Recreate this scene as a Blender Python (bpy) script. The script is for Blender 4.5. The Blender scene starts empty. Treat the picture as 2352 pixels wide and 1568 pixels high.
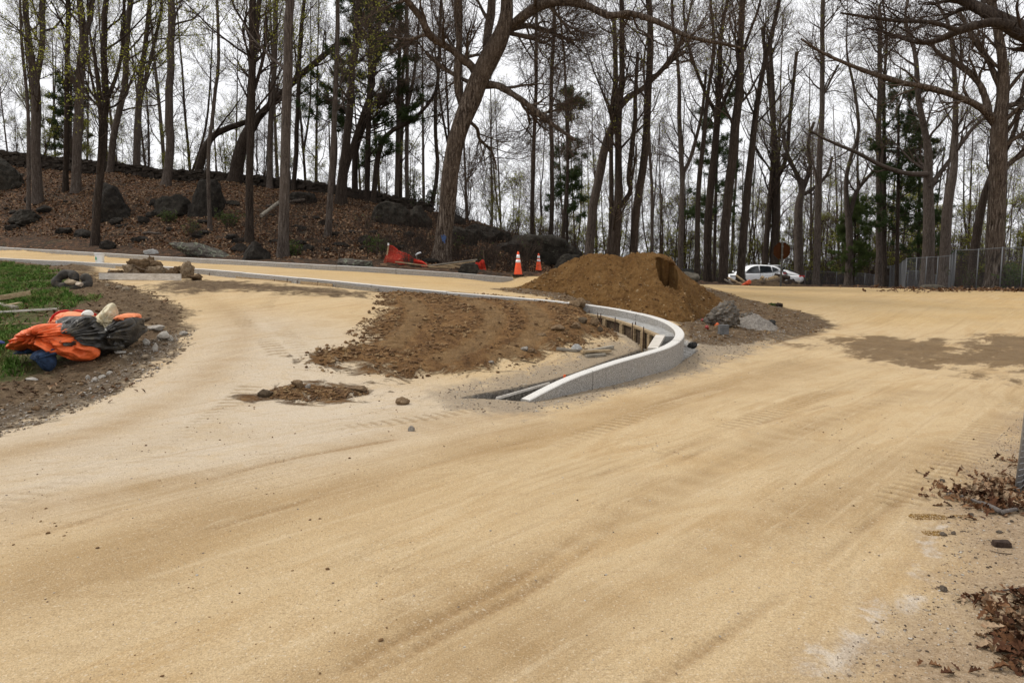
import bpy, bmesh, math, random
import numpy as np
from mathutils import Vector, Matrix

# ---------------------------------------------------------------- camera, world, sun
SC = bpy.context.scene
R = math.radians
CAMH, FPX, HOR = 1.6, 1568.0, 615.0          # eye height (m); focal length, horizon row on a 2352 px wide frame
PITCH = math.atan((784 - HOR) / FPX)
cam_d = bpy.data.cameras.new('camera'); cam = bpy.data.objects.new('camera', cam_d)
SC.collection.objects.link(cam); SC.camera = cam
cam_d.sensor_width = 36; cam_d.lens = 24; cam_d.clip_start = 0.05; cam_d.clip_end = 6000
cam.location = (0, 0, CAMH); cam.rotation_euler = (math.pi/2 - PITCH, 0, 0)

SUN_EL, SUN_AZ = R(52), R(-72)                # azimuth measured from +Y (view direction) towards +X
W = bpy.data.worlds.new("World"); SC.world = W; W.use_nodes = True
wn, wl = W.node_tree.nodes, W.node_tree.links; wn.clear()
wo = wn.new('ShaderNodeOutputWorld')
sky = wn.new('ShaderNodeTexSky'); sky.sky_type = 'NISHITA'; sky.sun_disc = False
sky.sun_elevation = SUN_EL; sky.sun_rotation = SUN_AZ; sky.air_density = 1.0; sky.dust_density = 3.0
b1 = wn.new('ShaderNodeBackground'); b1.inputs[1].default_value = 0.07; wl.new(sky.outputs[0], b1.inputs[0])
tc = wn.new('ShaderNodeTexCoord'); mp = wn.new('ShaderNodeMapping'); mp.inputs['Scale'].default_value = (1, 1, 3.2)
wl.new(tc.outputs['Generated'], mp.inputs[0])
nz = wn.new('ShaderNodeTexNoise'); nz.inputs['Scale'].default_value = 2.3; nz.inputs['Detail'].default_value = 6
wl.new(mp.outputs[0], nz.inputs[0])
cr = wn.new('ShaderNodeValToRGB'); wl.new(nz.outputs[0], cr.inputs[0])
cr.color_ramp.elements[0].position = .3; cr.color_ramp.elements[0].color = (.96, .965, .99, 1)
cr.color_ramp.elements[1].position = .62; cr.color_ramp.elements[1].color = (1, 1, 1.02, 1)
b2 = wn.new('ShaderNodeBackground'); b2.inputs[1].default_value = 1.06; wl.new(cr.outputs[0], b2.inputs[0])
ad = wn.new('ShaderNodeMixShader'); ad.inputs[0].default_value = .94       # thin blue sky behind a white overcast
wl.new(b1.outputs[0], ad.inputs[1]); wl.new(b2.outputs[0], ad.inputs[2]); wl.new(ad.outputs[0], wo.inputs[0])
sd_ = bpy.data.lights.new('sun', 'SUN'); sun = bpy.data.objects.new('sun', sd_); SC.collection.objects.link(sun)
sd_.energy = 2.1; sd_.angle = R(14); sd_.color = (1, .95, .88)
sv = Vector((math.sin(SUN_AZ)*math.cos(SUN_EL), math.cos(SUN_AZ)*math.cos(SUN_EL), math.sin(SUN_EL)))
sun.rotation_euler = sv.to_track_quat('Z', 'Y').to_euler()
SC.view_settings.view_transform = 'Standard'; SC.view_settings.look = 'None'
SC.view_settings.exposure = 0.14; SC.view_settings.gamma = 1.0

# ---------------------------------------------------------------- frame geometry helpers
F_ = np.array([0, math.cos(PITCH), -math.sin(PITCH)]); U_ = np.array([0, math.sin(PITCH), math.cos(PITCH)])
def ray(px, py): return np.array([px - 1176.0, 0, 0]) + U_*(784.0 - py) + F_*FPX
def P(px, py, Y):
    d = ray(px, py); return np.array([0, 0, CAMH]) + d*(Y/d[1])
def pxm(Y): return Y*1.0/FPX               # metres per frame pixel at distance Y

rng = np.random.default_rng(7)
def hash3(ix, iy, iz, seed):
    h = (ix*374761393 + iy*668265263 + iz*1274126177 + seed*144269) & 0xffffffff
    h = ((h ^ (h >> 13))*1274126177) & 0xffffffff
    h = ((h ^ (h >> 16))*2246822519) & 0xffffffff
    return ((h ^ (h >> 15)) & 0xffffff)/float(0xffffff)
def vnoise(p, seed=0):
    p = np.asarray(p, float)
    if p.shape[-1] == 2: p = np.concatenate([p, np.zeros(p.shape[:-1] + (1,))], -1)
    i = np.floor(p).astype(np.int64); f = p - i; f = f*f*(3 - 2*f)
    r = 0
    for dx in (0, 1):
        for dy in (0, 1):
            for dz in (0, 1):
                w = (f[..., 0] if dx else 1 - f[..., 0])*(f[..., 1] if dy else 1 - f[..., 1])*(f[..., 2] if dz else 1 - f[..., 2])
                r = r + w*hash3(i[..., 0] + dx, i[..., 1] + dy, i[..., 2] + dz, seed)
    return r*2 - 1
def fbm(p, seed=0, o=4):
    p = np.asarray(p, float); r = 0; a = 1.0; t = 0
    for k in range(o):
        r = r + a*vnoise(p*(2.03**k), seed + k*17); t += a; a *= .5
    return r/t
def sstep(x, a, b):
    t = np.clip((x - a)/(b - a), 0, 1); return t*t*(3 - 2*t)

# ---------------------------------------------------------------- kerb lines (frame px, row, distance) -> world
NK = [(-420, 568, 36), (-300, 575, 33), (0, 592, 27), (200, 602, 23.5), (300, 607, 22), (430, 615, 20.2), (600, 629, 18.4), (750, 643, 17.2),
      (870, 655, 16.4), (1000, 667, 15.7), (1100, 675, 15.2), (1200, 683, 14.8), (1300, 693, 14.3), (1400, 706, 13.75),
      (1480, 722, 13.1), (1530, 738, 12.5), (1558, 757, 11.8), (1558, 776, 11.05), (1530, 795, 10.4), (1480, 811, 9.95), (1400, 834, 9.35),
      (1300, 870, 8.75), (1205, 917, 8.22)]
FK = [(-420, 538, 41), (-300, 545, 38), (0, 567, 32), (136, 575, 29), (325, 586, 26), (590, 600, 22.6), (853, 614, 21.1), (982, 622, 20.9), (1069, 628, 21.1), (1177, 637, 21.5)]
nk3 = np.array([P(*a) for a in NK]); fk3 = np.array([P(*a) for a in FK])
def resample(p, step):
    p = np.asarray(p, float); q = [p[0]]
    n = len(p); out = []
    for i in range(n - 1):                      # Catmull-Rom
        p0, p1, p2, p3 = p[max(i-1, 0)], p[i], p[i+1], p[min(i+2, n-1)]
        m = max(2, int(np.linalg.norm(p2 - p1)/step*3))
        for t in np.linspace(0, 1, m, endpoint=False):
            out.append(.5*((2*p1) + (-p0 + p2)*t + (2*p0 - 5*p1 + 4*p2 - p3)*t*t + (-p0 + 3*p1 - 3*p2 + p3)*t**3))
    out.append(p[-1]); out = np.array(out)
    s = np.r_[0, np.cumsum(np.linalg.norm(np.diff(out, axis=0), axis=1))]
    k = max(2, int(s[-1]/step) + 1); u = np.linspace(0, s[-1], k)
    return np.stack([np.interp(u, s, out[:, j]) for j in range(out.shape[1])], 1)
nkc = resample(nk3, .12); fkc = resample(fk3, .2)

# ---------------------------------------------------------------- terrain
RAISE = .15
CP = []   # (x, y, z)
def cp(px, py, Y, dz=0.0): q = P(px, py, Y); CP.append((q[0], q[1], q[2] + dz))
for x in (-30, -12, -5, -2, 0, 2, 5, 9, 16, 30):
    for y in (-12, 0, 3, 6): CP.append((x, y, 0.0))
for x, y in ((-2, 8.2), (0, 8.4), (1.2, 8.6), (3, 9), (6, 9.5), (10, 9.5)): CP.append((x, y, 0.0))
for q in nk3[:13]: CP.append((q[0], q[1] - .5, q[2] - RAISE))                 # inside level, below the kerb top
for q in nk3[:13]: CP.append((q[0] + .1, q[1] + .6, q[2] - RAISE - .02))
for a in ((1390, 889, 9.2), (1300, 908, 8.65), (1250, 918, 8.45), (1470, 868, 9.75), (1530, 850, 10.3), (1575, 826, 11.1), (1600, 806, 11.8)): cp(*a)
for q in nk3[14:17]: CP.append((q[0] + .5, q[1] + .2, max(.03, q[2] - .33)))
for q in fk3: CP.append((q[0], q[1], q[2] - .15 - RAISE))
# inside the kerb, left side
for a in ((200, 850, 9.3), (330, 850, 9.2), (60, 840, 9.6), (0, 900, 8.2), (0, 1000, 6.55), (160, 673, 15.0), (0, 740, 12.0), (320, 645, 17.8),
          (230, 612, 23.6), (60, 640, 18.5), (450, 790, 10.2), (600, 720, 12.7), (600, 800, 9.9), (800, 760, 11.4), (800, 860, 9.2), (420, 690, 14.2),
          (1000, 740, 12.1), (1150, 740, 12.1), (1100, 840, 9.9), (1300, 760, 11.6), (-300, 760, 12.5), (-300, 650, 20)): cp(*a)
# right of the kerb and the open lot
for a in ((1640, 800, 12.5), (1900, 745, 17.5), (1700, 690, 20.5), (2352, 760, 16), (2352, 850, 10.8), (1900, 830, 11.8), (2600, 700, 22),
          (1750, 658, 30.5), (1950, 660, 30.5), (2150, 666, 29), (2352, 671, 26), (2700, 690, 24), (1250, 660, 19.5), (1400, 665, 19.5), (1560, 662, 25.5), (1340, 640, 29), (2100, 710, 20)): cp(*a)
for a in ((1190, 639, 21.7), (1240, 638, 29.3)): cp(*a, -.0)
for a in ((2303, 667, 30), (2190, 667, 34), (2083, 667, 41), (2045, 665, 54), (1745, 660, 52), (1850, 658, 47), (1640, 655, 47), (1950, 660, 47)): cp(*a)
# hill
for a in ((-300, 300, 47), (0, 372, 45), (250, 398, 44), (400, 418, 44), (560, 422, 43), (700, 440, 43), (850, 464, 42), (990, 486, 41), (1080, 515, 40), (1180, 535, 40), (1260, 553, 40), (1350, 580, 40),
          (1500, 625, 40), (0, 470, 38), (300, 480, 36), (600, 505, 34), (850, 530, 32), (1000, 560, 30), (1150, 590, 30), (1250, 610, 31),
          (0, 545, 34.5), (300, 565, 29.5), (600, 585, 26), (900, 605, 24.0), (1012, 607, 25), (1100, 620, 25)): cp(*a, -.3)
for x in (-60, -40, -25, -10, 0): CP.append((x, 54, 4.5 - (x + 20)*.03)); CP.append((x, 70, -1.0)); CP.append((x, 95, -8))
for x in (12, 25, 40, 70): CP.append((x, 58, -.1)); CP.append((x, 70, -2.5)); CP.append((x, 82, -5.5)); CP.append((x, 95, -8))
for x, y in ((30, 54, ), (45, 45), (60, 50)): CP.append((x, y, -.1))
for a in ((1735, 657, 54), (1850, 657, 57), (1980, 658, 57)): cp(*a)
for y in (15, 30, 45): CP.append((-75, y, 2.6 + y*.12)); CP.append((75, y, .3))
CP = np.array(CP)
def _k(r2): return np.sqrt(r2 + .35)
_d2 = ((CP[:, None, :2] - CP[None, :, :2])**2).sum(-1)
_n = len(CP); _A = np.zeros((_n + 3, _n + 3)); _A[:_n, :_n] = _k(_d2) - np.eye(_n)*.06
_A[:_n, _n] = 1; _A[:_n, _n+1:] = CP[:, :2]; _A[_n, :_n] = 1; _A[_n+1:, :_n] = CP[:, :2].T
_w = np.linalg.solve(_A, np.r_[CP[:, 2], 0, 0, 0])
def Hbase(x, y):
    x = np.atleast_1d(np.asarray(x, float)).ravel(); y = np.atleast_1d(np.asarray(y, float)).ravel(); o = np.empty(len(x))
    for s in range(0, len(x), 20000):
        a, b = x[s:s+20000], y[s:s+20000]
        o[s:s+20000] = _k((a[:, None] - CP[:, 0])**2 + (b[:, None] - CP[:, 1])**2) @ _w[:_n] + _w[_n] + _w[_n+1]*a + _w[_n+2]*b
    return o
def polysd(poly, x, y):
    """signed distance, positive inside"""
    poly = np.asarray(poly, float); d = np.full(x.shape, 1e9); ins = np.zeros(x.shape, bool)
    n = len(poly)
    for i in range(n):
        ax, ay = poly[i]; bx, by = poly[(i+1) % n]; ex, ey = bx - ax, by - ay; l2 = ex*ex + ey*ey + 1e-12
        t = np.clip(((x - ax)*ex + (y - ay)*ey)/l2, 0, 1)
        d = np.minimum(d, (x - ax - t*ex)**2 + (y - ay - t*ey)**2)
        c = ((ay > y) != (by > y)) & (x < (bx - ax)*(y - ay)/(by - ay + 1e-12) + ax); ins ^= c
    d = np.sqrt(d); return np.where(ins, d, -d)
beyondN = [tuple(q[:2]) for q in resample(nk3[:16], .6)] + [(3.6, 14), (60, 15), (60, 300), (-200, 300), (-200, 40)]
beyondF = [tuple(q[:2]) for q in resample(fk3, .8)] + [(.6, 22.6), (3, 40), (3, 300), (-200, 300), (-200, 45)]
def Hstep(x, y):
    a = sstep(polysd(beyondN, x, y), -.02, .05)*RAISE*(1 - sstep(x, .9, 2.6))
    b = sstep(polysd(beyondF, x, y), -.02, .08)*.13*(1 - sstep(x, -1.6, .1))
    return a + b
def H0(x, y):
    x = np.atleast_1d(np.asarray(x, float)).ravel(); y = np.atleast_1d(np.asarray(y, float)).ravel()
    return Hbase(x, y) + Hstep(x, y)
def G(px, py, ymax=62):
    d = ray(px, py); d = d/d[1]; Y = np.geomspace(1.1, ymax, 700)
    x = d[0]*Y; z = CAMH + d[2]*Y; h = H0(x, Y); below = np.where(z < h)[0]
    if len(below) == 0: i = int(np.argmin(z - h)); return np.array([x[i], Y[i], h[i]])
    i = below[0]
    if i == 0: return np.array([x[0], Y[0], h[0]])
    a = (z - h)[i-1]; b = (z - h)[i]; t = a/(a - b); y = Y[i-1] + t*(Y[i] - Y[i-1]); return np.array([d[0]*y, y, CAMH + d[2]*y])
def GP(*pts): return [tuple(G(a, b)[:2]) for a, b in pts]

soilA = GP((882, 669), (1000, 668), (1150, 680), (1300, 693), (1345, 712), (1400, 742), (1392, 768), (1310, 795), (1180, 835), (1060, 852), (950, 868), (880, 852), (700, 832), (720, 812), (830, 795), (905, 760), (835, 765), (890, 715))
soilB = GP((598, 908), (640, 893), (700, 884), (830, 896), (845, 905), (760, 916), (680, 920))
soilC = GP((1150, 664), (1250, 655), (1600, 655), (1700, 686), (1860, 722), (1905, 745), (1860, 760), (1690, 785), (1600, 782), (1570, 740), (1450, 712), (1300, 690))
verge = [(-14, 4)] + GP((-900, 1400), (0, 985), (250, 905), (380, 815), (432, 760), (420, 710), (360, 680), (300, 660), (230, 640), (205, 606), (0, 596), (-400, 576)) + [(-40, 30), (-40, 4)]
strip = GP((290, 658), (430, 634), (700, 655), (900, 671), (880, 692), (700, 684), (520, 672), (400, 690))
grass = [(-30, 6)] + GP((-400, 980), (0, 893), (110, 856), (165, 828), (140, 812), (30, 830), (25, 790), (100, 765), (110, 722), (200, 695), (130, 682), (150, 645), (60, 615), (0, 604)) + [(-30, 22)]
gravel = GP((-400, 1150), (-20, 998), (120, 955), (200, 925), (330, 860), (410, 800), (425, 760), (330, 800), (230, 870), (100, 930), (-20, 960), (-400, 1060))
gray = GP((1020, 905), (1250, 852), (1420, 792), (1500, 800), (1600, 770), (1860, 757), (1720, 795), (1600, 842), (1450, 886), (1300, 926), (1180, 948), (1050, 932))
wets = [GP((1900, 775), (2000, 770), (2090, 780), (2150, 778), (2215, 800), (2235, 822), (2170, 838), (2240, 862), (2150, 848), (1985, 826), (1935, 806)),
        GP((2230, 800), (2290, 772), (2420, 775), (2500, 850), (2352, 850), (2210, 830)), GP((2240, 864), (2352, 878), (2500, 890), (2300, 874)), GP((1880, 742), (1850, 765), (1830, 790), (1790, 782), (1800, 757))]
litter = [tuple(q[:2]) for q in fk3] + GP((1180, 634), (1240, 636), (1340, 640), (1560, 652)) + [tuple(P(*a)[:2]) for a in ((1700, 657, 31), (1950, 660, 31.5), (2045, 665, 31), (2150, 667, 30), (2352, 671, 26.5), (2700, 690, 24.5))] + [(90, 24), (90, 300), (-200, 300), (-200, 50)]
rverge = [(9, 1), (1.3, 1)] + GP((1850, 1600), (2100, 1400), (2200, 1300), (2170, 1180), (2200, 1090), (2352, 960), (2500, 900)) + [(12, 7)]
yellowp = [tuple(q[:2]) for q in nk3[:12]] + GP((1300, 680), (1620, 690), (1860, 722), (1905, 745), (2050, 760), (2352, 768), (2700, 780)) + [(90, 30), (-60, 60)]
pit = GP((1335, 716), (1400, 728), (1460, 748), (1520, 770), (1530, 795), (1500, 806), (1476, 806), (1468, 788), (1440, 770), (1385, 748), (1345, 733))
t_in = GP((1062, 913), (1212, 886), (1310, 861), (1440, 815), (1500, 795)); t_out = GP((1540, 800), (1420, 835), (1320, 872), (1200, 921))
trench = t_in + t_out
gut = GP((1566, 772), (1602, 785), (1598, 806), (1560, 832), (1490, 856), (1470, 858), (1530, 826), (1556, 800))

# track across the soil: curved caterpillar marks
trA = [np.array(GP(*t)) for t in (((1050, 680), (1130, 720), (1120, 770), (1020, 830)), ((1180, 690), (1235, 730), (1230, 770), (1150, 825)), ((940, 690), (960, 730), (900, 800)))]
def track_disp(x, y):
    o = np.zeros(x.shape)
    for tr in trA:
        c = resample(tr, .1); cl = np.linalg.norm(c[1] - c[0])
        d2 = (x[:, None] - c[:, 0])**2 + (y[:, None] - c[:, 1])**2; i = d2.argmin(1); d = np.sqrt(d2[np.arange(len(x)), i])
        t = np.gradient(c, axis=0); t /= np.linalg.norm(t, axis=1)[:, None]
        s = i*cl + (x - c[i, 0])*t[i, 0] + (y - c[i, 1])*t[i, 1]
        o += sstep(-d, -.30, -.18)*(np.sin(s*2*np.pi/.22 + vnoise(np.stack([x*3, y*3], 1), 3)*.8)*.04 - .03)
    return o
TR = [np.array(GP(*t)) for t in (((2090, 1130), (2190, 1052), (2290, 962), (2420, 870)), ((2180, 1082), (2262, 1012), (2352, 942), (2480, 870)), ((1560, 1020), (1750, 955), (1950, 885), (2150, 825), (2350, 790)),
      ((1300, 1010), (1450, 960), (1640, 890), (1850, 820)), ((630, 800), (565, 745), (540, 705), (575, 668)), ((700, 810), (640, 750), (610, 705), (640, 672)), ((0, 1165), (200, 1092), (430, 990), (560, 900)), ((860, 975), (1000, 955), (1100, 935)), ((1350, 900), (1500, 860), (1660, 810), (1830, 770)))]
def tread(x, y):
    o = np.zeros(x.shape)
    for k, tr in enumerate(TR):
        c = resample(tr, .12); lo, hi = c.min(0) - .3, c.max(0) + .3; ii = np.where((x > lo[0]) & (x < hi[0]) & (y > lo[1]) & (y < hi[1]))[0]
        if not len(ii): continue
        a, b = x[ii], y[ii]; i = ((a[:, None] - c[:, 0])**2 + (b[:, None] - c[:, 1])**2).argmin(1); t = nrm2(np.gradient(c, axis=0)); du, dv = a - c[i, 0], b - c[i, 1]
        s = i*np.linalg.norm(c[1] - c[0]) + du*t[i, 0] + dv*t[i, 1]; d = np.abs(-du*t[i, 1] + dv*t[i, 0]); n = vnoise(np.stack([a*1.1, b*1.1], 1), 60 + k)
        o[ii] = np.maximum(o[ii], sstep(-d, -.17, -.12)*sstep(np.sin(s*2*np.pi/.13 + d*6), -.1, .5)*np.clip(.35 + n*1.1, 0, 1))
    return o
def nrm2(t): return t/(np.linalg.norm(t, axis=1)[:, None] + 1e-9)
RUT = [(GP((-100, 1370), (250, 1280), (500, 1190), (900, 1080), (1200, 1000), (1500, 930), (1900, 830)), .42), (GP((-50, 1195), (350, 1120), (700, 1045), (1000, 975), (1180, 950)), .26), (GP((1050, 1560), (1250, 1460), (1500, 1350), (1900, 1150), (2300, 960)), .22), (GP((700, 1568), (1000, 1400), (1400, 1200), (1800, 1000), (2100, 900)), .15), (GP((-50, 1060), (300, 960), (500, 850), (560, 780), (520, 710), (420, 660)), .3)]
NAR = [GP(*t) for t in (((800, 1530), (1000, 1420), (1180, 1330), (1330, 1225), (1430, 1120), (1540, 1040), (1700, 985), (1900, 930)), ((860, 1545), (1060, 1430), (1235, 1340), (1380, 1235), (1475, 1125), (1590, 1045), (1740, 995)), ((-60, 1262), (180, 1200), (420, 1120), (640, 1060), (900, 1010)), ((1330, 1105), (1420, 1075), (1480, 1062)), ((1720, 1010), (1800, 1006), (1900, 1010)), ((-60, 1215), (150, 1165), (300, 1110), (420, 1060)), ((500, 1210), (800, 1120), (1050, 1050), (1300, 990), (1600, 900)), ((1500, 1568), (1750, 1400), (2000, 1200), (2150, 1090)))]
def narrow(x, y):
    o = np.zeros(x.shape); w = fbm(np.stack([x*1.3, y*1.3], 1), 91, 3)
    for t in NAR:
        t = np.array(t); lo, hi = t.min(0) - .4, t.max(0) + .4; ii = np.where((x > lo[0]) & (x < hi[0]) & (y > lo[1]) & (y < hi[1]))[0]
        if not len(ii): continue
        a, b = x[ii], y[ii]; d2 = np.full(len(ii), 1e9)
        for q in resample(t, .06): d2 = np.minimum(d2, (a - q[0])**2 + (b - q[1])**2)
        d = np.abs(np.sqrt(d2) - .02*w[ii]); o[ii] = np.maximum(o[ii], np.exp(-(d/.035)**2)*np.clip(.6 + 1.3*w[ii], 0, 1))
    return o
def rutmask(x, y):
    o = np.zeros(x.shape); w = fbm(np.stack([x*.9, y*.9], 1), 71, 3)
    for r, wd in RUT:
        c = resample(np.array(r), .3); d2 = np.full(x.shape, 1e9)
        for q in c: d2 = np.minimum(d2, (x - q[0])**2 + (y - q[1])**2)
        o = np.maximum(o, np.exp(-(np.sqrt(d2)/(wd*(1 + .5*w)))**2)*(.75 + .6*w))
    return np.clip(o, 0, 1)
def Hdetail(x, y):
    """features cut into or heaped on the base terrain"""
    z = np.zeros(x.shape); p = np.stack([x, y], 1)
    near = (y < 34) & (y > 1)
    n1 = fbm(p*1.3, 11, 4); n2 = fbm(p*5.0, 12, 4); n3 = vnoise(p*15, 13)
    sA = polysd(soilA, x, y) + n2*.16
    mA = sstep(sA, -.05, .35)
    z += mA*(.035 + .035*n1 + .05*np.abs(n2) + .015*n3) + sstep(sA, .0, .3)*(1 - sstep(sA, .3, 1.1))*.02
    # heap against the kerb, higher towards the back right
    hp = np.array(GP((1330, 715))[0]); z += mA*.05*np.exp(-((x - hp[0] + .5)**2/2.2 + (y - hp[1] + .3)**2/1.1))
    idx = np.where(sA > 0)[0]
    if len(idx): z[idx] += track_disp(x[idx], y[idx])*mA[idx]
    sB = polysd(soilB, x, y) + n2*.1; z += sstep(sB, -.03, .12)*(.015 + .035*np.abs(n2) + .02*n3)
    sC = polysd(soilC, x, y) + n2*.2; z += sstep(sC, -.1, .5)*(.03 + .04*n2 + .02*n3)
    sv_ = polysd(verge, x, y) + n2*.15; z += sstep(sv_, -.1, .5)*(.04 + .05*n1 + .05*n2 + .015*n3)
    stp = polysd(strip, x, y) + n2*.2; z += sstep(stp, -.1, .4)*(.02*n1 + .03*n2)
    lt = polysd(litter, x, y); z += sstep(lt, .3, 3)*(.25*fbm(p*.45, 21, 4) + .10*n2)
    rv = polysd(rverge, x, y) + n2*.1; z += sstep(rv, 0, .5)*(.008 + .012*n2)
    road = (1 - mA)*(1 - sstep(lt, -.2, .3))
    # wheel ruts and undulation of the sand
    u = x*.68 + y*.73; v = x*.73 - y*.68; nn = fbm(np.stack([u*.12, v*.8], 1), 31, 3)
    z += road*(.005*nn + .004*n2)
    if len(x) > 5000: z -= (tread(x, y)*.010 + narrow(x, y)*.012)*road
    z -= sstep(polysd(pit, x, y) + n3*.02, -.02, .10)*.40
    z -= sstep(polysd(trench, x, y) + n3*.012, -.01, .05)*.36
    z -= sstep(polysd(gut, x, y) + n2*.03, -.03, .05)*.07
    return z
def clampk(x, y, z):
    """soil never stands above the kerb right beside it"""
    z = z.copy(); c = nkc[::2]; ii = np.where((x > -20) & (x < 3.4) & (y > 7.5) & (y < 28))[0]
    for s in range(0, len(ii), 40000):
        k = ii[s:s+40000]; d2 = (x[k][:, None] - c[:, 0])**2 + (y[k][:, None] - c[:, 1])**2; j = d2.argmin(1); d = np.sqrt(d2[np.arange(len(k)), j]); lim = c[j, 2] - .035 + np.maximum(0, d - .18)*.6; z[k] = np.where(d < .6, np.minimum(z[k], lim), z[k])
    return z
def H(x, y):
    x = np.atleast_1d(np.asarray(x, float)).ravel(); y = np.atleast_1d(np.asarray(y, float)).ravel()
    return clampk(x, y, Hbase(x, y) + Hstep(x, y) + Hdetail(x, y))
def GZ(px, py, ymax=62):
    q = G(px, py, ymax); q[2] = H(q[0], q[1])[0]; return q

# ---------------------------------------------------------------- mesh and object helpers
COL = SC.collection
def mesh_np(name, V, Q, mat=None, smooth=True, T=None):
    V = np.asarray(V, np.float32).reshape(-1, 3); me = bpy.data.meshes.new(name)
    Q = np.asarray(Q, np.int32).reshape(-1, 4) if Q is not None and len(Q) else np.zeros((0, 4), np.int32)
    T = np.asarray(T, np.int32).reshape(-1, 3) if T is not None and len(T) else np.zeros((0, 3), np.int32)
    nf = len(Q) + len(T); me.vertices.add(len(V)); me.vertices.foreach_set('co', V.ravel())
    me.loops.add(Q.size + T.size); me.loops.foreach_set('vertex_index', np.r_[Q.ravel(), T.ravel()])
    me.polygons.add(nf)
    me.polygons.foreach_set('loop_start', np.r_[np.arange(len(Q))*4, Q.size + np.arange(len(T))*3].astype(np.int32))
    me.polygons.foreach_set('use_smooth', np.full(nf, smooth)); me.update(calc_edges=True)
    if mat: me.materials.append(mat)
    return me
def link(name, me, parent=None, loc=None):
    o = bpy.data.objects.new(name, me); COL.objects.link(o)
    if loc is not None: o.location = loc
    if parent is not None: o.parent = parent
    return o
def tag(o, label=None, cat=None, group=None, kind=None):
    if label: o['label'] = label
    if cat: o['category'] = cat
    if group: o['group'] = group
    if kind: o['kind'] = kind
    return o
def empty(name, loc=(0, 0, 0), label=None, cat=None, group=None):
    o = bpy.data.objects.new(name, None); COL.objects.link(o); o.location = loc; o.empty_display_size = .2
    return tag(o, label, cat, group)
class MB:
    """collects shapes into ONE mesh"""
    def __init__(s): s.v = []; s.f = []
    def add(s, v, f):
        k = sum(len(a) for a in s.v); s.v.append(np.asarray(v, float).reshape(-1, 3)); s.f += [tuple(i + k for i in t) for t in f]; return s
    def box(s, c, size, rot=None, jit=0, taper=1.0):
        x, y, z = [a/2 for a in size]; v = np.array([(-x, -y, -z), (x, -y, -z), (x, y, -z), (-x, y, -z), (-x*taper, -y*taper, z), (x*taper, -y*taper, z), (x*taper, y*taper, z), (-x*taper, y*taper, z)])
        if jit: v = v + rng.normal(0, jit, v.shape)
        if rot is not None: v = v @ np.array(rot).T
        return s.add(v + np.array(c), [(0, 3, 2, 1), (4, 5, 6, 7), (0, 1, 5, 4), (1, 2, 6, 5), (2, 3, 7, 6), (3, 0, 4, 7)])
    def bar(s, a, b, w, h, up=(0, 0, 1)):
        a = np.array(a, float); b = np.array(b, float); t = b - a; L = np.linalg.norm(t); t /= L
        sd = np.cross(t, up); 
        if np.linalg.norm(sd) < 1e-4: sd = np.cross(t, (1, 0, 0))
        sd /= np.linalg.norm(sd); u = np.cross(sd, t); return s.box((a + b)/2, (L, w, h), np.stack([t, -sd if False else sd, u], 1))
    def tube(s, pts, r, k=8, caps=True):
        pts = np.array(pts, float); n = len(pts); r = np.broadcast_to(np.asarray(r, float), (n,))
        t = np.gradient(pts, axis=0); t /= np.linalg.norm(t, axis=1)[:, None] + 1e-9
        ref = np.array([0, 0, 1.]) if abs(t[0, 2]) < .9 else np.array([1., 0, 0]); V = []
        for i in range(n):
            a = np.cross(t[i], ref); a /= np.linalg.norm(a) + 1e-9; b = np.cross(t[i], a)
            for j in range(k):
                th = 2*math.pi*j/k; V.append(pts[i] + r[i]*(math.cos(th)*a + math.sin(th)*b))
        f = [(i*k + j, i*k + (j+1) % k, (i+1)*k + (j+1) % k, (i+1)*k + j) for i in range(n-1) for j in range(k)]
        if caps: f += [tuple(range(k))[::-1], tuple((n-1)*k + j for j in range(k))]
        return s.add(V, f)
    def lathe(s, prof, c=(0, 0, 0), k=24, rot=None):
        V = [(r*math.cos(2*math.pi*j/k), r*math.sin(2*math.pi*j/k), z) for r, z in prof for j in range(k)]
        n = len(prof); f = [(i*k + j, i*k + (j+1) % k, (i+1)*k + (j+1) % k, (i+1)*k + j) for i in range(n-1) for j in range(k)]
        f += [tuple(range(k))[::-1], tuple((n-1)*k + j for j in range(k))]
        V = np.array(V)
        if rot is not None: V = V @ np.array(rot).T
        return s.add(V + np.array(c), f)
    def build(s, name, mat, parent=None, loc=None, smooth=False, bevel=0, local=False):
        V = np.concatenate(s.v); me = bpy.data.meshes.new(name)
        if loc is not None and parent is None and not local: V = V - np.array(loc)
        me.from_pydata(V.tolist(), [], s.f); me.update()
        if smooth: me.polygons.foreach_set('use_smooth', [True]*len(me.polygons))
        me.materials.append(mat); o = link(name, me, parent, loc if parent is None else None)
        if bevel:
            m = o.modifiers.new('b', 'BEVEL'); m.width = bevel; m.segments = 2
        return o
def rotm(z=0, x=0, y=0): return np.array(Matrix.Rotation(z, 3, 'Z') @ Matrix.Rotation(y, 3, 'Y') @ Matrix.Rotation(x, 3, 'X'))

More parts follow.
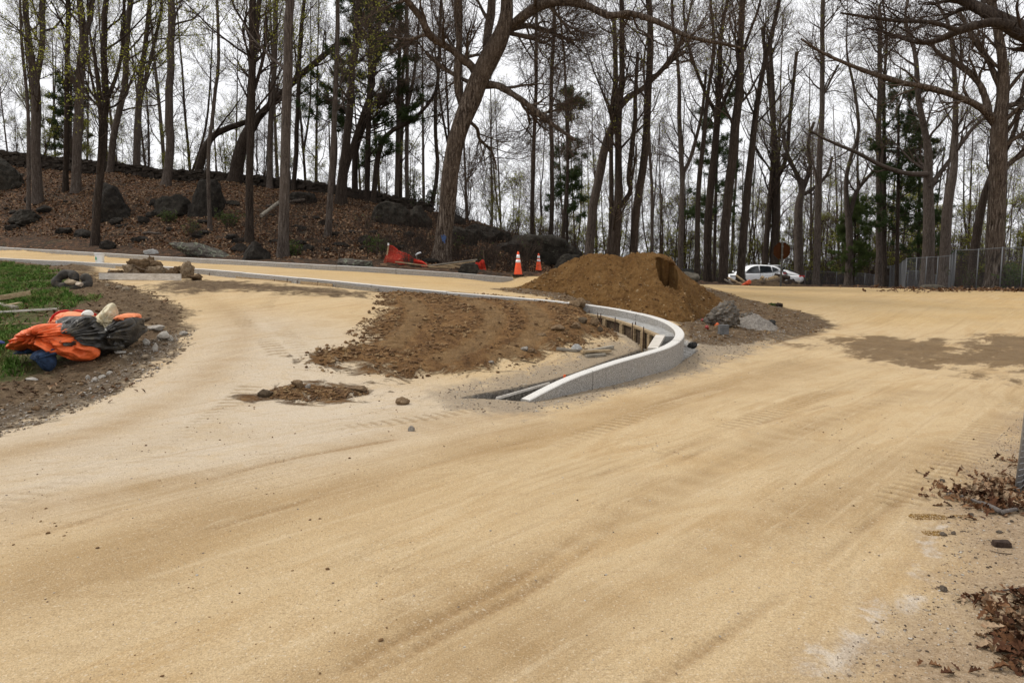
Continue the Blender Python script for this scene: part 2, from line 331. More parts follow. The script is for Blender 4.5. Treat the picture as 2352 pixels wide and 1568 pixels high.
# ---------------------------------------------------------------- node helper
class NT:
    def __init__(s, name):
        s.m = bpy.data.materials.new(name); s.m.use_nodes = True; s.t = s.m.node_tree; s.n = s.t.nodes; s.n.clear()
        s.out = s.n.new('ShaderNodeOutputMaterial'); s.b = s.n.new('ShaderNodeBsdfPrincipled'); s.t.links.new(s.b.outputs[0], s.out.inputs[0])
        s.b.inputs['Roughness'].default_value = .9; s.b.inputs['Specular IOR Level'].default_value = .25
    def put(s, sock, v):
        if isinstance(v, bpy.types.NodeSocket): s.t.links.new(v, sock)
        elif isinstance(v, (tuple, list)) and len(v) == 3 and sock.type == 'RGBA': sock.default_value = (*v, 1)
        else: sock.default_value = v
    def set(s, **k):
        for a, v in k.items(): s.put(s.b.inputs[a.replace('_', ' ')], v)
        return s
    def pos(s): return s.n.new('ShaderNodeNewGeometry').outputs['Position']
    def obj(s): return s.n.new('ShaderNodeTexCoord').outputs['Object']
    def attr(s, n): a = s.n.new('ShaderNodeAttribute'); a.attribute_name = n; return a.outputs['Fac']
    def map(s, v, scale=(1, 1, 1), rot=(0, 0, 0), loc=(0, 0, 0)):
        m = s.n.new('ShaderNodeMapping'); s.put(m.inputs[0], v); m.inputs['Scale'].default_value = scale; m.inputs['Rotation'].default_value = rot; m.inputs['Location'].default_value = loc; return m.outputs[0]
    def noise(s, v, sc, det=5, rough=.55, dist=0):
        n = s.n.new('ShaderNodeTexNoise'); s.put(n.inputs['Vector'], v); n.inputs['Scale'].default_value = sc; n.inputs['Detail'].default_value = det
        n.inputs['Roughness'].default_value = rough; n.inputs['Distortion'].default_value = dist; return n.outputs[0]
    def vor(s, v, sc, feat='F1', out='Distance', rnd=1):
        n = s.n.new('ShaderNodeTexVoronoi'); n.feature = feat; s.put(n.inputs['Vector'], v); n.inputs['Scale'].default_value = sc; n.inputs['Randomness'].default_value = rnd; return n.outputs[out]
    def math(s, op, a, b=0.0, c=0.0):
        n = s.n.new('ShaderNodeMath'); n.operation = op; s.put(n.inputs[0], a); s.put(n.inputs[1], b); s.put(n.inputs[2], c); return n.outputs[0]
    def ramp(s, f, stops, inter='LINEAR'):
        n = s.n.new('ShaderNodeValToRGB'); s.put(n.inputs[0], f); e = n.color_ramp.elements; n.color_ramp.interpolation = inter
        while len(e) < len(stops): e.new(.5)
        for k, (p, c) in enumerate(stops):
            e[k].position = p; e[k].color = (*c, 1) if isinstance(c, (tuple, list)) else (c, c, c, 1)
        return n.outputs[0]
    def mr(s, v, a, b, c=0.0, d=1.0):
        n = s.n.new('ShaderNodeMapRange'); n.interpolation_type = 'SMOOTHSTEP'
        for i, x in enumerate((v, a, b, c, d)): s.put(n.inputs[i], x)
        return n.outputs[0]
    def mix(s, f, a, b, mode='MIX'):
        n = s.n.new('ShaderNodeMix'); n.data_type = 'RGBA'; n.blend_type = mode; n.clamp_factor = True
        s.put(n.inputs[0], f); s.put(n.inputs[6], a); s.put(n.inputs[7], b); return n.outputs[2]
    def bump(s, h, st=.5, dist=.02, norm=None):
        n = s.n.new('ShaderNodeBump'); s.put(n.inputs['Height'], h); s.put(n.inputs['Strength'], st); n.inputs['Distance'].default_value = dist
        if norm is not None: s.put(n.inputs['Normal'], norm)
        s.put(s.b.inputs['Normal'], n.outputs[0]); return n.outputs[0]

# ---------------------------------------------------------------- ground material
def ground_material():
    g = NT('ground'); p = g.pos()
    w = g.map(p, rot=(0, 0, R(43)))                     # x across, y along the direction of travel
    st = g.noise(g.map(w, scale=(1.3, .36, .3)), 1.0, 9, .68, 1.2)
    st2 = g.noise(g.map(w, scale=(5.5, .5, 1)), 1.0, 5, .6, .4)
    bl = g.noise(p, .55, 5, .6, .3); bl2 = g.noise(p, 3.1, 5, .62, .5)
    fine = g.noise(p, 38, 4, .7); grit = g.noise(p, 130, 3, .75); peb = g.vor(p, 75, 'F1', 'Color')
    st = g.math('ADD', g.math('MULTIPLY', st, .45), g.math('MULTIPLY', g.noise(p, 1.6, 9, .68, .3), .55)) if False else st
    yel = g.mr(g.math('ADD', g.attr('yellow'), g.math('MULTIPLY', bl, 3.0)), 1.0, 3.0)
    base = g.ramp(st, [(.26, (.43, .285, .13)), (.42, (.53, .38, .20)), (.52, (.59, .45, .262)), (.62, (.54, .395, .215)), (.78, (.45, .31, .15))])
    pale = g.mr(g.attr('pale'), -1.2, 1.0)
    base = g.mix(g.math('MULTIPLY', pale, g.mr(bl2, .2, .55, .45, 1)), base, (.59, .505, .385))
    yb = g.ramp(g.noise(g.map(p, scale=(.25, .8, 1)), .9, 6, .6), [(.3, (.50, .33, .125)), (.5, (.58, .40, .17)), (.7, (.60, .44, .225))])
    base = g.mix(g.math('MULTIPLY', yel, .68), base, yb)
    base = g.mix(g.mr(bl, .45, .75, 0, .5), base, (.44, .33, .19))
    base = g.mix(g.mr(st2, .54, .74, 0, .35), base, (.40, .28, .145))
    base = g.mix(g.math('MULTIPLY', g.attr('rut'), g.mr(bl2, .2, .6, .45, .8)), base, (.37, .25, .12))
    base = g.mix(g.math('MULTIPLY', g.attr('tread'), .62), base, (.25, .17, .08)); base = g.mix(g.math('MULTIPLY', g.attr('nar'), .8), base, (.30, .19, .085))
    base = g.mix(g.mr(g.noise(p, 46, 3, .6), .55, .68, 0, .32), base, (.33, .225, .11)); base = g.mix(g.mr(g.noise(g.map(p, scale=(22, 70, 20)), 1.0, 3, .6, .3), .58, .66, 0, .35), base, (.26, .18, .095)); base = g.mix(g.mr(g.noise(p, 52, 2, .6), .60, .70, 0, .5), base, (.72, .63, .48))
    base = g.mix(g.mr(g.math('ADD', g.attr('chalk'), g.math('MULTIPLY', g.math('SUBTRACT', g.noise(p, 4, 8, .75, .5), .56), 3.0)), -.2, .25, 0, .7), base, (.70, .65, .57))
    base = g.mix(g.mr(bl2, .60, .78, 0, .4), base, (.62, .52, .36))
    ln = g.noise(g.map(w, scale=(17, .32, 1)), 1.0, 4, .6, .25); ln2 = g.noise(g.map(p, scale=(1.2, 9, 1)), 1.0, 5, .7, .3)
    base = g.mix(g.math('MULTIPLY', g.mr(ln, .53, .68, 0, .38), g.mr(bl, .35, .6)), base, (.37, .25, .115)); base = g.mix(g.math('MULTIPLY', g.mr(ln, .46, .34, 0, .32), g.mr(bl2, .35, .6)), base, (.68, .55, .36)); base = g.mix(g.mr(ln2, .56, .68, 0, .28), base, (.38, .26, .13))
    def mask(name, amp, w_, ns): 
        return g.mr(g.math('ADD', g.attr(name), g.math('MULTIPLY', g.math('SUBTRACT', ns, .5), amp)), -w_, w_)
    n_b = g.noise(p, 2.2, 8, .7, .8); n_s = g.noise(g.map(w, scale=(2.2, .6, 1)), 1.1, 9, .72, .4)
    graym = g.mr(g.math('ADD', g.math('ADD', g.attr('gray'), .22), g.math('MULTIPLY', g.math('SUBTRACT', n_b, .5), 1.6)), -.2, .3); 
    base = g.mix(g.math('MULTIPLY', graym, .9), base, g.ramp(fine, [(.3, (.22, .175, .125)), (.6, (.34, .28, .20)), (.75, (.42, .37, .30))]))
    wet = g.mr(g.attr('wet'), -.5, .0); wet = g.math('MULTIPLY', wet, mask('wet', 7.0, .30, g.math('ADD', g.math('MULTIPLY', n_s, .6), g.math('MULTIPLY', g.noise(p, 1.1, 9, .75, .6), .4))))
    base = g.mix(g.math('MULTIPLY', wet, .88), base, g.ramp(n_b, [(.35, (.085, .05, .022)), (.65, (.18, .115, .055))]))
    rv = mask('rverge', 1.2, .35, n_b)
    base = g.mix(g.math('MULTIPLY', rv, .8), base, g.ramp(fine, [(.3, (.17, .12, .075)), (.55, (.33, .245, .165)), (.72, (.46, .38, .29))]))
    base = g.mix(1.0, base, (.99, .968, .955), 'MULTIPLY')
    gcol = g.ramp(g.noise(p, 9, 8, .75), [(.3, (.10, .095, .085)), (.45, (.30, .29, .27)), (.62, (.50, .485, .45))])
    base = g.mix(mask('gut', .35, .04, n_b), base, gcol)
    # sparse mud crumbs on the sand
    spk = g.math('MULTIPLY', g.mr(g.noise(p, 22, 3, .6), .66, .72), g.mr(g.noise(p, .8, 4), .42, .62))
    base = g.mix(g.math('MULTIPLY', spk, .55), base, (.20, .13, .07))
    soilm = mask('soil', 1.9, .12, n_b)
    soilc = g.ramp(g.noise(p, 5.5, 8, .72), [(.28, (.06, .027, .010)), (.45, (.17, .082, .027)), (.58, (.28, .150, .055)), (.72, (.38, .24, .11))])
    soilc = g.mix(g.mr(g.attr('track'), .0, .3, 0, .38), soilc, g.ramp(n_b, [(.3, (.24, .15, .07)), (.6, (.42, .29, .15))]))
    base = g.mix(soilm, base, soilc)
    vm = mask('verge', 1.5, .16, n_b)
    vc = g.ramp(g.noise(p, 6, 9, .75), [(.28, (.06, .038, .02)), (.46, (.14, .09, .05)), (.58, (.22, .15, .085)), (.72, (.36, .27, .18))])
    base = g.mix(vm, base, vc)
    gm = mask('gravel', .9, .15, n_b)
    gc = g.mix(.7, g.ramp(g.noise(p, 14, 5, .8), [(.3, (.07, .055, .04)), (.48, (.22, .18, .14)), (.64, (.50, .47, .43))]), g.mix(.45, (.26, .22, .18), g.vor(p, 30, 'F1', 'Color')), 'MULTIPLY')
    base = g.mix(g.math('MULTIPLY', gm, .45), base, g.ramp(g.noise(p, 16, 6, .8), [(.33, (.09, .068, .045)), (.5, (.22, .175, .125)), (.62, (.47, .43, .38))]))
    gr = mask('grass', 1.6, .25, n_b)
    base = g.mix(g.math('MULTIPLY', gr, .75), base, g.ramp(fine, [(.3, (.03, .055, .010)), (.6, (.085, .12, .024)), (.8, (.16, .14, .06))]))
    # leaf litter of the wood
    lm = mask('litter', .8, .12, n_b)
    lv = g.vor(g.map(p, scale=(1, 1, 1.6)), 9, 'F1', 'Color'); lv2 = g.n.new('ShaderNodeSeparateColor'); g.put(lv2.inputs[0], lv)
    lc = g.ramp(lv2.outputs[0], [(.0, (.013, .007, .004)), (.3, (.040, .018, .009)), (.55, (.085, .037, .016)), (.8, (.15, .070, .032)), (.97, (.26, .15, .08))], 'CONSTANT')
    lc = g.mix(g.mr(g.noise(p, .9, 6, .7), .42, .62), lc, g.mix(.5, lc, (.026, .018, .012)))
    lc = g.mix(g.mr(g.noise(p, .5, 4, .7, .5), .62, .72, 0, .6), lc, (.055, .06, .018))
    lc = g.mix(g.mr(g.attr('moss'), -1.2, 1.0, 0, .85), lc, g.ramp(n_b, [(.35, (.11, .085, .035)), (.6, (.10, .13, .03))]))
    base = g.mix(lm, base, lc)
    base = g.mix(g.mr(grit, .3, .62, .42, 0), base, (.12, .085, .05))
    base = g.mix(g.mr(grit, .56, .74, 0, .5), base, (.66, .60, .50))
    base = g.mix(g.mr(g.attr('cut'), -.02, .02), base, g.ramp(g.noise(p, 24, 7, .8), [(.34, (.03, .026, .022)), (.5, (.12, .105, .088)), (.66, (.25, .225, .19))]))
    soilall = g.math('MAXIMUM', g.math('MAXIMUM', soilm, vm), g.math('MAXIMUM', lm, gr))
    rough_h = g.math('MULTIPLY', g.noise(p, 12, 7, .75), g.math('ADD', g.math('MULTIPLY', soilall, 2.4), .22))
    ridg = g.math('MULTIPLY', g.noise(g.map(w, scale=(5, 26, 4)), 1.0, 3, .5, .2), g.mr(g.noise(p, .7, 3), .46, .62, 0, .35))
    h = g.math('ADD', g.math('MULTIPLY', grit, .14), g.math('ADD', g.math('MULTIPLY', fine, .30), g.math('ADD', rough_h, ridg)))
    g.set(Base_Color=base, Roughness=.95, Specular_IOR_Level=.12)
    g.bump(h, 1.0, .045)
    return g.m
M_ground = ground_material()

# ---------------------------------------------------------------- terrain meshes
def build_terrain():
    rows = [1.15]
    while rows[-1] < 100: rows.append(rows[-1]*(1.0034 if rows[-1] < 27 else 1.008))
    rows = np.array(rows); ts = np.linspace(-1.12, 1.12, 540); nr, nt = len(rows), len(ts)
    X = (rows[:, None]*ts[None, :]).ravel(); Y = np.repeat(rows, nt)
    Z = Hbase(X, Y) + Hstep(X, Y); Zd = Hdetail(X, Y)
    V = np.stack([X, Y, clampk(X, Y, Z + Zd)], 1)
    sds = {}
    sA = polysd(soilA, X, Y); sB = polysd(soilB, X, Y); sC = polysd(soilC, X, Y)
    sds['soil'] = np.maximum(np.maximum(sA, sB + .05), sC*1.3 - .15)
    sds['verge'] = np.maximum(polysd(verge, X, Y), np.maximum(polysd(strip, X, Y)*.5 - .30, sC + .1)); pass
    sds['grass'] = polysd(grass, X, Y); sds['gravel'] = polysd(gravel, X, Y); sds['gray'] = np.maximum(np.maximum(polysd(gray, X, Y), polysd(trench, X, Y) + .1), polysd(pit, X, Y) + .1)
    sds['wet'] = np.maximum.reduce([polysd(w_, X, Y)*(1 if i < 2 else .5) + (.25 if i == 1 else 0) for i, w_ in enumerate(wets)])
    sds['litter'] = polysd(litter, X, Y); sds['rverge'] = polysd(rverge, X, Y); sds['yellow'] = polysd(yellowp, X, Y)*.5
    sds['pale'] = polysd(GP((-100, 1190), (-100, 1010), (430, 800), (470, 760), (560, 720), (800, 760), (860, 860), (1050, 900), (1100, 960), (700, 1080)), X, Y)
    sds['moss'] = polysd([tuple(P(*a)[:2]) for a in ((1130, 540, 41), (1210, 560, 36), (1330, 590, 34), (1420, 620, 38), (1420, 610, 44), (1100, 500, 46))], X, Y)
    tr = np.zeros(len(X)); ii = np.where((sA > -.2))[0]
    for t in trA:
        c = resample(t, .15); d = np.sqrt(((X[ii][:, None] - c[:, 0])**2 + (Y[ii][:, None] - c[:, 1])**2).min(1)); tr[ii] = np.maximum(tr[ii], sstep(-d, -.30, -.1))
    sds['track'] = tr*.3; sds['tread'] = tread(X, Y); rm = np.zeros(len(X)); k_ = Y < 24; rm[k_] = rutmask(X[k_], Y[k_]); sds['rut'] = rm; nr_ = np.zeros(len(X)); k_ = Y < 14; nr_[k_] = narrow(X[k_], Y[k_]); sds['nar'] = nr_; sds['gut'] = polysd(gut, X, Y); sds['cut'] = polysd(trench, X, Y) + .02
    sds['chalk'] = np.maximum.reduce([polysd(GP(*c), X, Y)*3 for c in (((1850, 1500), (2000, 1400), (2120, 1375), (2100, 1420), (1950, 1568), (1830, 1568)), ((2180, 1200), (2120, 1330), (2080, 1320), (2140, 1220)))])
    i, j = np.meshgrid(np.arange(nr - 1), np.arange(nt - 1), indexing='ij'); a = (i*nt + j).ravel()
    Q = np.stack([a, a + 1, a + nt + 1, a + nt], 1)
    key = np.zeros(len(X), int)
    key[sds['verge'] > 0] = 1; key[sC > 0] = 1; key[sds['gray'] > 0] = 1; key[sds['rverge'] > 0] = 1
    key[(sA > 0) | (sB > 0)] = 2; key[sds['litter'] > 0] = 3
    kf = key[Q[:, 0]]
    for k, nm in enumerate(('sand_road', 'ground', 'dirt_patch', 'hill')):
        q = Q[kf == k]; u, inv = np.unique(q, return_inverse=True); q = inv.reshape(-1, 4)
        me = mesh_np(nm, V[u], q, M_ground)
        for an, val in sds.items():
            at = me.attributes.new(an, 'FLOAT', 'POINT'); at.data.foreach_set('value', np.clip(val[u], -4, 4).astype(np.float32))
        tag(link(nm, me), kind='structure')
    # coarse land all round, out to the horizon
    xs = np.r_[-4000, -1200, -500, -220, np.arange(-120, 121, 3.0), 220, 500, 1200, 4000]; ys = np.r_[-2500, -600, -150, -60, np.arange(-30, 121, 3.0), 200, 500, 1400, 5000]
    GX, GY = np.meshgrid(xs, ys, indexing='xy'); x, y = GX.ravel(), GY.ravel()
    z = H0(np.clip(x, -75, 75), np.clip(y, -12, 95)) + .0
    far = sstep(np.maximum(np.maximum(np.abs(x) - 75, y - 95), -12 - y), 0, 120); z = z*(1 - far) - 9*far - .02
    nx = len(xs); i, j = np.meshgrid(np.arange(len(ys) - 1), np.arange(nx - 1), indexing='ij'); a = (i*nx + j).ravel(); Q = np.stack([a, a+1, a+nx+1, a+nx], 1)
    c = np.stack([x[Q], y[Q]], -1)
    ins = ((c[..., 1] > 1.2) & (c[..., 1] < 99) & (np.abs(c[..., 0]) < c[..., 1]*1.11)).all(1)
    me = mesh_np('ground', np.stack([x, y, z], 1), Q[~ins], M_ground)
    for an in ('soil', 'verge', 'grass', 'gravel', 'gray', 'wet', 'litter', 'rverge', 'yellow', 'pale', 'moss', 'track', 'tread', 'rut', 'chalk', 'nar', 'gut', 'cut'):
        at = me.attributes.new(an, 'FLOAT', 'POINT'); v = np.full(len(x), 0.0 if an in ('tread', 'rut', 'track', 'nar') else -4.0)
        if an == 'litter': v = np.where(y > 40, 4.0, np.clip(polysd(litter, x, y), -4, 4))
        if an == 'verge': v = np.where((x < -8) & (y < 25), 2.0, -4)
        if an == 'rverge': v = np.where((x > 4) & (y < 12), 2.0, -4)
        at.data.foreach_set('value', v.astype(np.float32))
    tag(link('distant_land', me), kind='structure')
build_terrain()

# ---------------------------------------------------------------- materials for things
def rock_mat(name, dark, mid, lite, lichen=None, la=.62, sc=1.0):
    g = NT(name); p = g.obj(); n = g.noise(p, 3*sc, 8, .7, .3); f = g.noise(p, 26*sc, 5, .75)
    c = g.ramp(n, [(.3, dark), (.52, mid), (.75, lite)])
    c = g.mix(g.mr(f, .35, .75, .5, 0), c, tuple(a*.35 for a in mid))
    if lichen: c = g.mix(g.mr(g.noise(p, 4.5*sc, 7, .75, 1), la, la + .06), c, lichen)
    g.set(Base_Color=c, Roughness=.95, Specular_IOR_Level=.15); g.bump(g.math('ADD', g.math('MULTIPLY', f, .5), g.math('MULTIPLY', n, 1.5)), 1.0, .11/sc); return g.m
def bark_mat(name, a, b, c, scale=1.0, hc=0):
    g = NT(name); p = g.obj(); q = g.map(p, scale=(9*scale, 9*scale, 1.1*scale))
    n = g.noise(q, 2.2, 6, .7, .5); big = g.noise(p, .8, 4); f = g.noise(p, 30, 4, .7)
    col = g.ramp(n, [(.34 + hc, a), (.52, b), (.7 - hc, c)]); hi = g.noise(g.map(p, scale=(26*scale, 26*scale, 3*scale)), 1.6, 5, .8, .8); col = g.mix(g.mr(hi, .36, .6, .75, 0), col, a); col = g.mix(g.mr(big, .4, .68, 0, .55), col, b); col = g.mix(g.mr(f, .5, .75, 0, .35), col, tuple(x*1.6 for x in c))
    g.set(Base_Color=col, Roughness=.95, Specular_IOR_Level=.1); g.bump(g.math('ADD', n, g.math('MULTIPLY', f, .25)), 1.0, .04); return g.m
def plain(name, col, rough=.6, spec=.3, metal=0, var=.0, sc=8, bump=0, dirt=None):
    g = NT(name); c = col
    if var or dirt:
        n = g.noise(g.obj(), sc, 6, .7)
        c = g.mix(g.mr(n, .35, .7, 0, 1), tuple(x*(1 - var) for x in col), tuple(min(1, x*(1 + var)) for x in col))
        if dirt: c = g.mix(g.mr(g.noise(g.obj(), sc*.7, 7, .75), .5, .68, 0, .8), c, dirt)
        if bump: g.bump(n, bump, .02)
    g.set(Base_Color=c, Roughness=rough, Specular_IOR_Level=spec, Metallic=metal); return g.m
M_barkg = bark_mat('bark_grey', (.030, .023, .019), (.098, .078, .064), (.20, .17, .145))
M_barkd = bark_mat('bark_dark', (.014, .010, .008), (.047, .035, .027), (.10, .08, .064))
M_barkh = bark_mat('bark_furrowed', (.014, .009, .006), (.092, .068, .050), (.26, .215, .175), .8, .05)
M_twig = plain('twig', (.085, .062, .048), .9, .1, var=.35, sc=2)
M_twigd = plain('twig_dark', (.05, .036, .028), .9, .1, var=.35, sc=2)
def leafmat(name, c, trans=.35):
    g = NT(name); n = g.noise(g.obj(), 1.7, 3); g.set(Base_Color=g.mix(g.mr(n, .3, .7), tuple(x*.6 for x in c), c), Roughness=.7)
    tr = g.n.new('ShaderNodeBsdfTranslucent'); tr.inputs[0].default_value = (*[min(1, x*1.3) for x in c], 1); mx = g.n.new('ShaderNodeMixShader'); mx.inputs[0].default_value = trans
    g.t.links.new(g.b.outputs[0], mx.inputs[1]); g.t.links.new(tr.outputs[0], mx.inputs[2]); g.t.links.new(mx.outputs[0], g.out.inputs[0]); return g.m
M_bud = leafmat('spring_leaf', (.30, .31, .045)); M_budr = leafmat('bud_leaf', (.20, .15, .07)); M_needle = leafmat('needle', (.038, .062, .014), .2); M_green = leafmat('shrub_leaf', (.075, .105, .026))

# ---------------------------------------------------------------- tree generator (all branches of a level at once)
def nrm(v): return v/(np.linalg.norm(v, axis=-1, keepdims=True) + 1e-9)
def tubes(Pp, Rr, k):
    N, n, _ = Pp.shape; t = nrm(np.gradient(Pp, axis=1)); ref = np.where(np.abs(t[:, :1, 2:3]) < .9, np.array([[[0, 0, 1.]]]), np.array([[[1., 0, 0]]]))
    a = nrm(np.cross(t, ref)); b = np.cross(t, a); th = np.arange(k)*2*np.pi/k
    V = Pp[:, :, None] + Rr[:, :, None, None]*(np.cos(th)[None, None, :, None]*a[:, :, None] + np.sin(th)[None, None, :, None]*b[:, :, None])
    i = np.arange(N)[:, None, None]*n*k + np.arange(n - 1)[None, :, None]*k; j = np.arange(k)[None, None]; j2 = (j + 1) % k
    Q = np.stack([i + j, i + j2, i + k + j2, i + k + j], -1).reshape(-1, 4); return V.reshape(-1, 3), Q
class Geo:
    def __init__(s): s.V = []; s.Q = []; s.n = 0
    def add(s, V, Q): s.V.append(V); s.Q.append(Q + s.n); s.n += len(V)
    def mesh(s, name, mat, smooth=True): return mesh_np(name, np.concatenate(s.V), np.concatenate(s.Q), mat, smooth)
def grow(rg, Pp, Rr, cnt, t0, t1, L, ang, n=6, up=.1, jit=.12, rr=.55, taper=.25, rmin=.006, bias=None, shrink=.55, flat=0):
    N, m, _ = Pp.shape; M = N*cnt; pi = np.repeat(np.arange(N), cnt); t = rg.uniform(t0, t1, M)
    f = t*(m - 1); i0 = np.minimum(f.astype(int), m - 2); fr = (f - i0)[:, None]
    pos = Pp[pi, i0]*(1 - fr) + Pp[pi, i0 + 1]*fr; r = (Rr[pi, i0]*(1 - fr[:, 0]) + Rr[pi, i0 + 1]*fr[:, 0])
    tan = nrm(Pp[pi, i0 + 1] - Pp[pi, i0]); a = rg.normal(size=(M, 3)); a[:, 2] *= (1 - flat)
    if bias is not None: a += bias
    a = nrm(a - (a*tan).sum(1, keepdims=True)*tan); an = rg.uniform(ang[0], ang[1], M)[:, None]
    d = tan*np.cos(an) + a*np.sin(an); ln = L*rg.uniform(.6, 1.25, M)*(1 - shrink*(t - t0)/(t1 - t0 + 1e-6))
    Q = np.empty((M, n, 3)); Q[:, 0] = pos; st = (ln/(n - 1))[:, None]
    for k in range(1, n):
        d = nrm(d + rg.normal(0, jit, (M, 3)) + np.array([0, 0, up])); Q[:, k] = Q[:, k-1] + d*st
    r0 = np.maximum(r*rr, rmin); RR = np.maximum(r0[:, None]*np.linspace(1, taper, n)[None], rmin*.8)
    return Q, RR
def leaf_quads(rg, pts, size, droop=.3):
    N = len(pts); a = nrm(rg.normal(size=(N, 3))); b = nrm(np.cross(a, rg.normal(size=(N, 3)))); s = size*rg.uniform(.5, 1.4, N)[:, None]
    V = np.stack([pts - a*s*.5, pts + b*s*.35, pts + a*s*.5, pts - b*s*.35], 1).reshape(-1, 3); Q = np.arange(N*4).reshape(-1, 4); return V, Q
def spline(pts, n):
    p = resample(np.asarray(pts, float), .05 + np.ptp(np.asarray(pts)[:, 2])/400) if len(pts) > 2 else np.asarray(pts, float)
    s = np.linspace(0, len(p) - 1, n); i = np.arange(len(p)); return np.stack([np.interp(s, i, p[:, j]) for j in range(p.shape[1])], 1)
DENS = 1.0
def make_tree(name, trunk, limbs=(), seed=0, bark=None, twig=None, n1=14, L1=5.0, a1=(.55, 1.15), t0=.28, up1=.09, dens=(7, 5, 3), Ls=(2.2, 1.05, .55), leaf=0, leafm=None, leafs=.055,
              label=None, cat='tree', group=None, base=None, jit=.15, limb_n=6, rough=0.0, buds=0):
    """trunk / limbs: arrays of (x, y, z, radius) in world space"""
    rg = np.random.default_rng(seed); bark = bark or M_barkg; twig = twig or M_twig
    T = spline(trunk, 26); org = np.array([T[0, 0], T[0, 1], T[0, 2]]) if base is None else np.array(base)
    e = empty(name, tuple(org), label, cat, group)
    g = Geo(); T[:, :3] -= org
    T[:, :2] += (fbm(np.stack([T[:, 2]*.35, T[:, 2]*0 + seed*3.1, T[:, 2]*0], 1), seed, 3)*.12)[:, None]*rg.normal(size=(1, 2))
    fl = 1 + .38*np.exp(-np.maximum(T[:, 2], 0)/.35); T[:, 3] *= fl
    k = 16 if rough else 10
    TT = spline(T, 90) if rough else T; V, Q = tubes(TT[None, :, :3], TT[None, :, 3], k if not rough else 28)
    if rough:
        c = np.repeat(TT[:, :3], 28, 0); d = nrm(V - c); th = np.tile(np.arange(28)/28*2*np.pi, len(TT)); hh = np.repeat(TT[:, 2], 28)
        nn = fbm(np.stack([np.cos(th)*3.2, np.sin(th)*3.2, hh*.55], 1), seed + 5, 4) + .5*fbm(np.stack([np.cos(th)*9, np.sin(th)*9, hh*1.8], 1), seed + 6, 3); V = V + d*nn[:, None]*rough*np.repeat(TT[:, 3], 28)[:, None]
    g.add(V, Q); PL, RL = [T[None, :, :3]], [T[None, :, 3]]
    for lb in limbs:
        l = spline(lb, 26); l[:, :3] -= org; V, Q = tubes(l[None, :, :3], l[None, :, 3], 10)
        if rough:
            c = np.repeat(l[:, :3], 10, 0); V = V + (V - c)*fbm(V*2.2, seed + 9, 3)[:, None]*.35
        g.add(V, Q); PL.append(l[None, :, :3]); RL.append(l[None, :, 3])
    P1, R1 = grow(rg, PL[0], RL[0], n1, t0, .98, L1, a1, 8, up1, jit, .36, .2, .012)
    if limbs:
        Pl, Rl = np.concatenate(PL[1:]), np.concatenate(RL[1:])
        Pm, Rm = grow(rg, Pl, Rl, limb_n, .12, 1.0, L1*.62, (.5, 1.1), 8, up1*.6, jit*1.3, .5, .2, .012); P1 = np.concatenate([P1, Pm]); R1 = np.concatenate([R1, Rm])
    V, Q = tubes(P1, R1, 6); g.add(V, Q); link('trunk', g.mesh('trunk', bark), e)
    c = Geo(); P2, R2 = grow(rg, P1, R1, int(dens[0]*DENS), .15, 1.0, Ls[0], (.4, 1.0), 6, .08, .15, .5, .25, .0075); c.add(*tubes(P2, R2, 4))
    P3, R3 = grow(rg, P2, R2, int(dens[1]*DENS), .15, 1.0, Ls[1], (.4, 1.0), 5, .06, .18, .6, .4, .0052); c.add(*tubes(P3, R3, 3))
    P4, R4 = grow(rg, P3, R3, dens[2], .2, 1.0, Ls[2], (.4, 1.1), 3, .04, .2, .7, .5, .0042); c.add(*tubes(P4, R4, 3))
    link('crown', c.mesh('crown', twig), e)
    pts = np.concatenate([P4[:, -1], P4[:, 1], P3[:, -1]])
    if leaf:
        ii = np.where(rg.random(len(pts)) < leaf)[0]; q = np.repeat(pts[ii], 3, 0) + rg.normal(0, .06, (len(ii)*3, 3)); V, Q = leaf_quads(rg, q, leafs); l = Geo(); l.add(V, Q); link('leaves', l.mesh('leaves', leafm or M_bud, False), e)
    elif buds:
        ii = np.where(rg.random(len(pts)) < buds)[0]; V, Q = leaf_quads(rg, pts[ii] + rg.normal(0, .02, (len(ii), 3)), .04); l = Geo(); l.add(V, Q); link('leaves', l.mesh('leaves', M_budr, False), e)
    return e
def path(pts, Y, w=None, dY=0.0, seed=0, top=None):
    """frame path [(px, py, width px)] -> world (x, y, z, radius); continues above the frame to height top"""
    rg = np.random.default_rng(seed + 99); out = []; yy = Y
    for i, a in enumerate(pts):
        q = P(a[0], a[1], yy); out.append((*q, a[2]*.5*pxm(yy))); yy += dY + (rg.normal(0, .12) if i else 0)
    if top:
        a, b = np.array(out[-2][:3]), np.array(out[-1][:3]); d = nrm(b - a); d = nrm(d*np.array([.7, .7, 1])); L = (top - b[2])/max(d[2], .4); r = out[-1][3]
        for f in (.35, .7, 1.0): q = b + d*L*f + np.array([rg.normal(0, .3), rg.normal(0, .3), 0]); out.append((*q, r*(1 - .85*f)))
    return out
def ground_tree(pts, Yhint=None, **k):
    """first point is the visible foot on the ground"""
    q = G(pts[0][0], pts[0][1]) if Yhint is None else P(pts[0][0], pts[0][1], Yhint)
    Y = q[1]; pr = path(pts, Y, seed=k.get('seed', 0), top=k.pop('top', 21)); z = H(pr[0][0], pr[0][1])[0] - .15
    pr[0] = (pr[0][0], pr[0][1], min(z, pr[0][2] - .02), pr[0][3]); return pr, Y

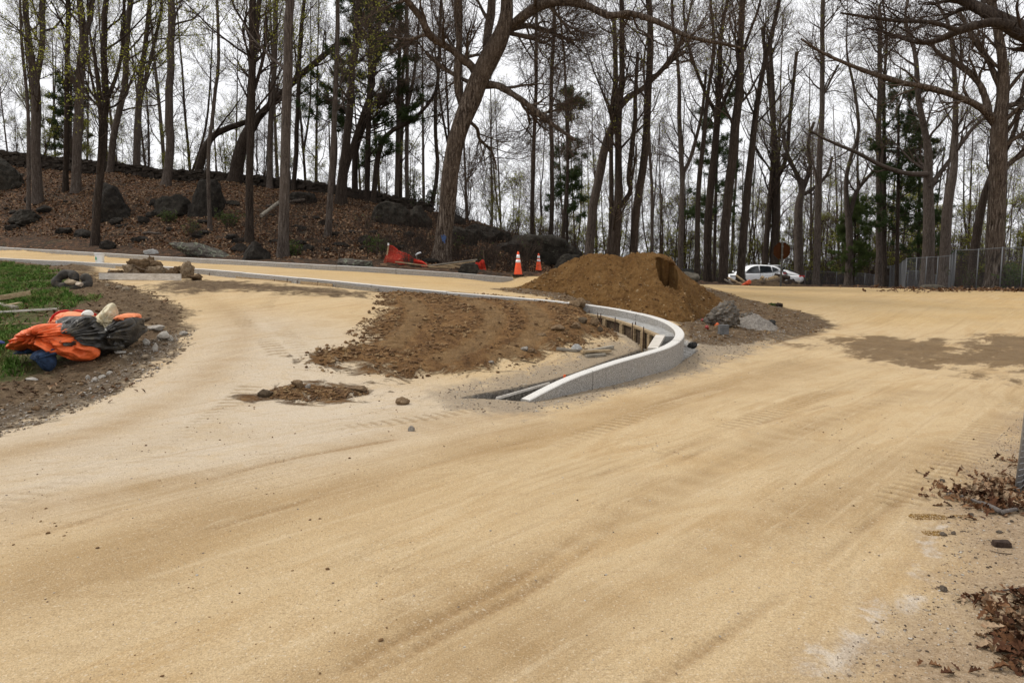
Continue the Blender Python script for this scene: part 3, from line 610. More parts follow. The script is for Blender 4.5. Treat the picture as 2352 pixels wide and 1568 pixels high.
GR = 'grey trunks of the bare wood on the bank'; GR2 = 'bare trees behind the sand pile and lot'
def bank(name, pts, label, seed, **k):
    Yh = k.pop('Y', None); lim = k.pop('lim', []); pr, Y = ground_tree(pts, Yh, seed=seed, top=k.pop('top', 21))
    limbs = []
    for l in lim:
        q = path(l, Y, seed=seed + len(limbs) + 5, dY=k.get('ldY', rng.normal(0, .25)), top=None)
        if l[-1][1] < 30: q = path(l, Y, seed=seed + len(limbs) + 5, dY=.1, top=19)
        limbs.append(q)
    k.pop('ldY', None)
    return make_tree(name, pr, limbs, seed=seed, label=label, **k)
def build_trees():
    A = dict(leaf=.32, leafs=.07)
    bank('maple_tree', [(83, 466, 22), (84, 330, 20), (80, 200, 19), (66, 90, 13), (58, 0, 11)], 'grey forked tree near the left edge, two straight stems rising from one trunk', 1, lim=[[(82, 195, 13), (97, 100, 12), (98, 0, 12)]], n1=12, **A)
    bank('maple_tree', [(65, 488, 9), (66, 380, 8), (64, 250, 7), (50, 100, 6)], 'thin grey stem standing just left of the forked tree at the left edge', 2, n1=12, L1=3, **A)
    bank('maple_tree', [(150, 441, 12), (152, 300, 11), (154, 150, 10), (156, 0, 10)], 'slim dark straight tree, second trunk in from the left edge', 3, bark=M_barkd, n1=12, L1=3.6)
    bank('maple_tree', [(174, 445, 19), (180, 300, 19), (186, 160, 18), (192, 90, 17), (182, 0, 12)], 'grey tree left of the dark boulder, its trunk forking near the top of the photo', 4, lim=[[(192, 92, 13), (208, 40, 11), (212, 0, 10)]], n1=13, **A)
    bank('maple_tree', [(213, 563, 18), (221, 460, 16), (233, 340, 15), (240, 200, 14), (243, 90, 13), (244, 0, 11)], 'dark tree at the foot of the bank in front of the left dark boulder', 5, bark=M_barkd, lim=[[(239, 245, 10), (262, 190, 8), (280, 120, 7), (285, 0, 6)], [(226, 400, 9), (231, 300, 8), (226, 210, 8), (215, 110, 7)]], n1=16, L1=4, **A)
    bank('maple_tree', [(251, 392, 15), (262, 320, 14), (280, 220, 13), (292, 90, 12), (302, 0, 11)], 'tree leaning slightly right on the wall line above the left dark boulder', 6, n1=14, **A)
    bank('maple_tree', [(312, 395, 16), (316, 300, 15), (322, 190, 12), (334, 100, 10), (345, 0, 9)], 'forked tree rising behind the stone wall between two boulders', 7, lim=[[(318, 260, 9), (330, 200, 8), (352, 110, 7), (372, 20, 6)]], n1=14, **A)
    bank('maple_tree', [(383, 425, 19), (385, 320, 18), (386, 200, 16), (388, 90, 15), (389, 0, 15)], 'pale grey branchless straight trunk standing against the wall, left of the large boulders', 8, n1=9, L1=3.2, t0=.5, **A)
    bank('oak_tree', [(446, 392, 17), (470, 345, 17), (490, 312, 14), (520, 296, 13), (560, 282, 12), (600, 262, 10), (640, 200, 8)], 'crooked trunk bent far over to the right above the twin boulders', 9, Y=44.5, bark=M_barkd, n1=8, L1=4, top=13)
    bank('maple_tree', [(480, 530, 9), (480, 400, 8), (487, 280, 8), (497, 150, 7), (499, 0, 6)], 'thin pale sapling in front of the right hand large boulder', 10, n1=14, L1=2.6, **A)
    bank('oak_tree', [(536, 396, 30), (552, 350, 27), (578, 292, 24), (600, 262, 16), (660, 200, 14), (740, 130, 12), (790, 90, 9)], 'thick dark leaning oak on the wall line with a limb sweeping right', 11, Y=43.5, bark=M_barkd, lim=[[(572, 300, 18), (578, 180, 15), (590, 60, 12), (596, 0, 10)]], n1=12, top=15)
    bank('maple_tree', [(573, 553, 18), (574, 400, 16), (576, 280, 16), (580, 140, 15), (582, 0, 14)], 'dark straight tree at the foot of the bank above the blocky dark rock', 12, bark=M_barkd, lim=[[(577, 230, 8), (605, 130, 7), (612, 40, 7)]], n1=18, L1=4.2, **A)
    bank('maple_tree', [(616, 403, 13), (622, 300, 12), (628, 160, 11), (634, 0, 10)], 'slender straight tree behind the wall, left of the lichen grey trunk', 13, n1=12, **A)
    bank('maple_tree', [(650, 591, 25), (654, 450, 22), (657, 300, 21), (662, 140, 20), (667, 0, 18)], 'lichen speckled pale grey trunk nearest the far kerb, left of the big oak', 14, n1=16, L1=4.4, t0=.3, leaf=.16, leafs=.06)
    bank('maple_tree', [(676, 412, 10), (682, 300, 10), (688, 180, 9), (696, 0, 8)], 'slim dark tree close behind the lichen speckled grey trunk', 15, n1=12, L1=3.6, bark=M_barkd, **A)
    bank('maple_tree', [(752, 547, 15), (760, 420, 13), (766, 300, 12), (772, 150, 10), (775, 0, 9)], 'smooth slim grey tree midway up the bank, left of the leaning clump', 16, n1=14, L1=3, **A)
    bank('oak_tree', [(783, 470, 24), (788, 400, 22), (797, 320, 18), (805, 200, 15), (817, 90, 12), (822, 0, 10)], 'thickest trunk of the dark clump halfway along the wall', 17, bark=M_barkd, lim=[[(786, 420, 14), (812, 330, 12), (838, 250, 10), (860, 190, 8)]], n1=14)
    bank('oak_tree', [(813, 432, 14), (818, 350, 13), (840, 270, 12), (856, 180, 10), (870, 60, 8)], 'right hand dark trunk of the clump halfway along the wall', 18, bark=M_barkd, n1=14)
    bank('oak_tree', [(856, 438, 12), (868, 360, 12), (885, 315, 11), (905, 298, 9), (955, 270, 8), (1000, 210, 6), (1010, 120, 5)], 'small crooked oak bending right beside the wall end', 19, Y=41, bark=M_barkd, n1=12, L1=3.6, top=12)
    bank('maple_tree', [(910, 455, 10), (913, 340, 10), (916, 200, 9), (920, 0, 8)], 'left one of two straight thin trunks beside the end of the wall', 20, n1=10, L1=3)
    bank('maple_tree', [(935, 462, 9), (935, 340, 9), (935, 200, 8), (934, 0, 7)], 'right one of two straight thin trunks beside the end of the wall', 21, n1=10, L1=3)
    bank('maple_tree', [(992, 480, 10), (1003, 380, 9), (998, 250, 8), (1010, 120, 7), (1015, 0, 6)], 'forked slim tree just behind the left side of the big oak trunk', 22, n1=12, L1=3, bark=M_barkd)
    # the big oak by the far kerb
    pr, Y = ground_tree([(1012, 607, 42), (1016, 550, 38), (1021, 485, 37), (1029, 405, 38), (1044, 325, 38), (1062, 262, 40), (1076, 225, 44), (1096, 180, 42), (1122, 132, 44), (1146, 88, 38), (1160, 40, 30), (1163, 0, 26)], None, seed=30, top=20)
    Lm = lambda pts, dY, top=None: path(pts, Y, dY=dY, seed=len(pts), top=top)
    oak = make_tree('oak_tree', pr, [
        Lm([(1062, 240, 20), (1052, 205, 18), (1051, 160, 18), (1055, 100, 17), (1053, 40, 18), (1053, 0, 18)], -.12, 18),
        Lm([(1096, 172, 20), (1080, 150, 19), (1064, 138, 18), (1035, 112, 17), (1000, 92, 18), (980, 70, 17), (970, 45, 16), (952, 22, 15), (934, 0, 13), (905, -40, 11)], -.2, None),
        Lm([(1116, 150, 20), (1118, 100, 19), (1122, 60, 19), (1130, 0, 18)], .35, 20),
        Lm([(1150, 90, 26), (1172, 62, 22), (1200, 38, 21), (1240, 14, 20), (1290, 3, 19), (1345, 12, 16), (1400, 38, 15), (1440, 30, 13), (1503, 48, 12), (1545, 68, 11), (1585, 86, 10), (1645, 98, 8), (1700, 110, 6)], -.22),
        Lm([(1110, 196, 18), (1145, 198, 16), (1192, 226, 15), (1232, 258, 14), (1272, 288, 11), (1320, 322, 8)], -.3),
        Lm([(1152, 78, 14), (1200, 60, 12), (1242, 67, 10), (1290, 85, 8), (1318, 100, 6)], .25),
        Lm([(1168, 76, 10), (1222, 88, 9), (1250, 98, 7), (1270, 86, 6)], -.2),
        Lm([(1080, 190, 10), (1040, 170, 9), (1000, 142, 8), (978, 120, 6)], .3),
        Lm([(1074, 276, 9), (1096, 296, 8), (1102, 320, 7), (1130, 350, 6), (1140, 390, 5)], .25)],
        seed=30, bark=M_barkh, n1=16, L1=3.6, t0=.45, limb_n=9, rough=.12, dens=(8, 6, 4), Ls=(1.9, .95, .42), label='massive furrowed oak leaning right by the far kerb, forking into heavy limbs', buds=.15)
    mk = MB(); q = P(1018, 548, Y - .36)
    for a, b in (((-.06, .12), (.0, -.1)), ((.02, .14), (.05, -.16)), ((-.03, .02), (.08, .05)), ((.09, .1), (.07, -.04))): mk.bar(q + np.array([a[0], 0, a[1]]), q + np.array([b[0], .005, b[1]]), .05, .025, up=(0, 1, 0))
    o = mk.build('paint_mark', plain('blue_paint', (.07, .11, .22), .9, .1, var=.6, sc=40)); o.parent = oak; o.location = -oak.location; 
    # middle, behind the cones and pile
    M = dict(leaf=.07, leafs=.06)
    bank('maple_tree', [(1221, 570, 9), (1224, 400, 9), (1230, 200, 8), (1232, 0, 7)], 'thin straight dark trunk left of the pair behind the two cones', 31, bark=M_barkd, n1=14, L1=3, **M)
    bank('maple_tree', [(1264, 578, 11), (1268, 400, 10), (1266, 243, 9), (1272, 40, 8)], 'straight dark trunk on the bank right above the outcrop', 32, bark=M_barkd, n1=14, L1=3, **M)
    bank('maple_tree', [(1290, 570, 8), (1300, 470, 8), (1304, 380, 7), (1300, 250, 6)], 'spindly dark trunk between the outcrop and the leaning bent oak', 33, Y=42, bark=M_barkd, n1=14, L1=3, **M)
    bank('oak_tree', [(1350, 585, 22), (1361, 486, 20), (1377, 405, 20), (1390, 336, 19), (1410, 283, 17), (1428, 234, 17), (1462, 214, 12), (1487, 194, 11), (1531, 150, 10), (1564, 102, 8), (1574, 70, 6)], 'leaning oak left of the sand pile top, bending sharply right at mid height', 34, Y=31, n1=12, L1=3.6, lim=[[(1412, 275, 12), (1414, 160, 11), (1410, 40, 9)]], top=16, **M)
    bank('oak_tree', [(1412, 590, 30), (1418, 445, 18), (1422, 324, 15), (1428, 160, 12), (1426, 0, 10)], 'double footed dark oak standing right behind the sand pile crest', 35, Y=30, bark=M_barkd, lim=[[(1420, 480, 12), (1448, 440, 11), (1444, 405, 11), (1458, 284, 10), (1459, 226, 9), (1465, 120, 7)], [(1396, 592, 14), (1404, 520, 12), (1404, 330, 9), (1410, 200, 7)]], n1=16, L1=3.8, **M)
    bank('oak_tree', [(1450, 590, 19), (1462, 486, 18), (1479, 344, 17), (1489, 202, 15), (1495, 81, 14), (1491, 0, 12)], 'tall dark trunk leaning right over the sand pile summit', 36, Y=30, bark=M_barkd, n1=16, L1=3.8, lim=[[(1489, 190, 9), (1520, 160, 9), (1550, 120, 8), (1570, 80, 6)]], **M)
    bank('maple_tree', [(1500, 605, 7), (1498, 450, 7), (1490, 300, 6), (1480, 150, 5)], 'very thin stem behind the right half of the sand pile', 37, Y=44, n1=14, L1=3, **M)
    bank('maple_tree', [(1566, 625, 12), (1569, 405, 11), (1562, 243, 9), (1552, 142, 7), (1545, 0, 6)], 'forked slim tree right of the sand pile, in front of the low dark rock', 38, Y=38, lim=[[(1569, 400, 8), (1588, 356, 8), (1612, 260, 7), (1622, 160, 6)]], n1=12, L1=3, **M)
    bank('maple_tree', [(1601, 632, 12), (1604, 445, 11), (1616, 324, 10), (1624, 230, 8), (1640, 100, 7)], 'slim dark tree beside the tan boulder', 39, Y=36, bark=M_barkd, n1=14, L1=3, **M)
    bank('oak_tree', [(1624, 640, 18), (1629, 486, 17), (1645, 324, 15), (1649, 263, 14), (1653, 202, 11), (1660, 60, 8)], 'fan branched dark tree left of the white cars', 40, Y=37, bark=M_barkd, n1=22, L1=5.2, a1=(.3, .7), t0=.42, lim=[[(1649, 270, 9), (1610, 190, 7), (1580, 100, 6), (1570, 20, 5)], [(1650, 260, 9), (1690, 170, 7), (1720, 80, 6), (1745, 10, 5)]], **M)
    bank('oak_tree', [(1664, 648, 20), (1674, 445, 20), (1689, 324, 20), (1700, 202, 17), (1705, 80, 14), (1706, 0, 12)], 'thick dark trunk overlapping the nose of the white car', 41, Y=36, bark=M_barkd, n1=22, L1=5.4, a1=(.3, .7), t0=.35, **M)
    bank('oak_tree', [(1702, 648, 18), (1714, 466, 17), (1726, 344, 15), (1738, 243, 12), (1762, 121, 10), (1790, 0, 8)], 'dark trunk rising in front of the white car, just behind its front wheel', 42, Y=37, bark=M_barkd, n1=22, L1=5.2, a1=(.3, .7), t0=.35, **M)
    bank('oak_tree', [(1752, 640, 13), (1766, 486, 12), (1776, 365, 11), (1776, 243, 10), (1770, 120, 8)], 'slanting left trunk of the close pair behind the white cars', 43, Y=58, bark=M_barkd, n1=18, L1=6, a1=(.3, .8), **M)
    bank('oak_tree', [(1777, 640, 17), (1780, 466, 16), (1786, 405, 14), (1778, 300, 11), (1765, 180, 9), (1750, 60, 7)], 'upright right trunk of the close pair behind the white cars', 44, Y=58, bark=M_barkd, lim=[[(1785, 410, 11), (1806, 360, 9), (1815, 260, 8), (1830, 120, 7)]], n1=18, L1=6, a1=(.3, .8), **M)
    bank('oak_tree', [(1836, 652, 21), (1834, 486, 18), (1842, 435, 13), (1825, 390, 9), (1808, 350, 7), (1800, 300, 6)], 'stout spreading tree with curling limbs right of the stop sign', 45, Y=56, lim=[[(1842, 440, 12), (1862, 380, 9), (1856, 330, 7), (1870, 280, 6)], [(1840, 450, 9), (1872, 430, 8), (1900, 400, 7), (1912, 360, 5)]], n1=14, L1=4, top=12, **M)
    bank('maple_tree', [(1876, 655, 15), (1879, 486, 14), (1885, 324, 12), (1890, 162, 10), (1889, 0, 9)], 'tall straight single trunk right of the stop sign, reaching the top of the photo', 46, Y=48, n1=16, L1=4.4, lim=[[(1886, 230, 6), (1905, 190, 5), (1925, 150, 5)]], **M)
    bank('oak_tree', [(1949, 655, 17), (1951, 530, 15), (1945, 470, 11), (1943, 410, 9), (1956, 356, 8), (1973, 300, 7), (1960, 200, 6)], 'forked grey tree behind the low chain link fence', 47, Y=52, lim=[[(1951, 500, 10), (1968, 440, 9), (2005, 395, 7), (2040, 360, 5)]], n1=16, L1=4, **M)
    bank('maple_tree', [(2018, 655, 15), (2019, 500, 14), (2019, 340, 12), (2020, 180, 10), (2023, 40, 8)], 'grey left trunk of the pair at the corner where the fences meet', 48, Y=50, n1=18, L1=4.6, **M)
    bank('maple_tree', [(2033, 655, 10), (2031, 480, 9), (2031, 340, 8), (2030, 200, 7)], 'thin black right trunk of the pair at the corner where the fences meet', 49, Y=48, bark=M_barkd, n1=16, L1=3.4, **M)
    bank('oak_tree', [(2128, 650, 28), (2134, 520, 24), (2132, 417, 20), (2128, 320, 15), (2110, 230, 12), (2100, 120, 9)], 'broad grey oak behind the tall fence with a limb reaching far left', 50, Y=44, lim=[[(2128, 400, 13), (2080, 398, 10), (2024, 380, 9), (1966, 350, 8), (1900, 322, 6), (1860, 300, 5)], [(2134, 430, 12), (2180, 370, 9), (2230, 300, 8), (2262, 270, 6)]], n1=18, L1=4.6, **M)
    bank('oak_tree', [(2168, 650, 24), (2176, 480, 21), (2190, 400, 16), (2194, 300, 13), (2193, 190, 10), (2180, 60, 8)], 'second broad trunk behind the tall fence, just right of the grey oak', 51, Y=42, n1=18, L1=4.4, **M)
    bank('oak_tree', [(2232, 640, 20), (2248, 520, 18), (2266, 440, 15), (2290, 380, 12), (2330, 300, 9)], 'trunk slanting right behind the tall fence, beside the large right hand oak', 52, Y=36, bark=M_barkd, n1=12, L1=4, **M)
    # large oak on the right
    pr, Y = ground_tree([(2284, 660, 40), (2284, 560, 36), (2288, 440, 34), (2292, 308, 32), (2300, 220, 24), (2302, 145, 20), (2290, 66, 17), (2276, 0, 15)], 33.5, seed=60, top=19)
    Lm = lambda pts, dY, top=None: path(pts, Y, dY=dY, seed=len(pts) + 40, top=top)
    make_tree('oak_tree', pr, [
        Lm([(2290, 290, 20), (2262, 255, 16), (2214, 228, 14), (2134, 202, 12), (2068, 189, 11), (1998, 167, 10), (1953, 150, 8), (1892, 123, 7), (1840, 90, 5)], -.3),
        Lm([(2272, 272, 18), (2262, 220, 15), (2236, 176, 13), (2196, 145, 11), (2156, 123, 8), (2130, 90, 6)], .3),
        Lm([(2292, 250, 14), (2330, 240, 11), (2370, 225, 9), (2420, 180, 7)], -.2),
        Lm([(2290, 400, 16), (2326, 370, 12), (2380, 335, 10), (2440, 300, 7)], .3),
        Lm([(2296, 200, 13), (2270, 140, 11), (2235, 90, 9), (2200, 20, 7)], .2)],
        seed=60, bark=M_barkh, n1=18, L1=4.2, t0=.35, limb_n=10, rough=.08, Ls=(1.9, .95, .42), label='largest oak on the right, behind the tall fence, with long crooked limbs', buds=.12)
    # oak standing beyond the right edge, its limbs hang into the frame
    bx, by = 14.6, 13.5; bz = H(bx, by)[0] - .2; Y = 13.5
    Lm = lambda pts, dY: path(pts, Y, dY=dY, seed=len(pts) + 70)
    tp = P(2460, 100, Y)
    make_tree('oak_tree', [(bx, by, bz, .34), (14.1, 13.4, 2.5, .28), (13.0, 13.4, 4.6, .24), (tp[0] + .6, 13.5, tp[2] + .2, .2), (12.4, 13.7, 9, .14), (12.6, 14, 13, .05)], [
        Lm([(2545, 150, 60), (2470, 112, 56), (2420, 92, 50), (2352, 72, 42), (2315, 55, 34), (2270, 30, 27), (2233, 12, 22), (2180, -12, 18), (2100, -40, 12)], .15),
        Lm([(2330, 62, 22), (2276, 52, 19), (2200, 72, 16), (2156, 92, 13), (2112, 98, 10), (2060, 84, 7), (2010, 66, 5)], .2),
        Lm([(2200, 70, 10), (2140, 52, 9), (2060, 48, 8), (1980, 38, 6), (1930, 30, 4)], .1)],
        seed=71, bark=M_barkd, twig=M_twigd, n1=5, L1=2.4, t0=.75, limb_n=8, dens=(5, 4, 3), Ls=(1.0, .5, .25), label='oak rooted beyond the right edge whose dark limb hangs into the top right corner')
    # pines
    pine('pine_tree', [(842, 452, 13), (846, 300, 12), (850, 150, 10), (852, 0, 9)], 42, 80, 'white pine with drooping dark green boughs left of the big oak', (.15, .98), 34, 4.2)
    pine('pine_tree', [(1302, 590, 7), (1303, 480, 6), (1305, 380, 5), (1306, 250, 4)], 48, 81, 'thin young pine behind the bank, between the outcrop and the leaning bent oak', (.2, 1), 26, 2.0, top=13)
    pine('pine_tree', [(1640, 640, 8), (1643, 500, 7), (1646, 380, 6), (1648, 300, 4)], 50, 82, 'dark pine standing behind the fan branched tree left of the white cars', (.25, 1), 28, 2.6, top=14)
    pine('pine_tree', [(2060, 655, 9), (2062, 520, 8), (2064, 360, 6), (2064, 250, 4)], 47, 83, 'dark green pine behind the corner where the fences meet', (.25, 1), 30, 2.8, top=14)
    pine('pine_tree', [(160, 430, 7), (162, 330, 6), (163, 250, 5), (164, 180, 4)], 52, 84, 'dark young pine behind the wall at the far left', (.05, 1), 24, 2.2, top=13)
    pine('pine_tree', [(2108, 650, 8), (2110, 560, 7), (2112, 440, 6), (2114, 330, 4)], 50, 86, 'bushy green pine seen through the tall fence left of the grey oak', (.12, 1), 30, 2.6, top=11)
    pine('pine_tree', [(1960, 655, 6), (1962, 600, 5), (1964, 540, 4), (1965, 500, 3)], 53, 85, 'short light green pine rising above the low chain link fence', (.1, 1), 26, 2.0, top=6.5, col=M_green)
def pine(name, pts, Y, seed, label, rngt, n, L, top=20, col=None):
    big = seed == 80
    rg = np.random.default_rng(seed); pr = path(pts, Y, seed=seed, top=top); z = H(pr[0][0], pr[0][1])[0] - .1; pr[0] = (pr[0][0], pr[0][1], min(z, pr[0][2]), pr[0][3])
    T = spline(pr, 24); org = T[0, :3].copy(); T[:, :3] -= org; e = empty(name, tuple(org), label, 'tree')
    g = Geo(); g.add(*tubes(T[None, :, :3], T[None, :, 3], 8)); P1, R1 = grow(rg, T[None, :, :3], T[None, :, 3], n*2, rngt[0], rngt[1], L, (1.1, 1.5), 7, .03, .06, .3, .3, .012, shrink=.75); g.add(*tubes(P1, R1, 4)); link('trunk', g.mesh('trunk', M_barkd), e)
    P2, R2 = grow(rg, P1, R1, 15 if big else 8, .25, 1, .8, (.5, 1.1), 5, .12, .1, .5, .4, .006, flat=.6); c = Geo(); c.add(*tubes(P2, R2, 3)); link('crown', c.mesh('crown', M_twigd), e)
    # needle tufts
    pts = np.concatenate([P2[:, -1], P2[:, 2], P2[:, 3]]); pts = pts[rg.random(len(pts)) < (.85 if big else .6)]; N = len(pts); K = 24
    c0 = np.repeat(pts, K, 0); d = nrm(rg.normal(size=(N*K, 3)) + np.array([0, 0, .25])); w = nrm(np.cross(d, rg.normal(size=(N*K, 3))))*.017; ln = rg.uniform(.14, .28, (N*K, 1)); a = c0 + rg.normal(0, .05, c0.shape)
    V = np.stack([a - w, a + w, a + d*ln + w*.3, a + d*ln - w*.3], 1).reshape(-1, 3); l = Geo(); l.add(V, np.arange(N*K*4).reshape(-1, 4)); link('needles', l.mesh('needles', col or M_needle, False), e); return e
def copy_tree(o, loc, rz, s, label=None, group=None, cat=None):
    r = o.copy(); COL.objects.link(r); r.location = loc; r.rotation_euler = (0, 0, rz); r.scale = (s, s, s*1.0)
    if label: r['label'] = label
    if group: r['group'] = group
    for ch in o.children:
        c = ch.copy(); COL.objects.link(c); c.parent = r
    return r
def build_background_trees():
    rg = np.random.default_rng(5); protos = []
    for i in range(7):
        h = rg.uniform(17, 22); lean = rg.normal(0, .9, 2); pr = [(0, 0, 0, .14), (lean[0]*.2, lean[1]*.2, h*.3, .11), (lean[0]*.6, lean[1]*.5, h*.6, .075), (lean[0], lean[1], h, .03)]
        lim = []
        if i % 2: lim = [[(lean[0]*.2, lean[1]*.2, h*.3, .10), (1.2, .3, h*.5, .08), (2.0, .4, h*.85, .03)]]
        protos.append(make_tree('maple_tree', pr, lim, seed=200 + i, bark=M_barkd if i % 2 else M_barkg, n1=16, L1=4.4, a1=(.45, 1.1), t0=.2, dens=(7, 5, 3), Ls=(2.0, 1.0, .5), leaf=.07 if i in (0, 3, 5) else 0, leafs=.08, buds=.08, label='x', group='x'))
    for i in range(4):
        h = rg.uniform(6, 9); pr = [(0, 0, 0, .05), (.1, 0, h*.4, .04), (.3, .2, h, .012)]
        protos.append(make_tree('sapling', pr, [[(0, 0, .1, .035), (.4, .1, h*.4, .025), (.7, .2, h*.8, .01)], [(0, 0, .1, .03), (-.4, .2, h*.35, .02), (-.7, -.2, h*.7, .01)]], seed=220 + i, bark=M_twig, n1=16, L1=1.7, t0=.12, dens=(5, 4, 3), Ls=(.9, .5, .3), leaf=.25 if i < 2 else 0, leafm=M_bud, leafs=.07, buds=.12, label='x', group='x'))
    gb = 'bare trees on the falling ground behind the stone wall'; gr_ = 'bare trees far behind the lot and fences'; gs = 'thin saplings and brush stems at the wood edge'
    lb = {gb: 'bare tree standing beyond the stone wall, its foot hidden by the hill', gr_: 'thin bare tree in the far wood behind the parked cars, fences and sand pile', gs: 'slender leafless sapling in the thicket below the tall trees'}
    used = set()
    def put(k, x, y, s, grp, cat):
        z = H0(x, y)[0] - .2; p = protos[k]
        if k not in used:
            used.add(k); p.location = (x, y, z); p.rotation_euler = (0, 0, rg.uniform(0, 6)); p.scale = (s, s, s); p['label'] = lb[grp]; p['group'] = grp; return
        copy_tree(p, (x, y, z), rg.uniform(0, 6.3), s, lb[grp], grp)
    for i in range(26):
        Y = rg.uniform(47, 68); px = -150 + (i + rg.uniform(0, 1))*48; put(i % 7, (px - 1176)/FPX*Y, Y, rg.uniform(.8, 1.2), gb, 'tree')
    for i in range(58):
        Y = rg.uniform(61, 92); px = 1130 + (i + rg.uniform(0, 1))*23; put((i*3) % 7, (px - 1176)/FPX*Y, Y, rg.uniform(.8, 1.25), gr_, 'tree')
    for i in range(88):
        Y = rg.uniform(61, 72); px = 1170 + (i + rg.uniform(0, 1))*14.5
        put(7 + i % 4, (px - 1176)/FPX*Y, Y, rg.uniform(.8, 1.5), gs, 'sapling')
    for i in range(34):
        Y = rg.uniform(45, 50); px = -60 + (i + rg.uniform(0, 1))*36; put(7 + i % 4, (px - 1176)/FPX*Y, Y, rg.uniform(.5, .9), gs, 'sapling')
build_trees(); build_background_trees()

# ---------------------------------------------------------------- rocks, heaps, cloth lumps
_ico = {}
def ico(n):
    if n not in _ico:
        bm = bmesh.new(); bmesh.ops.create_icosphere(bm, subdivisions=n, radius=1.0); _ico[n] = (np.array([v.co[:] for v in bm.verts]), np.array([[v.index for v in f.verts] for f in bm.faces])); bm.free()
    return _ico[n]
def rock_verts(rg, n=4, amp=.28, facets=7, fine=.05):
    v, f = ico(n); v = v.copy(); s = int(rg.integers(1, 9999)); v *= (1 + amp*fbm(v*.9 + 5, s, 2))[:, None]
    for k in range(facets + 4):
        d = nrm(rg.normal(size=3)*np.array([1, 1, .8])); h = rg.uniform(.60, .90); t = v @ d; m = t > h; v[m] -= (t[m] - h)[:, None]*d*.97
    r1 = 1 - np.abs(fbm(v*2.1, s + 7, 3))*2; r2 = fbm(v*5.5, s + 3, 4)
    v *= (1 - fine*1.3*np.clip(r1, 0, 1)**4 + fine*1.5*r2)[:, None]; return v, f
def rock(name, c, size, mat, label=None, cat='rock', group=None, seed=0, n=4, rz=0, tilt=0, sink=.25, amp=.28, facets=7, fine=.05, parent=None, ground=True):
    rg = np.random.default_rng(seed + 1000); v, f = rock_verts(rg, n, amp, facets, fine); v = v*np.array(size)/2 @ rotm(rz, 0, tilt).T
    z0 = (H(c[0], c[1])[0] if ground else c[2]) - v[:, 2].min() - sink*size[2]
    o = link(name, mesh_np(name, v, None, mat, n > 3, T=f), parent, (c[0], c[1], z0)); return tag(o, label, cat, group)
def rock_px(name, px, py, w, h, mat, label, depth=.8, Y=None, **k):
    """rock whose silhouette spans w x h frame px with its foot at (px, py)"""
    q = G(px, py) if Y is None else P(px, py, Y); s = pxm(q[1]); d = w*s*depth; sink = k.pop('sink', .22); return rock(name, (q[0], q[1] + d*.35), (w*s*1.06, d, h*s/(1 - sink)*1.05), mat, label, sink=sink, **k)
def inflate(name, outline, Y, thick, mat, rings=26, seg=120, c=None, fold=0, folds=9, fseed=0, parent=None, label=None, cat=None, power=.72, dy=None, rough=.0, pinch=None):
    """closed solid with the given outline (frame px) standing at distance Y with a real depth; folds run out from the centre"""
    w = np.array([P(a, b, Y) for a, b in outline]); w = resample(np.r_[w, w[:1]], .03) if len(w) > 2 else w
    cc = P(*c, Y) if c else w.mean(0); th = np.arctan2(w[:, 2] - cc[2], w[:, 0] - cc[0]); rr = np.hypot(w[:, 0] - cc[0], w[:, 2] - cc[2]); o = np.argsort(th); th, rr = th[o], rr[o]
    T = np.linspace(-np.pi, np.pi, seg, endpoint=False); Rr = np.interp(T, np.r_[th - 2*np.pi, th, th + 2*np.pi], np.r_[rr, rr, rr]); Rr = (np.roll(Rr, 1) + 2*Rr + np.roll(Rr, -1))/4
    rho = np.linspace(0, 1, rings)**.8; A, B = np.meshgrid(rho, T, indexing='ij'); RRr = A*Rr[None]; x = cc[0] + RRr*np.cos(B); z = cc[2] + RRr*np.sin(B)
    t = thick*(1 - A**2.0)**power*(1 - .25*np.exp(-(A/.18)**2)*(fold > .1)); V = []
    for sgn in (-1, 1):
        y = cc[1] + sgn*t
        if fold:
            n = fbm(np.stack([np.cos(B)*folds*.5, np.sin(B)*folds*.5, A*1.2 + fseed], -1), fseed, 3) + .5*np.abs(fbm(np.stack([np.cos(B)*folds + 7, np.sin(B)*folds, A*2], -1), fseed + 4, 2)); cr_ = 1 - 2*np.abs(fbm(np.stack([np.cos(B)*folds*.7 + fseed, np.sin(B)*folds*.7, A*1.5], -1), fseed + 2, 2)); cz = 1 - 2*np.abs(fbm(np.stack([x*7 + z*4, z*7 - x*3, x*0 + fseed], -1), fseed + 31, 3)); y = y + sgn*fold*(.8*n + .7*cr_ + .65*cz - .7)*(1 - A**5)*np.minimum(1, A*4)
        if dy is not None: y = y + dy(x, z)
        n3 = fbm(np.stack([x*7, z*7, y*7], -1), fseed + 8, 4)*rough; V.append(np.stack([x, y + sgn*n3, z + n3*(1 - A)], -1).reshape(-1, 3))
    V = np.concatenate(V); N = rings*seg; Q = []
    i = np.arange(rings - 1)[:, None]*seg; j = np.arange(seg)[None]; j2 = (j + 1) % seg
    q = np.stack([i + j, i + j2, i + seg + j2, i + seg + j], -1).reshape(-1, 4); Q = np.r_[q[:, ::-1], q + N]
    e = (rings - 1)*seg + np.arange(seg); e2 = (rings - 1)*seg + (np.arange(seg) + 1) % seg; Q = np.r_[Q, np.stack([e2, e, e + N, e2 + N], 1)]
    org = np.array([cc[0], cc[1], V[:, 2].min()]); ob = link(name, mesh_np(name, V - (org if parent is None else 0), Q, mat), parent, tuple(org) if parent is None else None); return tag(ob, label, cat)

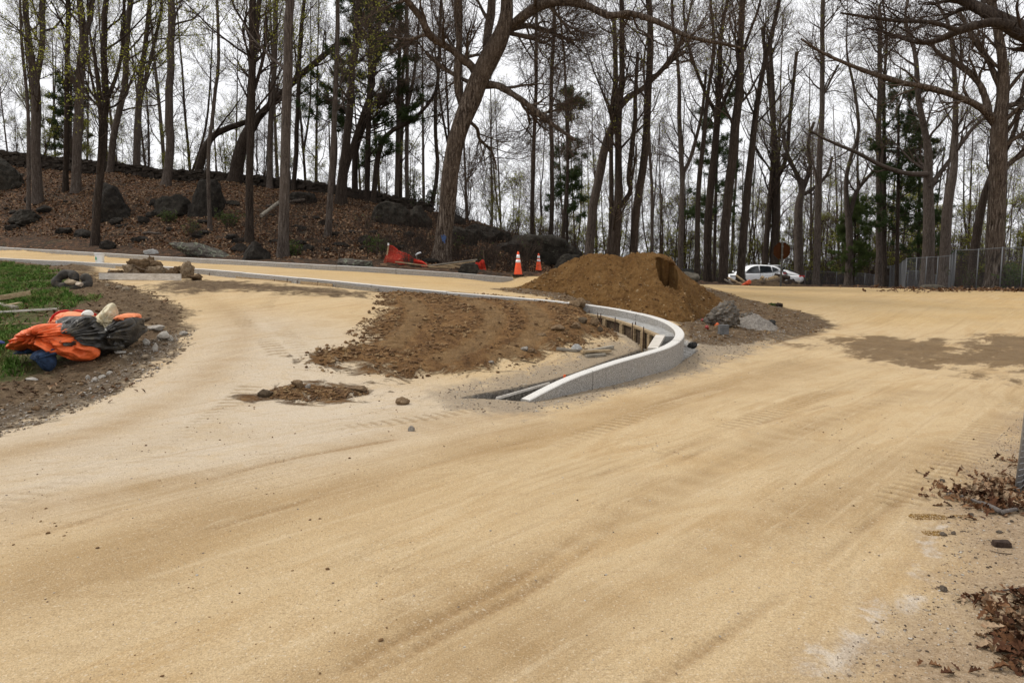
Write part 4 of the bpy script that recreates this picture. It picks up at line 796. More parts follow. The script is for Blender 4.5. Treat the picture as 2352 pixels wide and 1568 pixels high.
M_granite = None
def granite():
    g = NT('granite'); p = g.pos(); f = g.noise(p, 85, 3, .8); v = g.vor(p, 120, 'F1', 'Distance'); b = g.noise(p, 1.7, 6, .65)
    c = g.ramp(f, [(.32, (.07, .068, .065)), (.45, (.25, .245, .237)), (.58, (.42, .414, .405)), (.74, (.62, .615, .61))]); c = g.mix(g.mr(b, .45, .7, 0, .35), c, (.33, .29, .23)); c = g.mix(1.0, c, (1, .965, .91), 'MULTIPLY')
    c = g.mix(g.mr(g.noise(g.map(p, scale=(1, 1, .4)), 5, 6, .7), .58, .7, 0, .45), c, (.17, .155, .14))
    g.set(Base_Color=c, Roughness=.85, Specular_IOR_Level=.25); g.bump(g.math('ADD', f, g.math('MULTIPLY', g.noise(p, 14, 5, .7), 1.6)), .7, .02); return g.m
M_granite = granite()
def granite_lit_top():  # paler copy of the kerb granite; light on the top faces put into its colour
    g = NT('granite_lit_top'); p = g.pos(); f = g.noise(p, 95, 3, .8); c = g.ramp(f, [(.3, (.30, .29, .27)), (.48, (.56, .54, .50)), (.7, (.70, .68, .635))])
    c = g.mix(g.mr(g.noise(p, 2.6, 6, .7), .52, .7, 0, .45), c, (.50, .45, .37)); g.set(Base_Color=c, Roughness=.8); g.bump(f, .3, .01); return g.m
M_glit = granite_lit_top()
M_conc = rock_mat('rough_concrete', (.26, .25, .235), (.50, .49, .465), (.68, .67, .64), sc=3)
M_concd = rock_mat('damp_concrete', (.10, .10, .095), (.20, .20, .195), (.31, .31, .30), sc=3)
M_woodg = None
def wood(name, a, b, c):
    g = NT(name); p = g.obj(); n = g.noise(g.map(p, scale=(2, 22, 22)), 1.6, 6, .7, .6); col = g.ramp(n, [(.3, a), (.52, b), (.72, c)]); col = g.mix(g.mr(g.noise(p, 3, 6, .7), .5, .7, 0, .6), col, a)
    g.set(Base_Color=col, Roughness=.85, Specular_IOR_Level=.2); g.bump(n, .5, .01); return g.m
M_woodt = wood('board_tan', (.16, .105, .055), (.34, .25, .145), (.50, .40, .26)); M_woodg = wood('board_grey', (.12, .10, .08), (.27, .24, .19), (.40, .37, .31))
M_woodp = wood('board_pale', (.34, .30, .25), (.55, .51, .45), (.70, .67, .62)); M_woodd = wood('board_dark', (.035, .025, .017), (.10, .07, .045), (.19, .145, .095))
M_steel = plain('rebar_rust', (.075, .04, .025), .8, .3, var=.4, sc=30)

def kerb(name, C3, width, below, label, stone=1.9, taper=None, rg=None):
    """row of stones along the centre line C3 (top faces)"""
    e = empty(name, tuple(C3[len(C3)//2]), label, 'kerb'); org = np.array(e.location)
    s = np.r_[0, np.cumsum(np.linalg.norm(np.diff(C3, axis=0), axis=1))]; a = 0.0; k = 0; r = np.random.default_rng(3)
    while a < s[-1] - .25:
        b = min(s[-1], a + stone*r.uniform(.85, 1.15)); 
        if s[-1] - b < .5: b = s[-1]
        n = max(3, int((b - a)/.10)); u = np.linspace(a + .006, b - .006, n); c = np.stack([np.interp(u, s, C3[:, j]) for j in range(3)], 1)
        t = nrm(np.gradient(c[:, :2], axis=0)); nm = np.stack([-t[:, 1], t[:, 0]], 1); top = MB(); bot = MB(); hw = width/2; dz = r.normal(0, .004)
        sec = [(-hw, -below), (-hw, -.012), (-hw + .012, 0), (hw - .012, 0), (hw, -.012), (hw, -below)]
        zs = np.r_[-below, -below*.6, -below*.3, -.012]
        prof = [(-hw, z) for z in zs] + [(-hw + .010, 0.0), (0, .0), (hw - .010, 0.0)] + [(hw, z) for z in zs[::-1]]; m = len(prof); V = np.zeros((n, m, 3))
        for j, (o, z) in enumerate(prof):
            jit = fbm(np.stack([u*3.3, np.full(n, z*4.0), np.full(n, o*9.0)], 1), 5 + (o > 0)*3, 4)*(.018 if z < -.02 else .003)
            V[:, j, :2] = c[:, :2] + nm*(o + np.sign(o)*jit)[:, None] if o else c[:, :2]; V[:, j, 2] = c[:, 2] + z + dz + (jit*.3)
        F = [(i*m + j, i*m + j + 1, (i+1)*m + j + 1, (i+1)*m + j) for i in range(n - 1) for j in range(m - 1)] + [tuple(range(m))[::-1], tuple((n-1)*m + j for j in range(m))]
        o_ = MB().add(V.reshape(-1, 3) - org, F).build('kerb_stone', M_granite, e); me = o_.data; me.materials.append(M_glit)
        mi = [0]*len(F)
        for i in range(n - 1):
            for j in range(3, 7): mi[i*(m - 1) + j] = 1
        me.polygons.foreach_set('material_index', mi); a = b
    return e
def build_kerbs():
    kerb('granite_kerb', nkc, .15, .5, 'near granite kerb of the path, curling round in a hook and sinking into the sand', stone=2.3)
    kerb('granite_kerb', fkc, .15, .3, 'far granite kerb running along the foot of the leafy bank', stone=1.8)
    # concrete footing inside the hook and the timber form in front of it
    fl = np.array([P(*a) for a in ((1352, 721, 13.6), (1400, 730, 13.2), (1445, 743, 12.75), (1485, 757, 12.2), (1516, 770, 11.75))]); f2 = resample(fl, .08)
    ki = resample(nk3[11:18], .08); e = np.interp; n = 60
    A = f2[np.linspace(0, len(f2) - 1, n).astype(int)]; d = ((nkc[:, None, :2] - A[None, :, :2])**2).sum(-1); B = nkc[d.argmin(0)].copy(); B[:, 2] = A[:, 2]
    V = []; m = 9
    for i in range(n):
        for j in range(m):
            t = j/(m - 1); q = A[i]*(1 - t) + B[i]*t; q = q + np.array([0, 0, fbm(np.array([[q[0]*8, q[1]*8, 0]]), 2, 4)[0]*.02 - .012]); V.append(q)
        V.append(B[i] - np.array([0, 0, .4])); V.append(A[i] - np.array([0, 0, .4]))
    m += 2; F = [(i*m + j, i*m + (j + 1) % m, (i+1)*m + (j+1) % m, (i+1)*m + j) for i in range(n - 1) for j in range(m)] + [tuple(range(m))[::-1], tuple((n-1)*m + j for j in range(m))]
    org = tuple(A[30] - np.array([0, 0, .4])); o = MB().add(V, F).build('concrete_footing', M_conc, None, org); tag(o, 'rough pale concrete footing poured between the curved kerb and the timber form', 'footing')
    fw = empty('timber_form', tuple(A[30] - np.array([0, 0, .4])), 'wooden formwork boards on struts along the excavation inside the kerb hook', 'formwork'); og = np.array(fw.location)
    t = nrm(np.gradient(A, axis=0)); nm = np.stack([t[:, 1], -t[:, 0], t[:, 0]*0], 1); nm *= np.sign((nm*(np.array([1.9, 9, 0]) - A)).sum(1).mean())
    def along(m_, off0, off1, z0, z1):
        V = []; 
        for i in range(n):
            for o_, z in ((off0, z0), (off1, z0), (off1, z1), (off0, z1)): V.append(A[i] + nm[i]*o_ + np.array([0, 0, z]) - og)
        F = [(i*4 + j, i*4 + (j+1) % 4, (i+1)*4 + (j+1) % 4, (i+1)*4 + j) for i in range(n - 1) for j in range(4)] + [(3, 2, 1, 0), tuple((n-1)*4 + j for j in range(4))]; return m_.add(V, F)
    along(MB(), .0, .045, -.38, -.03).build('form_board', M_woodd, fw); along(MB(), -.005, .085, -.028, .012).build('top_rail', M_woodt, fw); along(MB(), .047, .10, -.40, -.33).build('bottom_rail', M_woodg, fw)
    for i in (15, 27, 38, 46, 53): MB().bar(A[i] + nm[i]*.075 - og + np.array([0, 0, -.36]), A[i] + nm[i]*.075 - og + np.array([0, 0, -.03]), .08, .05, up=tuple(nm[i])).build('strut', M_woodt, fw)
    for i in (1, 9, 11, 24, 36, 38, 50): MB().tube([A[i] + nm[i]*.115 - og + np.array([0, 0, -.42]), A[i] + nm[i]*.115 - og + np.array([.01, 0, .07])], .010, 6).build('stake', M_steel, fw)
    a = P(1517, 772, 11.7); b = P(1499, 802, 10.75); MB().bar(a - og, b - og, .16, .05).build('end_board', M_woodp, fw); MB().bar(a - og - (0, 0, .2), b - og - (0, 0, .2), .04, .34).build('end_board', M_woodg, fw)
    # thin lath in the trench and the orange marker
    a = P(1140, 915, 8.28); b = P(1215, 893, 8.8); MB().bar((a[0], a[1], a[2] - .0), (P(1262, 880, 9.0)), .018, .03).build('batten', M_woodp, None, tuple(a)); tag(bpy.data.objects['batten'], 'thin pale lath lying in the trench beside the sunken kerb end', 'batten')
    q = G(1297, 866); o = MB().tube([(q[0], q[1], q[2] - .25), (q[0], q[1], q[2] + .035)], .018, 8).build('marker_stake', plain('orange_paint', (.75, .12, .03), .6), None, (q[0], q[1], q[2] - .25)); tag(o, 'small orange topped stake in the trench beside the near kerb', 'stake')
    # pins and form boards at the inner face of the kerb
    bd = MB(); 
    def kp(px): i = np.abs(np.array([((q[0])/q[1]*1568/ (math.cos(PITCH)) ) for q in nkc]) - (px - 1176)).argmin(); return nkc[i]
    for px, dz in ((487, .06), (633, .05), (665, .09), (685, .08), (735, .1), (770, .07), (940, .06)):
        q = kp(px); o = MB().tube([(q[0] - .02, q[1] - .16, q[2] - .4), (q[0], q[1] - .15, q[2] - .15 + dz)], .011, 6).build('steel_pin', M_steel, None, (q[0], q[1] - .15, q[2] - .4)); tag(o, 'short rusty steel pin standing against the inner face of the near kerb', 'pin', 'pins along the near kerb')
    for (p0, p1, lb) in ((690, 765, 'tan form board lying against the kerb base left of the soil heap'), (772, 868, 'grey weathered form board lying against the kerb base, touching the soil heap'), (545, 668, 'thin pale form board edge along the kerb base, left of the steel pins'), (272, 345, 'brown form board against the kerb beside the white bucket')):
        a = kp(p0); b = kp(p1); z0, z1 = H(a[0], a[1] - .25)[0], H(b[0], b[1] - .25)[0]; o = MB().bar((a[0], a[1] - .14, z0 + .03), (b[0], b[1] - .14, z1 + .03), .04, .10 if p0 != 545 else .04).build('form_board', M_woodg if p0 == 772 else M_woodt, None, tuple((a + b)/2)); tag(o, lb, 'board')

M_cone = plain('cone_orange', (.80, .085, .015), .45, .4, var=.12, sc=6); M_band = plain('cone_white', (.78, .79, .8), .4, .4, var=.08, sc=20); M_rub = plain('black_rubber', (.02, .018, .016), .8, .3, var=.3, dirt=(.12, .09, .06))
def cone(px, py, Y, label, h=.76):
    q = P(px, py, Y); q[2] = H(q[0], q[1])[0] + .005; e = empty('traffic_cone', tuple(q), label, 'traffic cone', 'orange traffic cones on the path')
    MB().box((0, 0, .018), (.37, .37, .036)).build('base', M_rub, e, bevel=.008); rb = lambda z: .135*(1 - (z - .036)/(h - .036)) + .026*(z - .036)/(h - .036)
    MB().lathe([(rb(z)+.0, z) for z in (.036, .06, .2, .4, .6, h - .02)] + [(rb(h)*.8, h - .002), (rb(h)*.4, h)], k=28).build('cone_body', M_cone, e, smooth=True)
    for z0, z1 in ((.41, .50), (.54, .66)): MB().lathe([(rb(z) + .003, z*h/.76) for z in (z0, z1)], k=28).build('reflective_band', M_band, e, smooth=True)
    return e

def sand_pile():
    Y0 = 17.6; prof = [(1155, 668), (1175, 664), (1205, 655), (1240, 639), (1290, 612), (1330, 590), (1350, 584), (1381, 582), (1410, 585), (1432, 588), (1452, 580), (1472, 577), (1500, 579), (1520, 583), (1540, 592), (1552, 612), (1575, 632), (1600, 652), (1625, 670), (1660, 690)]
    w = np.array([P(a, b, Y0) for a, b in prof]); nx, ny = 420, 300; xs = np.linspace(w[0, 0] - .4, w[-1, 0] + .5, nx); ys = np.linspace(14.3, 20.6, ny); X, Yv = np.meshgrid(xs, ys, indexing='ij'); x, y = X.ravel(), Yv.ravel(); g0 = H(x, y)
    # a radial heap: height over ground at the crest, fading fore and aft
    crest = np.interp(x, w[:, 0], w[:, 2]) - np.interp(x, w[:, 0], H(w[:, 0], np.full(len(w), Y0))); crest = np.where((x < w[0, 0]) | (x > w[-1, 0]), 0, np.maximum(crest, 0)); hw = np.maximum(.1, crest*1.75 + .25); cy = Y0 + .25*np.sin(x*1.3)
    v = (y - cy)/np.where(y < cy, hw*.98, hw*1.1); h = crest*np.clip(1 - np.abs(v)**1.12, 0, 1)*1.0; h = crest*(1 - np.sqrt(np.clip(v*v + .004, 0, 4)) )*1.05; h = np.where(h > 0, h, h*.5)
    p = np.stack([x, y], 1); hh = np.clip(h, 0, None); lump = sstep(hh, .0, .2); h = h + lump*(.06*fbm(p*1.7, 3, 4) + .05*fbm(p*6, 4, 4) + .022*vnoise(p*17, 8) + .05*np.clip(vnoise(p*4.5, 88) - .45, 0, 1)); h += sstep(hh, .0, .04)*(1 - sstep(hh, .04, .35))*np.abs(fbm(p*6, 9, 3))*.09
    # bite taken out by a digger bucket, upper right
    cq = P(1528, 622, 16.9); dx = (x - cq[0])/.42; dy = (y - (cq[1] - .15))/.55; fl_ = .47 + .12*fbm(p*6, 5, 3); el = 1 - ((x - cq[0])/.29)**2 - ((y - 16.5)/.50)**2 + .55*fbm(p*5, 2, 4); mk_ = sstep(el, 0, .10); h = np.where(mk_ > 0, np.minimum(h, fl_*mk_ + h*(1 - mk_)), h); dx2 = (x - cq[0] - .42)/.10; h -= np.exp(-(dx2**2) - ((y - 16.2)/.6)**2)*.10
    z = g0 + np.where(h > .012, h, -.06); ov = sstep(.34 - np.abs(x - cq[0]), 0, .2)*sstep(y, 16.95, 17.1)*(1 - sstep(y, 17.15, 17.45)); V = np.stack([x, y - ov*.30, z], 1); i, j = np.meshgrid(np.arange(nx - 1), np.arange(ny - 1), indexing='ij'); a = (i*ny + j).ravel(); Q = np.stack([a, a + ny, a + ny + 1, a + 1], 1)
    keep = (h[Q] > -.03).any(1); Q = Q[keep]; u, inv = np.unique(Q, return_inverse=True); Q = inv.reshape(-1, 4); V = V[u]
    hm = tinted('heap_crumb', [(.10, .05, .018), (.17, .09, .032), (.24, .14, .055), (.14, .07, .025), (.34, .24, .13)], sc=12); low = V[(V[:, 2] - np.interp(V[:, 0], w[:, 0], H(w[:, 0], np.full(len(w), Y0)))) < .45]; heap_clods(V, 7000, (.008, .05), hm, 3); heap_clods(low, 3500, (.012, .10), hm, 4)
    g = NT('heap_soil'); q = g.pos(); f = g.noise(q, 45, 4, .75); b_ = g.noise(q, 2.5, 7, .7); c = g.ramp(b_, [(.3, (.12, .058, .020)), (.5, (.205, .108, .036)), (.7, (.28, .16, .062))]); c = g.mix(g.mr(f, .35, .7, .45, 0), c, (.09, .05, .02)); c = g.mix(g.mr(g.noise(q, 60, 2), .66, .72), c, (.42, .32, .2)); c = g.mix(g.mr(g.vor(q, 8, 'F1'), .0, .22, .35, 0), c, (.12, .07, .03))
    g.set(Base_Color=c, Roughness=.97, Specular_IOR_Level=.08); g.bump(g.math('ADD', g.math('MULTIPLY', f, .7), g.math('MULTIPLY', g.noise(q, 14, 6, .75), 1.4)), 1.0, .06)
    org = (cq[0] - .8, Y0, H(cq[0] - .8, Y0)[0]); o = link('soil_heap', mesh_np('soil_heap', V - np.array(org), Q, g.m), None, org); tag(o, 'tall heap of loose brown sandy soil with a scooped hollow, beyond the curved kerb', 'soil heap')

# ---------------------------------------------------------------- loose stuff scattered over an area
def scatter(name, n, area, size, mat, kind='stuff', seed=0, flat=.6, edge=0.0, ico_n=1, cond=None, dz=0.0, dens=None):
    rg = np.random.default_rng(seed); poly = np.array(area); lo, hi = poly.min(0), poly.max(0); P_ = np.zeros((0, 2))
    while len(P_) < n:
        q = rg.uniform(lo, hi, (n*3, 2)); s = polysd(area, q[:, 0], q[:, 1]); q = q[s > edge]
        if dens is not None: q = q[rg.random(len(q)) < dens(q)]
        P_ = np.r_[P_, q]
    P_ = P_[:n]; z = H(P_[:, 0], P_[:, 1]); v, f = ico(ico_n); m = len(v); s = size[0]*(size[1]/size[0])**(rg.random(n)**2.4)
    ax = rg.uniform(.6, 1.25, (n, 1, 3)); ax[:, :, 2] *= flat; rot = rg.uniform(0, 6.3, n); c, sn = np.cos(rot)[:, None], np.sin(rot)[:, None]; base = v[None] * (1 + rg.uniform(-.3, .3, (n, m, 1)))*ax
    X = base[..., 0]*c - base[..., 1]*sn; Yy = base[..., 0]*sn + base[..., 1]*c; V = np.stack([X, Yy, base[..., 2]], -1)*s[:, None, None]*.5 + np.concatenate([P_, (z + dz)[:, None] + s[:, None]*.12], 1)[:, None]
    T = (f[None] + (np.arange(n)*m)[:, None, None]).reshape(-1, 3); o = link(name, mesh_np(name, V.reshape(-1, 3), None, mat, False, T=T)); return tag(o, kind=kind)
def heap_clods(pts, n, size, mat, seed):
    rg = np.random.default_rng(seed); P_ = pts[rg.integers(0, len(pts), n)]; v, f = ico(1); m = len(v); s = size[0]*(size[1]/size[0])**(rg.random(n)**2.6); V = v[None]*(1 + rg.uniform(-.35, .35, (n, m, 1)))*rg.uniform(.6, 1.2, (n, 1, 3))*s[:, None, None]*.5 + (P_ + rg.normal(0, .012, P_.shape))[:, None]
    return tag(link('heap_crumbs', mesh_np('heap_crumbs', V.reshape(-1, 3), None, mat, False, T=(f[None] + (np.arange(n)*m)[:, None, None]).reshape(-1, 3))), kind='stuff')
def blades(name, n, area, mat, hgt=(.05, .14), seed=0, clump=None, width=.004):
    rg = np.random.default_rng(seed); poly = np.array(area); lo, hi = np.maximum(poly.min(0), -32), poly.max(0); q = np.zeros((0, 2))
    while len(q) < n:
        c = rg.uniform(lo, hi, (n*3, 2)); s = polysd(area, c[:, 0], c[:, 1]) + fbm(c*1.4, 3, 4)*.8*(n > 999); c = c[(s > .03*(n > 999)) & (np.abs(c[:, 0]) < c[:, 1]*.9)]; k = fbm(c*1.1, 17, 4); c = c[rg.random(len(c)) < (np.clip(.35 + k*1.8, .02, 1) if n > 999 else 1)]; q = np.r_[q, c]
    q = q[:n]; z = H(q[:, 0], q[:, 1]); L = rg.uniform(*hgt, n); a = rg.uniform(0, 6.3, n); w = np.stack([np.cos(a), np.sin(a), 0*a], 1)*(width*(1 + q[:, 1]/9))[:, None]; ln = np.stack([rg.normal(0, .4, n), rg.normal(0, .4, n), np.ones(n)], 1); b = np.c_[q, z - .005]
    m_ = b + ln*L[:, None]*.55; t = m_ + (ln*np.array([1.9, 1.9, .6]))*L[:, None]*.45; V = np.stack([b - w, b + w, m_ + w*.7, m_ - w*.7, t + w*.1, t - w*.1], 1).reshape(-1, 3); k = np.arange(n)*6; Q = np.r_[np.stack([k, k+1, k+2, k+3], 1), np.stack([k+3, k+2, k+4, k+5], 1)]
    return tag(link(name, mesh_np(name, V, Q, mat)), kind='stuff')
def dead_leaves(name, spots, mat, seed=0, size=(.06, .12)):
    """spots: (x, y, spread, count, heap height)"""
    rg = np.random.default_rng(seed); V = []; Q = []; k = 0
    # lobed oak leaf, 2 x 7 grid with a curled midrib
    xs = np.linspace(0, 1, 8); wd = np.array([.02, .16, .08, .27, .13, .30, .14, .02])
    for (x0, y0, sp, n, hh) in spots:
        for _ in range(n):
            d = rg.normal(0, 1, 2); x, y = x0 + d[0]*sp[0], y0 + d[1]*sp[1]; r = math.exp(-(d**2).sum()*.5); s = rg.uniform(*size)*(1 if y < 9 else 1.3); cu = rg.uniform(-1.8, 1.8); cf = rg.uniform(.1, 1.2)
            g = np.array([[(t - .5), w*sg, cf*abs(w)*abs(sg)*1.2 + .25*math.sin(cu*(t - .5)*2) ] for t, w in zip(xs, wd) for sg in (-1, 0, 1)])*s*np.array([1, 1, 1]); tl = .45 if hh > .012 else .16; R_ = rotm(rg.uniform(0, 6.3), rg.normal(0, tl), rg.normal(0, tl)); g = g @ R_.T; g[:, 2] -= g[:, 2].min()
            V.append(g + np.array([x, y, H(x, y)[0] + rg.uniform(0, 1)*hh*r])); 
            for i in range(7):
                for j in range(2): Q.append((k + i*3 + j, k + i*3 + j + 1, k + (i+1)*3 + j + 1, k + (i+1)*3 + j))
            k += 24
    return tag(link(name, mesh_np(name, np.concatenate(V), Q, mat)), kind='stuff')
def tinted(name, cols, rough=.85, sc=9, trans=0):
    g = NT(name); v = g.n.new('ShaderNodeSeparateColor'); g.put(v.inputs[0], g.vor(g.pos(), sc, 'F1', 'Color')); st = [(i/len(cols), c) for i, c in enumerate(cols)]; c = g.ramp(v.outputs[0], st, 'CONSTANT'); c = g.mix(g.mr(g.noise(g.pos(), 60, 4, .7), .3, .7, .5, 0), c, tuple(x*.4 for x in cols[0])); g.set(Base_Color=c, Roughness=rough, Specular_IOR_Level=.15); return g.m

# ---------------------------------------------------------------- left verge: tarps, bucket, boards, rubble
def fabric(name, col, var=.25, dirt=None, dl=.55, rough=.7, sc=5, spec=.3):
    g = NT(name); p = g.obj(); n = g.noise(p, sc, 6, .65, .5); c = g.mix(g.mr(n, .35, .68), tuple(x*(1 - var) for x in col), tuple(min(1, x*(1 + var)) for x in col))
    if dirt: c = g.mix(g.mr(g.noise(p, sc*1.3, 8, .8, 1.2), dl, dl + .16, 0, .8), c, dirt)
    w = g.noise(g.map(p, scale=(3, 3, 14)), 3, 4, .6, 1.5); g.set(Base_Color=c, Roughness=rough, Specular_IOR_Level=spec); g.bump(g.math('ADD', g.math('MULTIPLY', w, .5), g.noise(p, 25, 4, .6)), .45, .02); return g.m
def left_things():
    OR = fabric('orange_sheet', (.72, .135, .035), .22, (.20, .10, .05), .56, rough=.5); ORL = fabric('orange_sheet_lining', (.80, .26, .11), .15, None, rough=.6); BK = fabric('black_sheet', (.030, .027, .023), .45, (.12, .10, .065), .5, rough=.45, sc=4, spec=.5); NV = fabric('navy_cloth', (.018, .036, .075), .4, (.05, .06, .07), .6, rough=.9, sc=12)
    CR = fabric('cream_bag', (.52, .45, .29), .25, (.62, .60, .50), .5, rough=.55, sc=7); RD = fabric('red_edge', (.50, .02, .012), .2)
    # scale: frame px; foot of the bundle about (200, 848) at 9.3 m
    S = lambda pts: [(a*.5 if False else a, b) for a, b in pts]
    f = lambda *zz: [(z[0]*.1543, 653.2 + z[1]*.1543) for z in zz]        # coordinates measured on an enlarged crop
    e = empty('orange_tarp', tuple(G(140, 838)), 'crumpled orange tarpaulin gathered at a pinch point, front of the bundle on the grass', 'tarpaulin'); og = np.array(e.location)
    def part(nm, pts, Y, th, mat, par=e, **k):
        o = inflate(nm, pts, Y, th, mat, parent=par, **k); o.data.transform(Matrix.Translation(tuple(-np.array(par.location)))); return o
    part('sheet', f((160, 930), (220, 840), (400, 690), (560, 600), (820, 575), (980, 590), (1130, 650), (1250, 740), (1380, 850), (1460, 960), (1490, 1050), (1440, 1085), (1340, 1130), (1200, 1140), (1090, 1060), (980, 975), (900, 955), (760, 960), (620, 985), (560, 990), (600, 930), (590, 890), (470, 930), (380, 980), (260, 975)), 9.55, .40, OR, c=f((800, 720))[0], fold=.20, folds=11, fseed=3, rings=34, seg=220, rough=.02)
    part('sheet_edge', f((160, 960), (270, 985), (380, 985), (480, 935), (600, 900), (590, 990), (480, 1030), (330, 1035), (180, 1020)), 9.62, .18, NV, c=f((480, 985))[0], fold=.03, rough=.02)
    e2 = empty('orange_tarp', tuple(G(160, 800)), 'flat orange sheet with a red hem behind the black tarpaulin', 'tarpaulin')
    part('sheet', f((755, 560), (800, 470), (900, 410), (1060, 400), (1250, 410), (1430, 460), (1500, 560), (1300, 640), (1000, 640), (820, 620)), 10.25, .30, ORL, e2, c=f((1100, 520))[0], fold=.04, folds=6, rough=.01)
    MB().tube([P(a, b, 10.0) - np.array(e2.location) for a, b in f((752, 556), (770, 505), (797, 464), (850, 425), (900, 403), (980, 392), (1060, 388), (1160, 392), (1255, 403), (1340, 425), (1430, 452))], [.018]*11, 8).build('red_hem', RD, e2, smooth=True)
    e3 = empty('black_tarp', tuple(G(240, 835)), 'dirty black tarpaulin draped between the orange sheets and the cream bag', 'tarpaulin')
    part('sheet', f((870, 580), (950, 480), (1150, 470), (1370, 470), (1440, 520), (1560, 610), (1640, 670), (1740, 770), (1800, 850), (1860, 930), (1760, 985), (1650, 1000), (1540, 1050), (1480, 1060), (1400, 1000), (1250, 900), (1050, 700)), 9.85, .42, BK, e3, c=f((1330, 720))[0], fold=.24, folds=8, fseed=11, rings=34, seg=200, rough=.03)
    e4 = empty('black_tarp', tuple(G(290, 815)), 'black and brown bundled sheet with an orange crest, right end of the bundle', 'tarpaulin')
    part('sheet', f((1700, 760), (1720, 600), (1745, 490), (1830, 470), (1960, 475), (2030, 540), (2040, 650), (2000, 760), (1975, 870), (1900, 930), (1830, 920), (1760, 850)), 10.0, .36, BK, e4, c=f((1880, 690))[0], fold=.20, folds=8, fseed=21, rough=.03, rings=30, seg=160)
    part('orange_crest', f((1740, 492), (1830, 440), (1940, 432), (2010, 480), (2035, 560), (2010, 545), (1960, 490), (1850, 472)), 10.05, .30, ORL, e4, c=f((1920, 475))[0], fold=.02)
    tag(part('pointed_bag', f((1420, 490), (1500, 410), (1600, 300), (1660, 272), (1710, 290), (1728, 360), (1735, 480), (1755, 620), (1740, 700), (1715, 750), (1640, 690), (1560, 620)), 9.95, .16, CR, empty('cream_bag', tuple(G(265, 820)), 'pointed cream plastic bag standing up out of the black tarpaulin', 'bag'), c=f((1620, 560))[0], fold=.05, folds=12, fseed=5, rough=.01))
    tag(part('cap', f((1215, 460), (1250, 400), (1300, 380), (1350, 388), (1372, 425), (1380, 465)), 9.7, .10, fabric('white_plastic', (.74, .72, .66), .1), empty('plastic_scrap', tuple(G(200, 815)), 'small white plastic scrap on top of the black tarpaulin', 'scrap'), c=f((1300, 440))[0], fold=.01))
    en = empty('navy_cloth', tuple(G(105, 850)), 'rolled navy blue cloth in the grass in front of the orange tarpaulin', 'cloth')
    part('roll', f((450, 1090), (500, 1010), (600, 970), (760, 955), (860, 965), (840, 1010), (750, 1040), (790, 1130), (800, 1230), (760, 1290), (690, 1290), (640, 1220), (590, 1160)), 9.15, .16, NV, en, c=f((690, 1090))[0], fold=.02, folds=5, rough=.01)
    part('strap', f((780, 960), (880, 945), (980, 985), (1010, 1040), (960, 1010), (860, 975)), 9.3, .05, NV, en)
    q = G(-20, 845); o = inflate('blue_cloth', f((-400, 800), (-150, 790), (0, 840), (90, 875), (-50, 890), (-400, 900)), 9.6, .15, fabric('blue_cloth', (.02, .035, .14), .3), label='dark blue cloth cut off by the left edge of the photo', cat='cloth')
    # curled tyre
    M_tyre = plain('tyre', (.045, .04, .034), .85, .25, var=.35, sc=9, dirt=(.11, .085, .055), bump=.6)
    q = G(160, 668); e = empty('tyre_piece', tuple(q), 'brown black curled piece of old tyre lying on the grass with stones in it', 'tyre')
    pts = []; rr = []; s_ = pxm(15); kk = resample([(a_*1.0, b_*1.0, 0.) for a_, b_ in ((188, 641), (200, 648), (203, 658), (190, 664), (165, 665), (140, 663), (127, 656), (130, 644), (143, 635), (158, 634), (168, 643), (170, 650))], 2.0)
    for i, a in enumerate(kk): pts.append(((a[0] - 160)*s_, .45*(668 - a[1])*s_*.9, (672 - a[1])*s_*1.0 + .02)); rr.append(.095*(1 + .15*math.sin(i*.5)))
    MB().tube(pts, rr, 16).build('tyre_wall', M_tyre, e, smooth=True)
    lump = [((q[0] + .05, q[1] - .02), (.3, .22, .16), (.30, .23, .15)), ((q[0] + .29, q[1] - .1), (.18, .14, .15), (.42, .35, .27))]
    for i, (c, s, cl) in enumerate(lump): rock('stone', c, s, plain('stone_in_tyre', cl, .9, var=.3), 'tan stone lodged in the middle of the curled tyre' if i == 0 else 'small pale stone against the right side of the curled tyre', seed=i, n=3, sink=-.5 if i == 0 else -.2)
    # bucket with a green emblem
    Y = 23.2; q = P(230, 611.5, Y); q[2] = max(q[2], H(q[0], q[1])[0]); e = empty('plastic_bucket', tuple(q), 'white plastic bucket with a green emblem standing beside the near kerb', 'bucket')
    MB().lathe([(.120, 0), (.128, .02), (.140, .27), (.142, .29)], k=32).build('bucket_body', plain('white_plastic_b', (.76, .77, .75), .4, .4, var=.06), e, smooth=True)
    for z, r in ((.295, .156), (.325, .152), (.355, .150)): MB().lathe([(r - .012, z - .008), (r, z - .006), (r, z + .006), (r - .012, z + .008)], k=32).build('rim', plain('white_plastic_r', (.8, .81, .8), .4, .4), e, smooth=True)
    V = []; n = 14
    for i in range(n):
        for j in range(2): a = -math.pi/2 - .62 + .5*i/(n - 1); hgt = (.05 + .03*math.sin(i/(n-1)*math.pi)); V.append((.1395*math.cos(a), .1395*math.sin(a), .155 + (hgt if j else -.03*math.sin(.6 + i/(n-1)*2))))
    MB().add(V, [(i*2, i*2 + 2, i*2 + 3, i*2 + 1) for i in range(n - 1)]).build('emblem', plain('green_print', (.02, .30, .13), .5), e)
    # boards
    def board(a, b, w, h, mat, label, name='board', Ya=None, Yb=None, lift=.0, cat='board', up=(0, 0, 1)):
        A_ = G(*a) if Ya is None else P(*a, Ya); B_ = G(*b) if Yb is None else P(*b, Yb)
        if Ya is None: A_[2] = H(A_[0], A_[1])[0]
        if Yb is None: B_[2] = H(B_[0], B_[1])[0]
        A_[2] += h/2 + lift; B_[2] += h/2 + lift; o = MB().bar(A_, B_, w, h, up).build(name, mat, None, tuple((A_ + B_)/2), bevel=.004); return tag(o, label, cat)
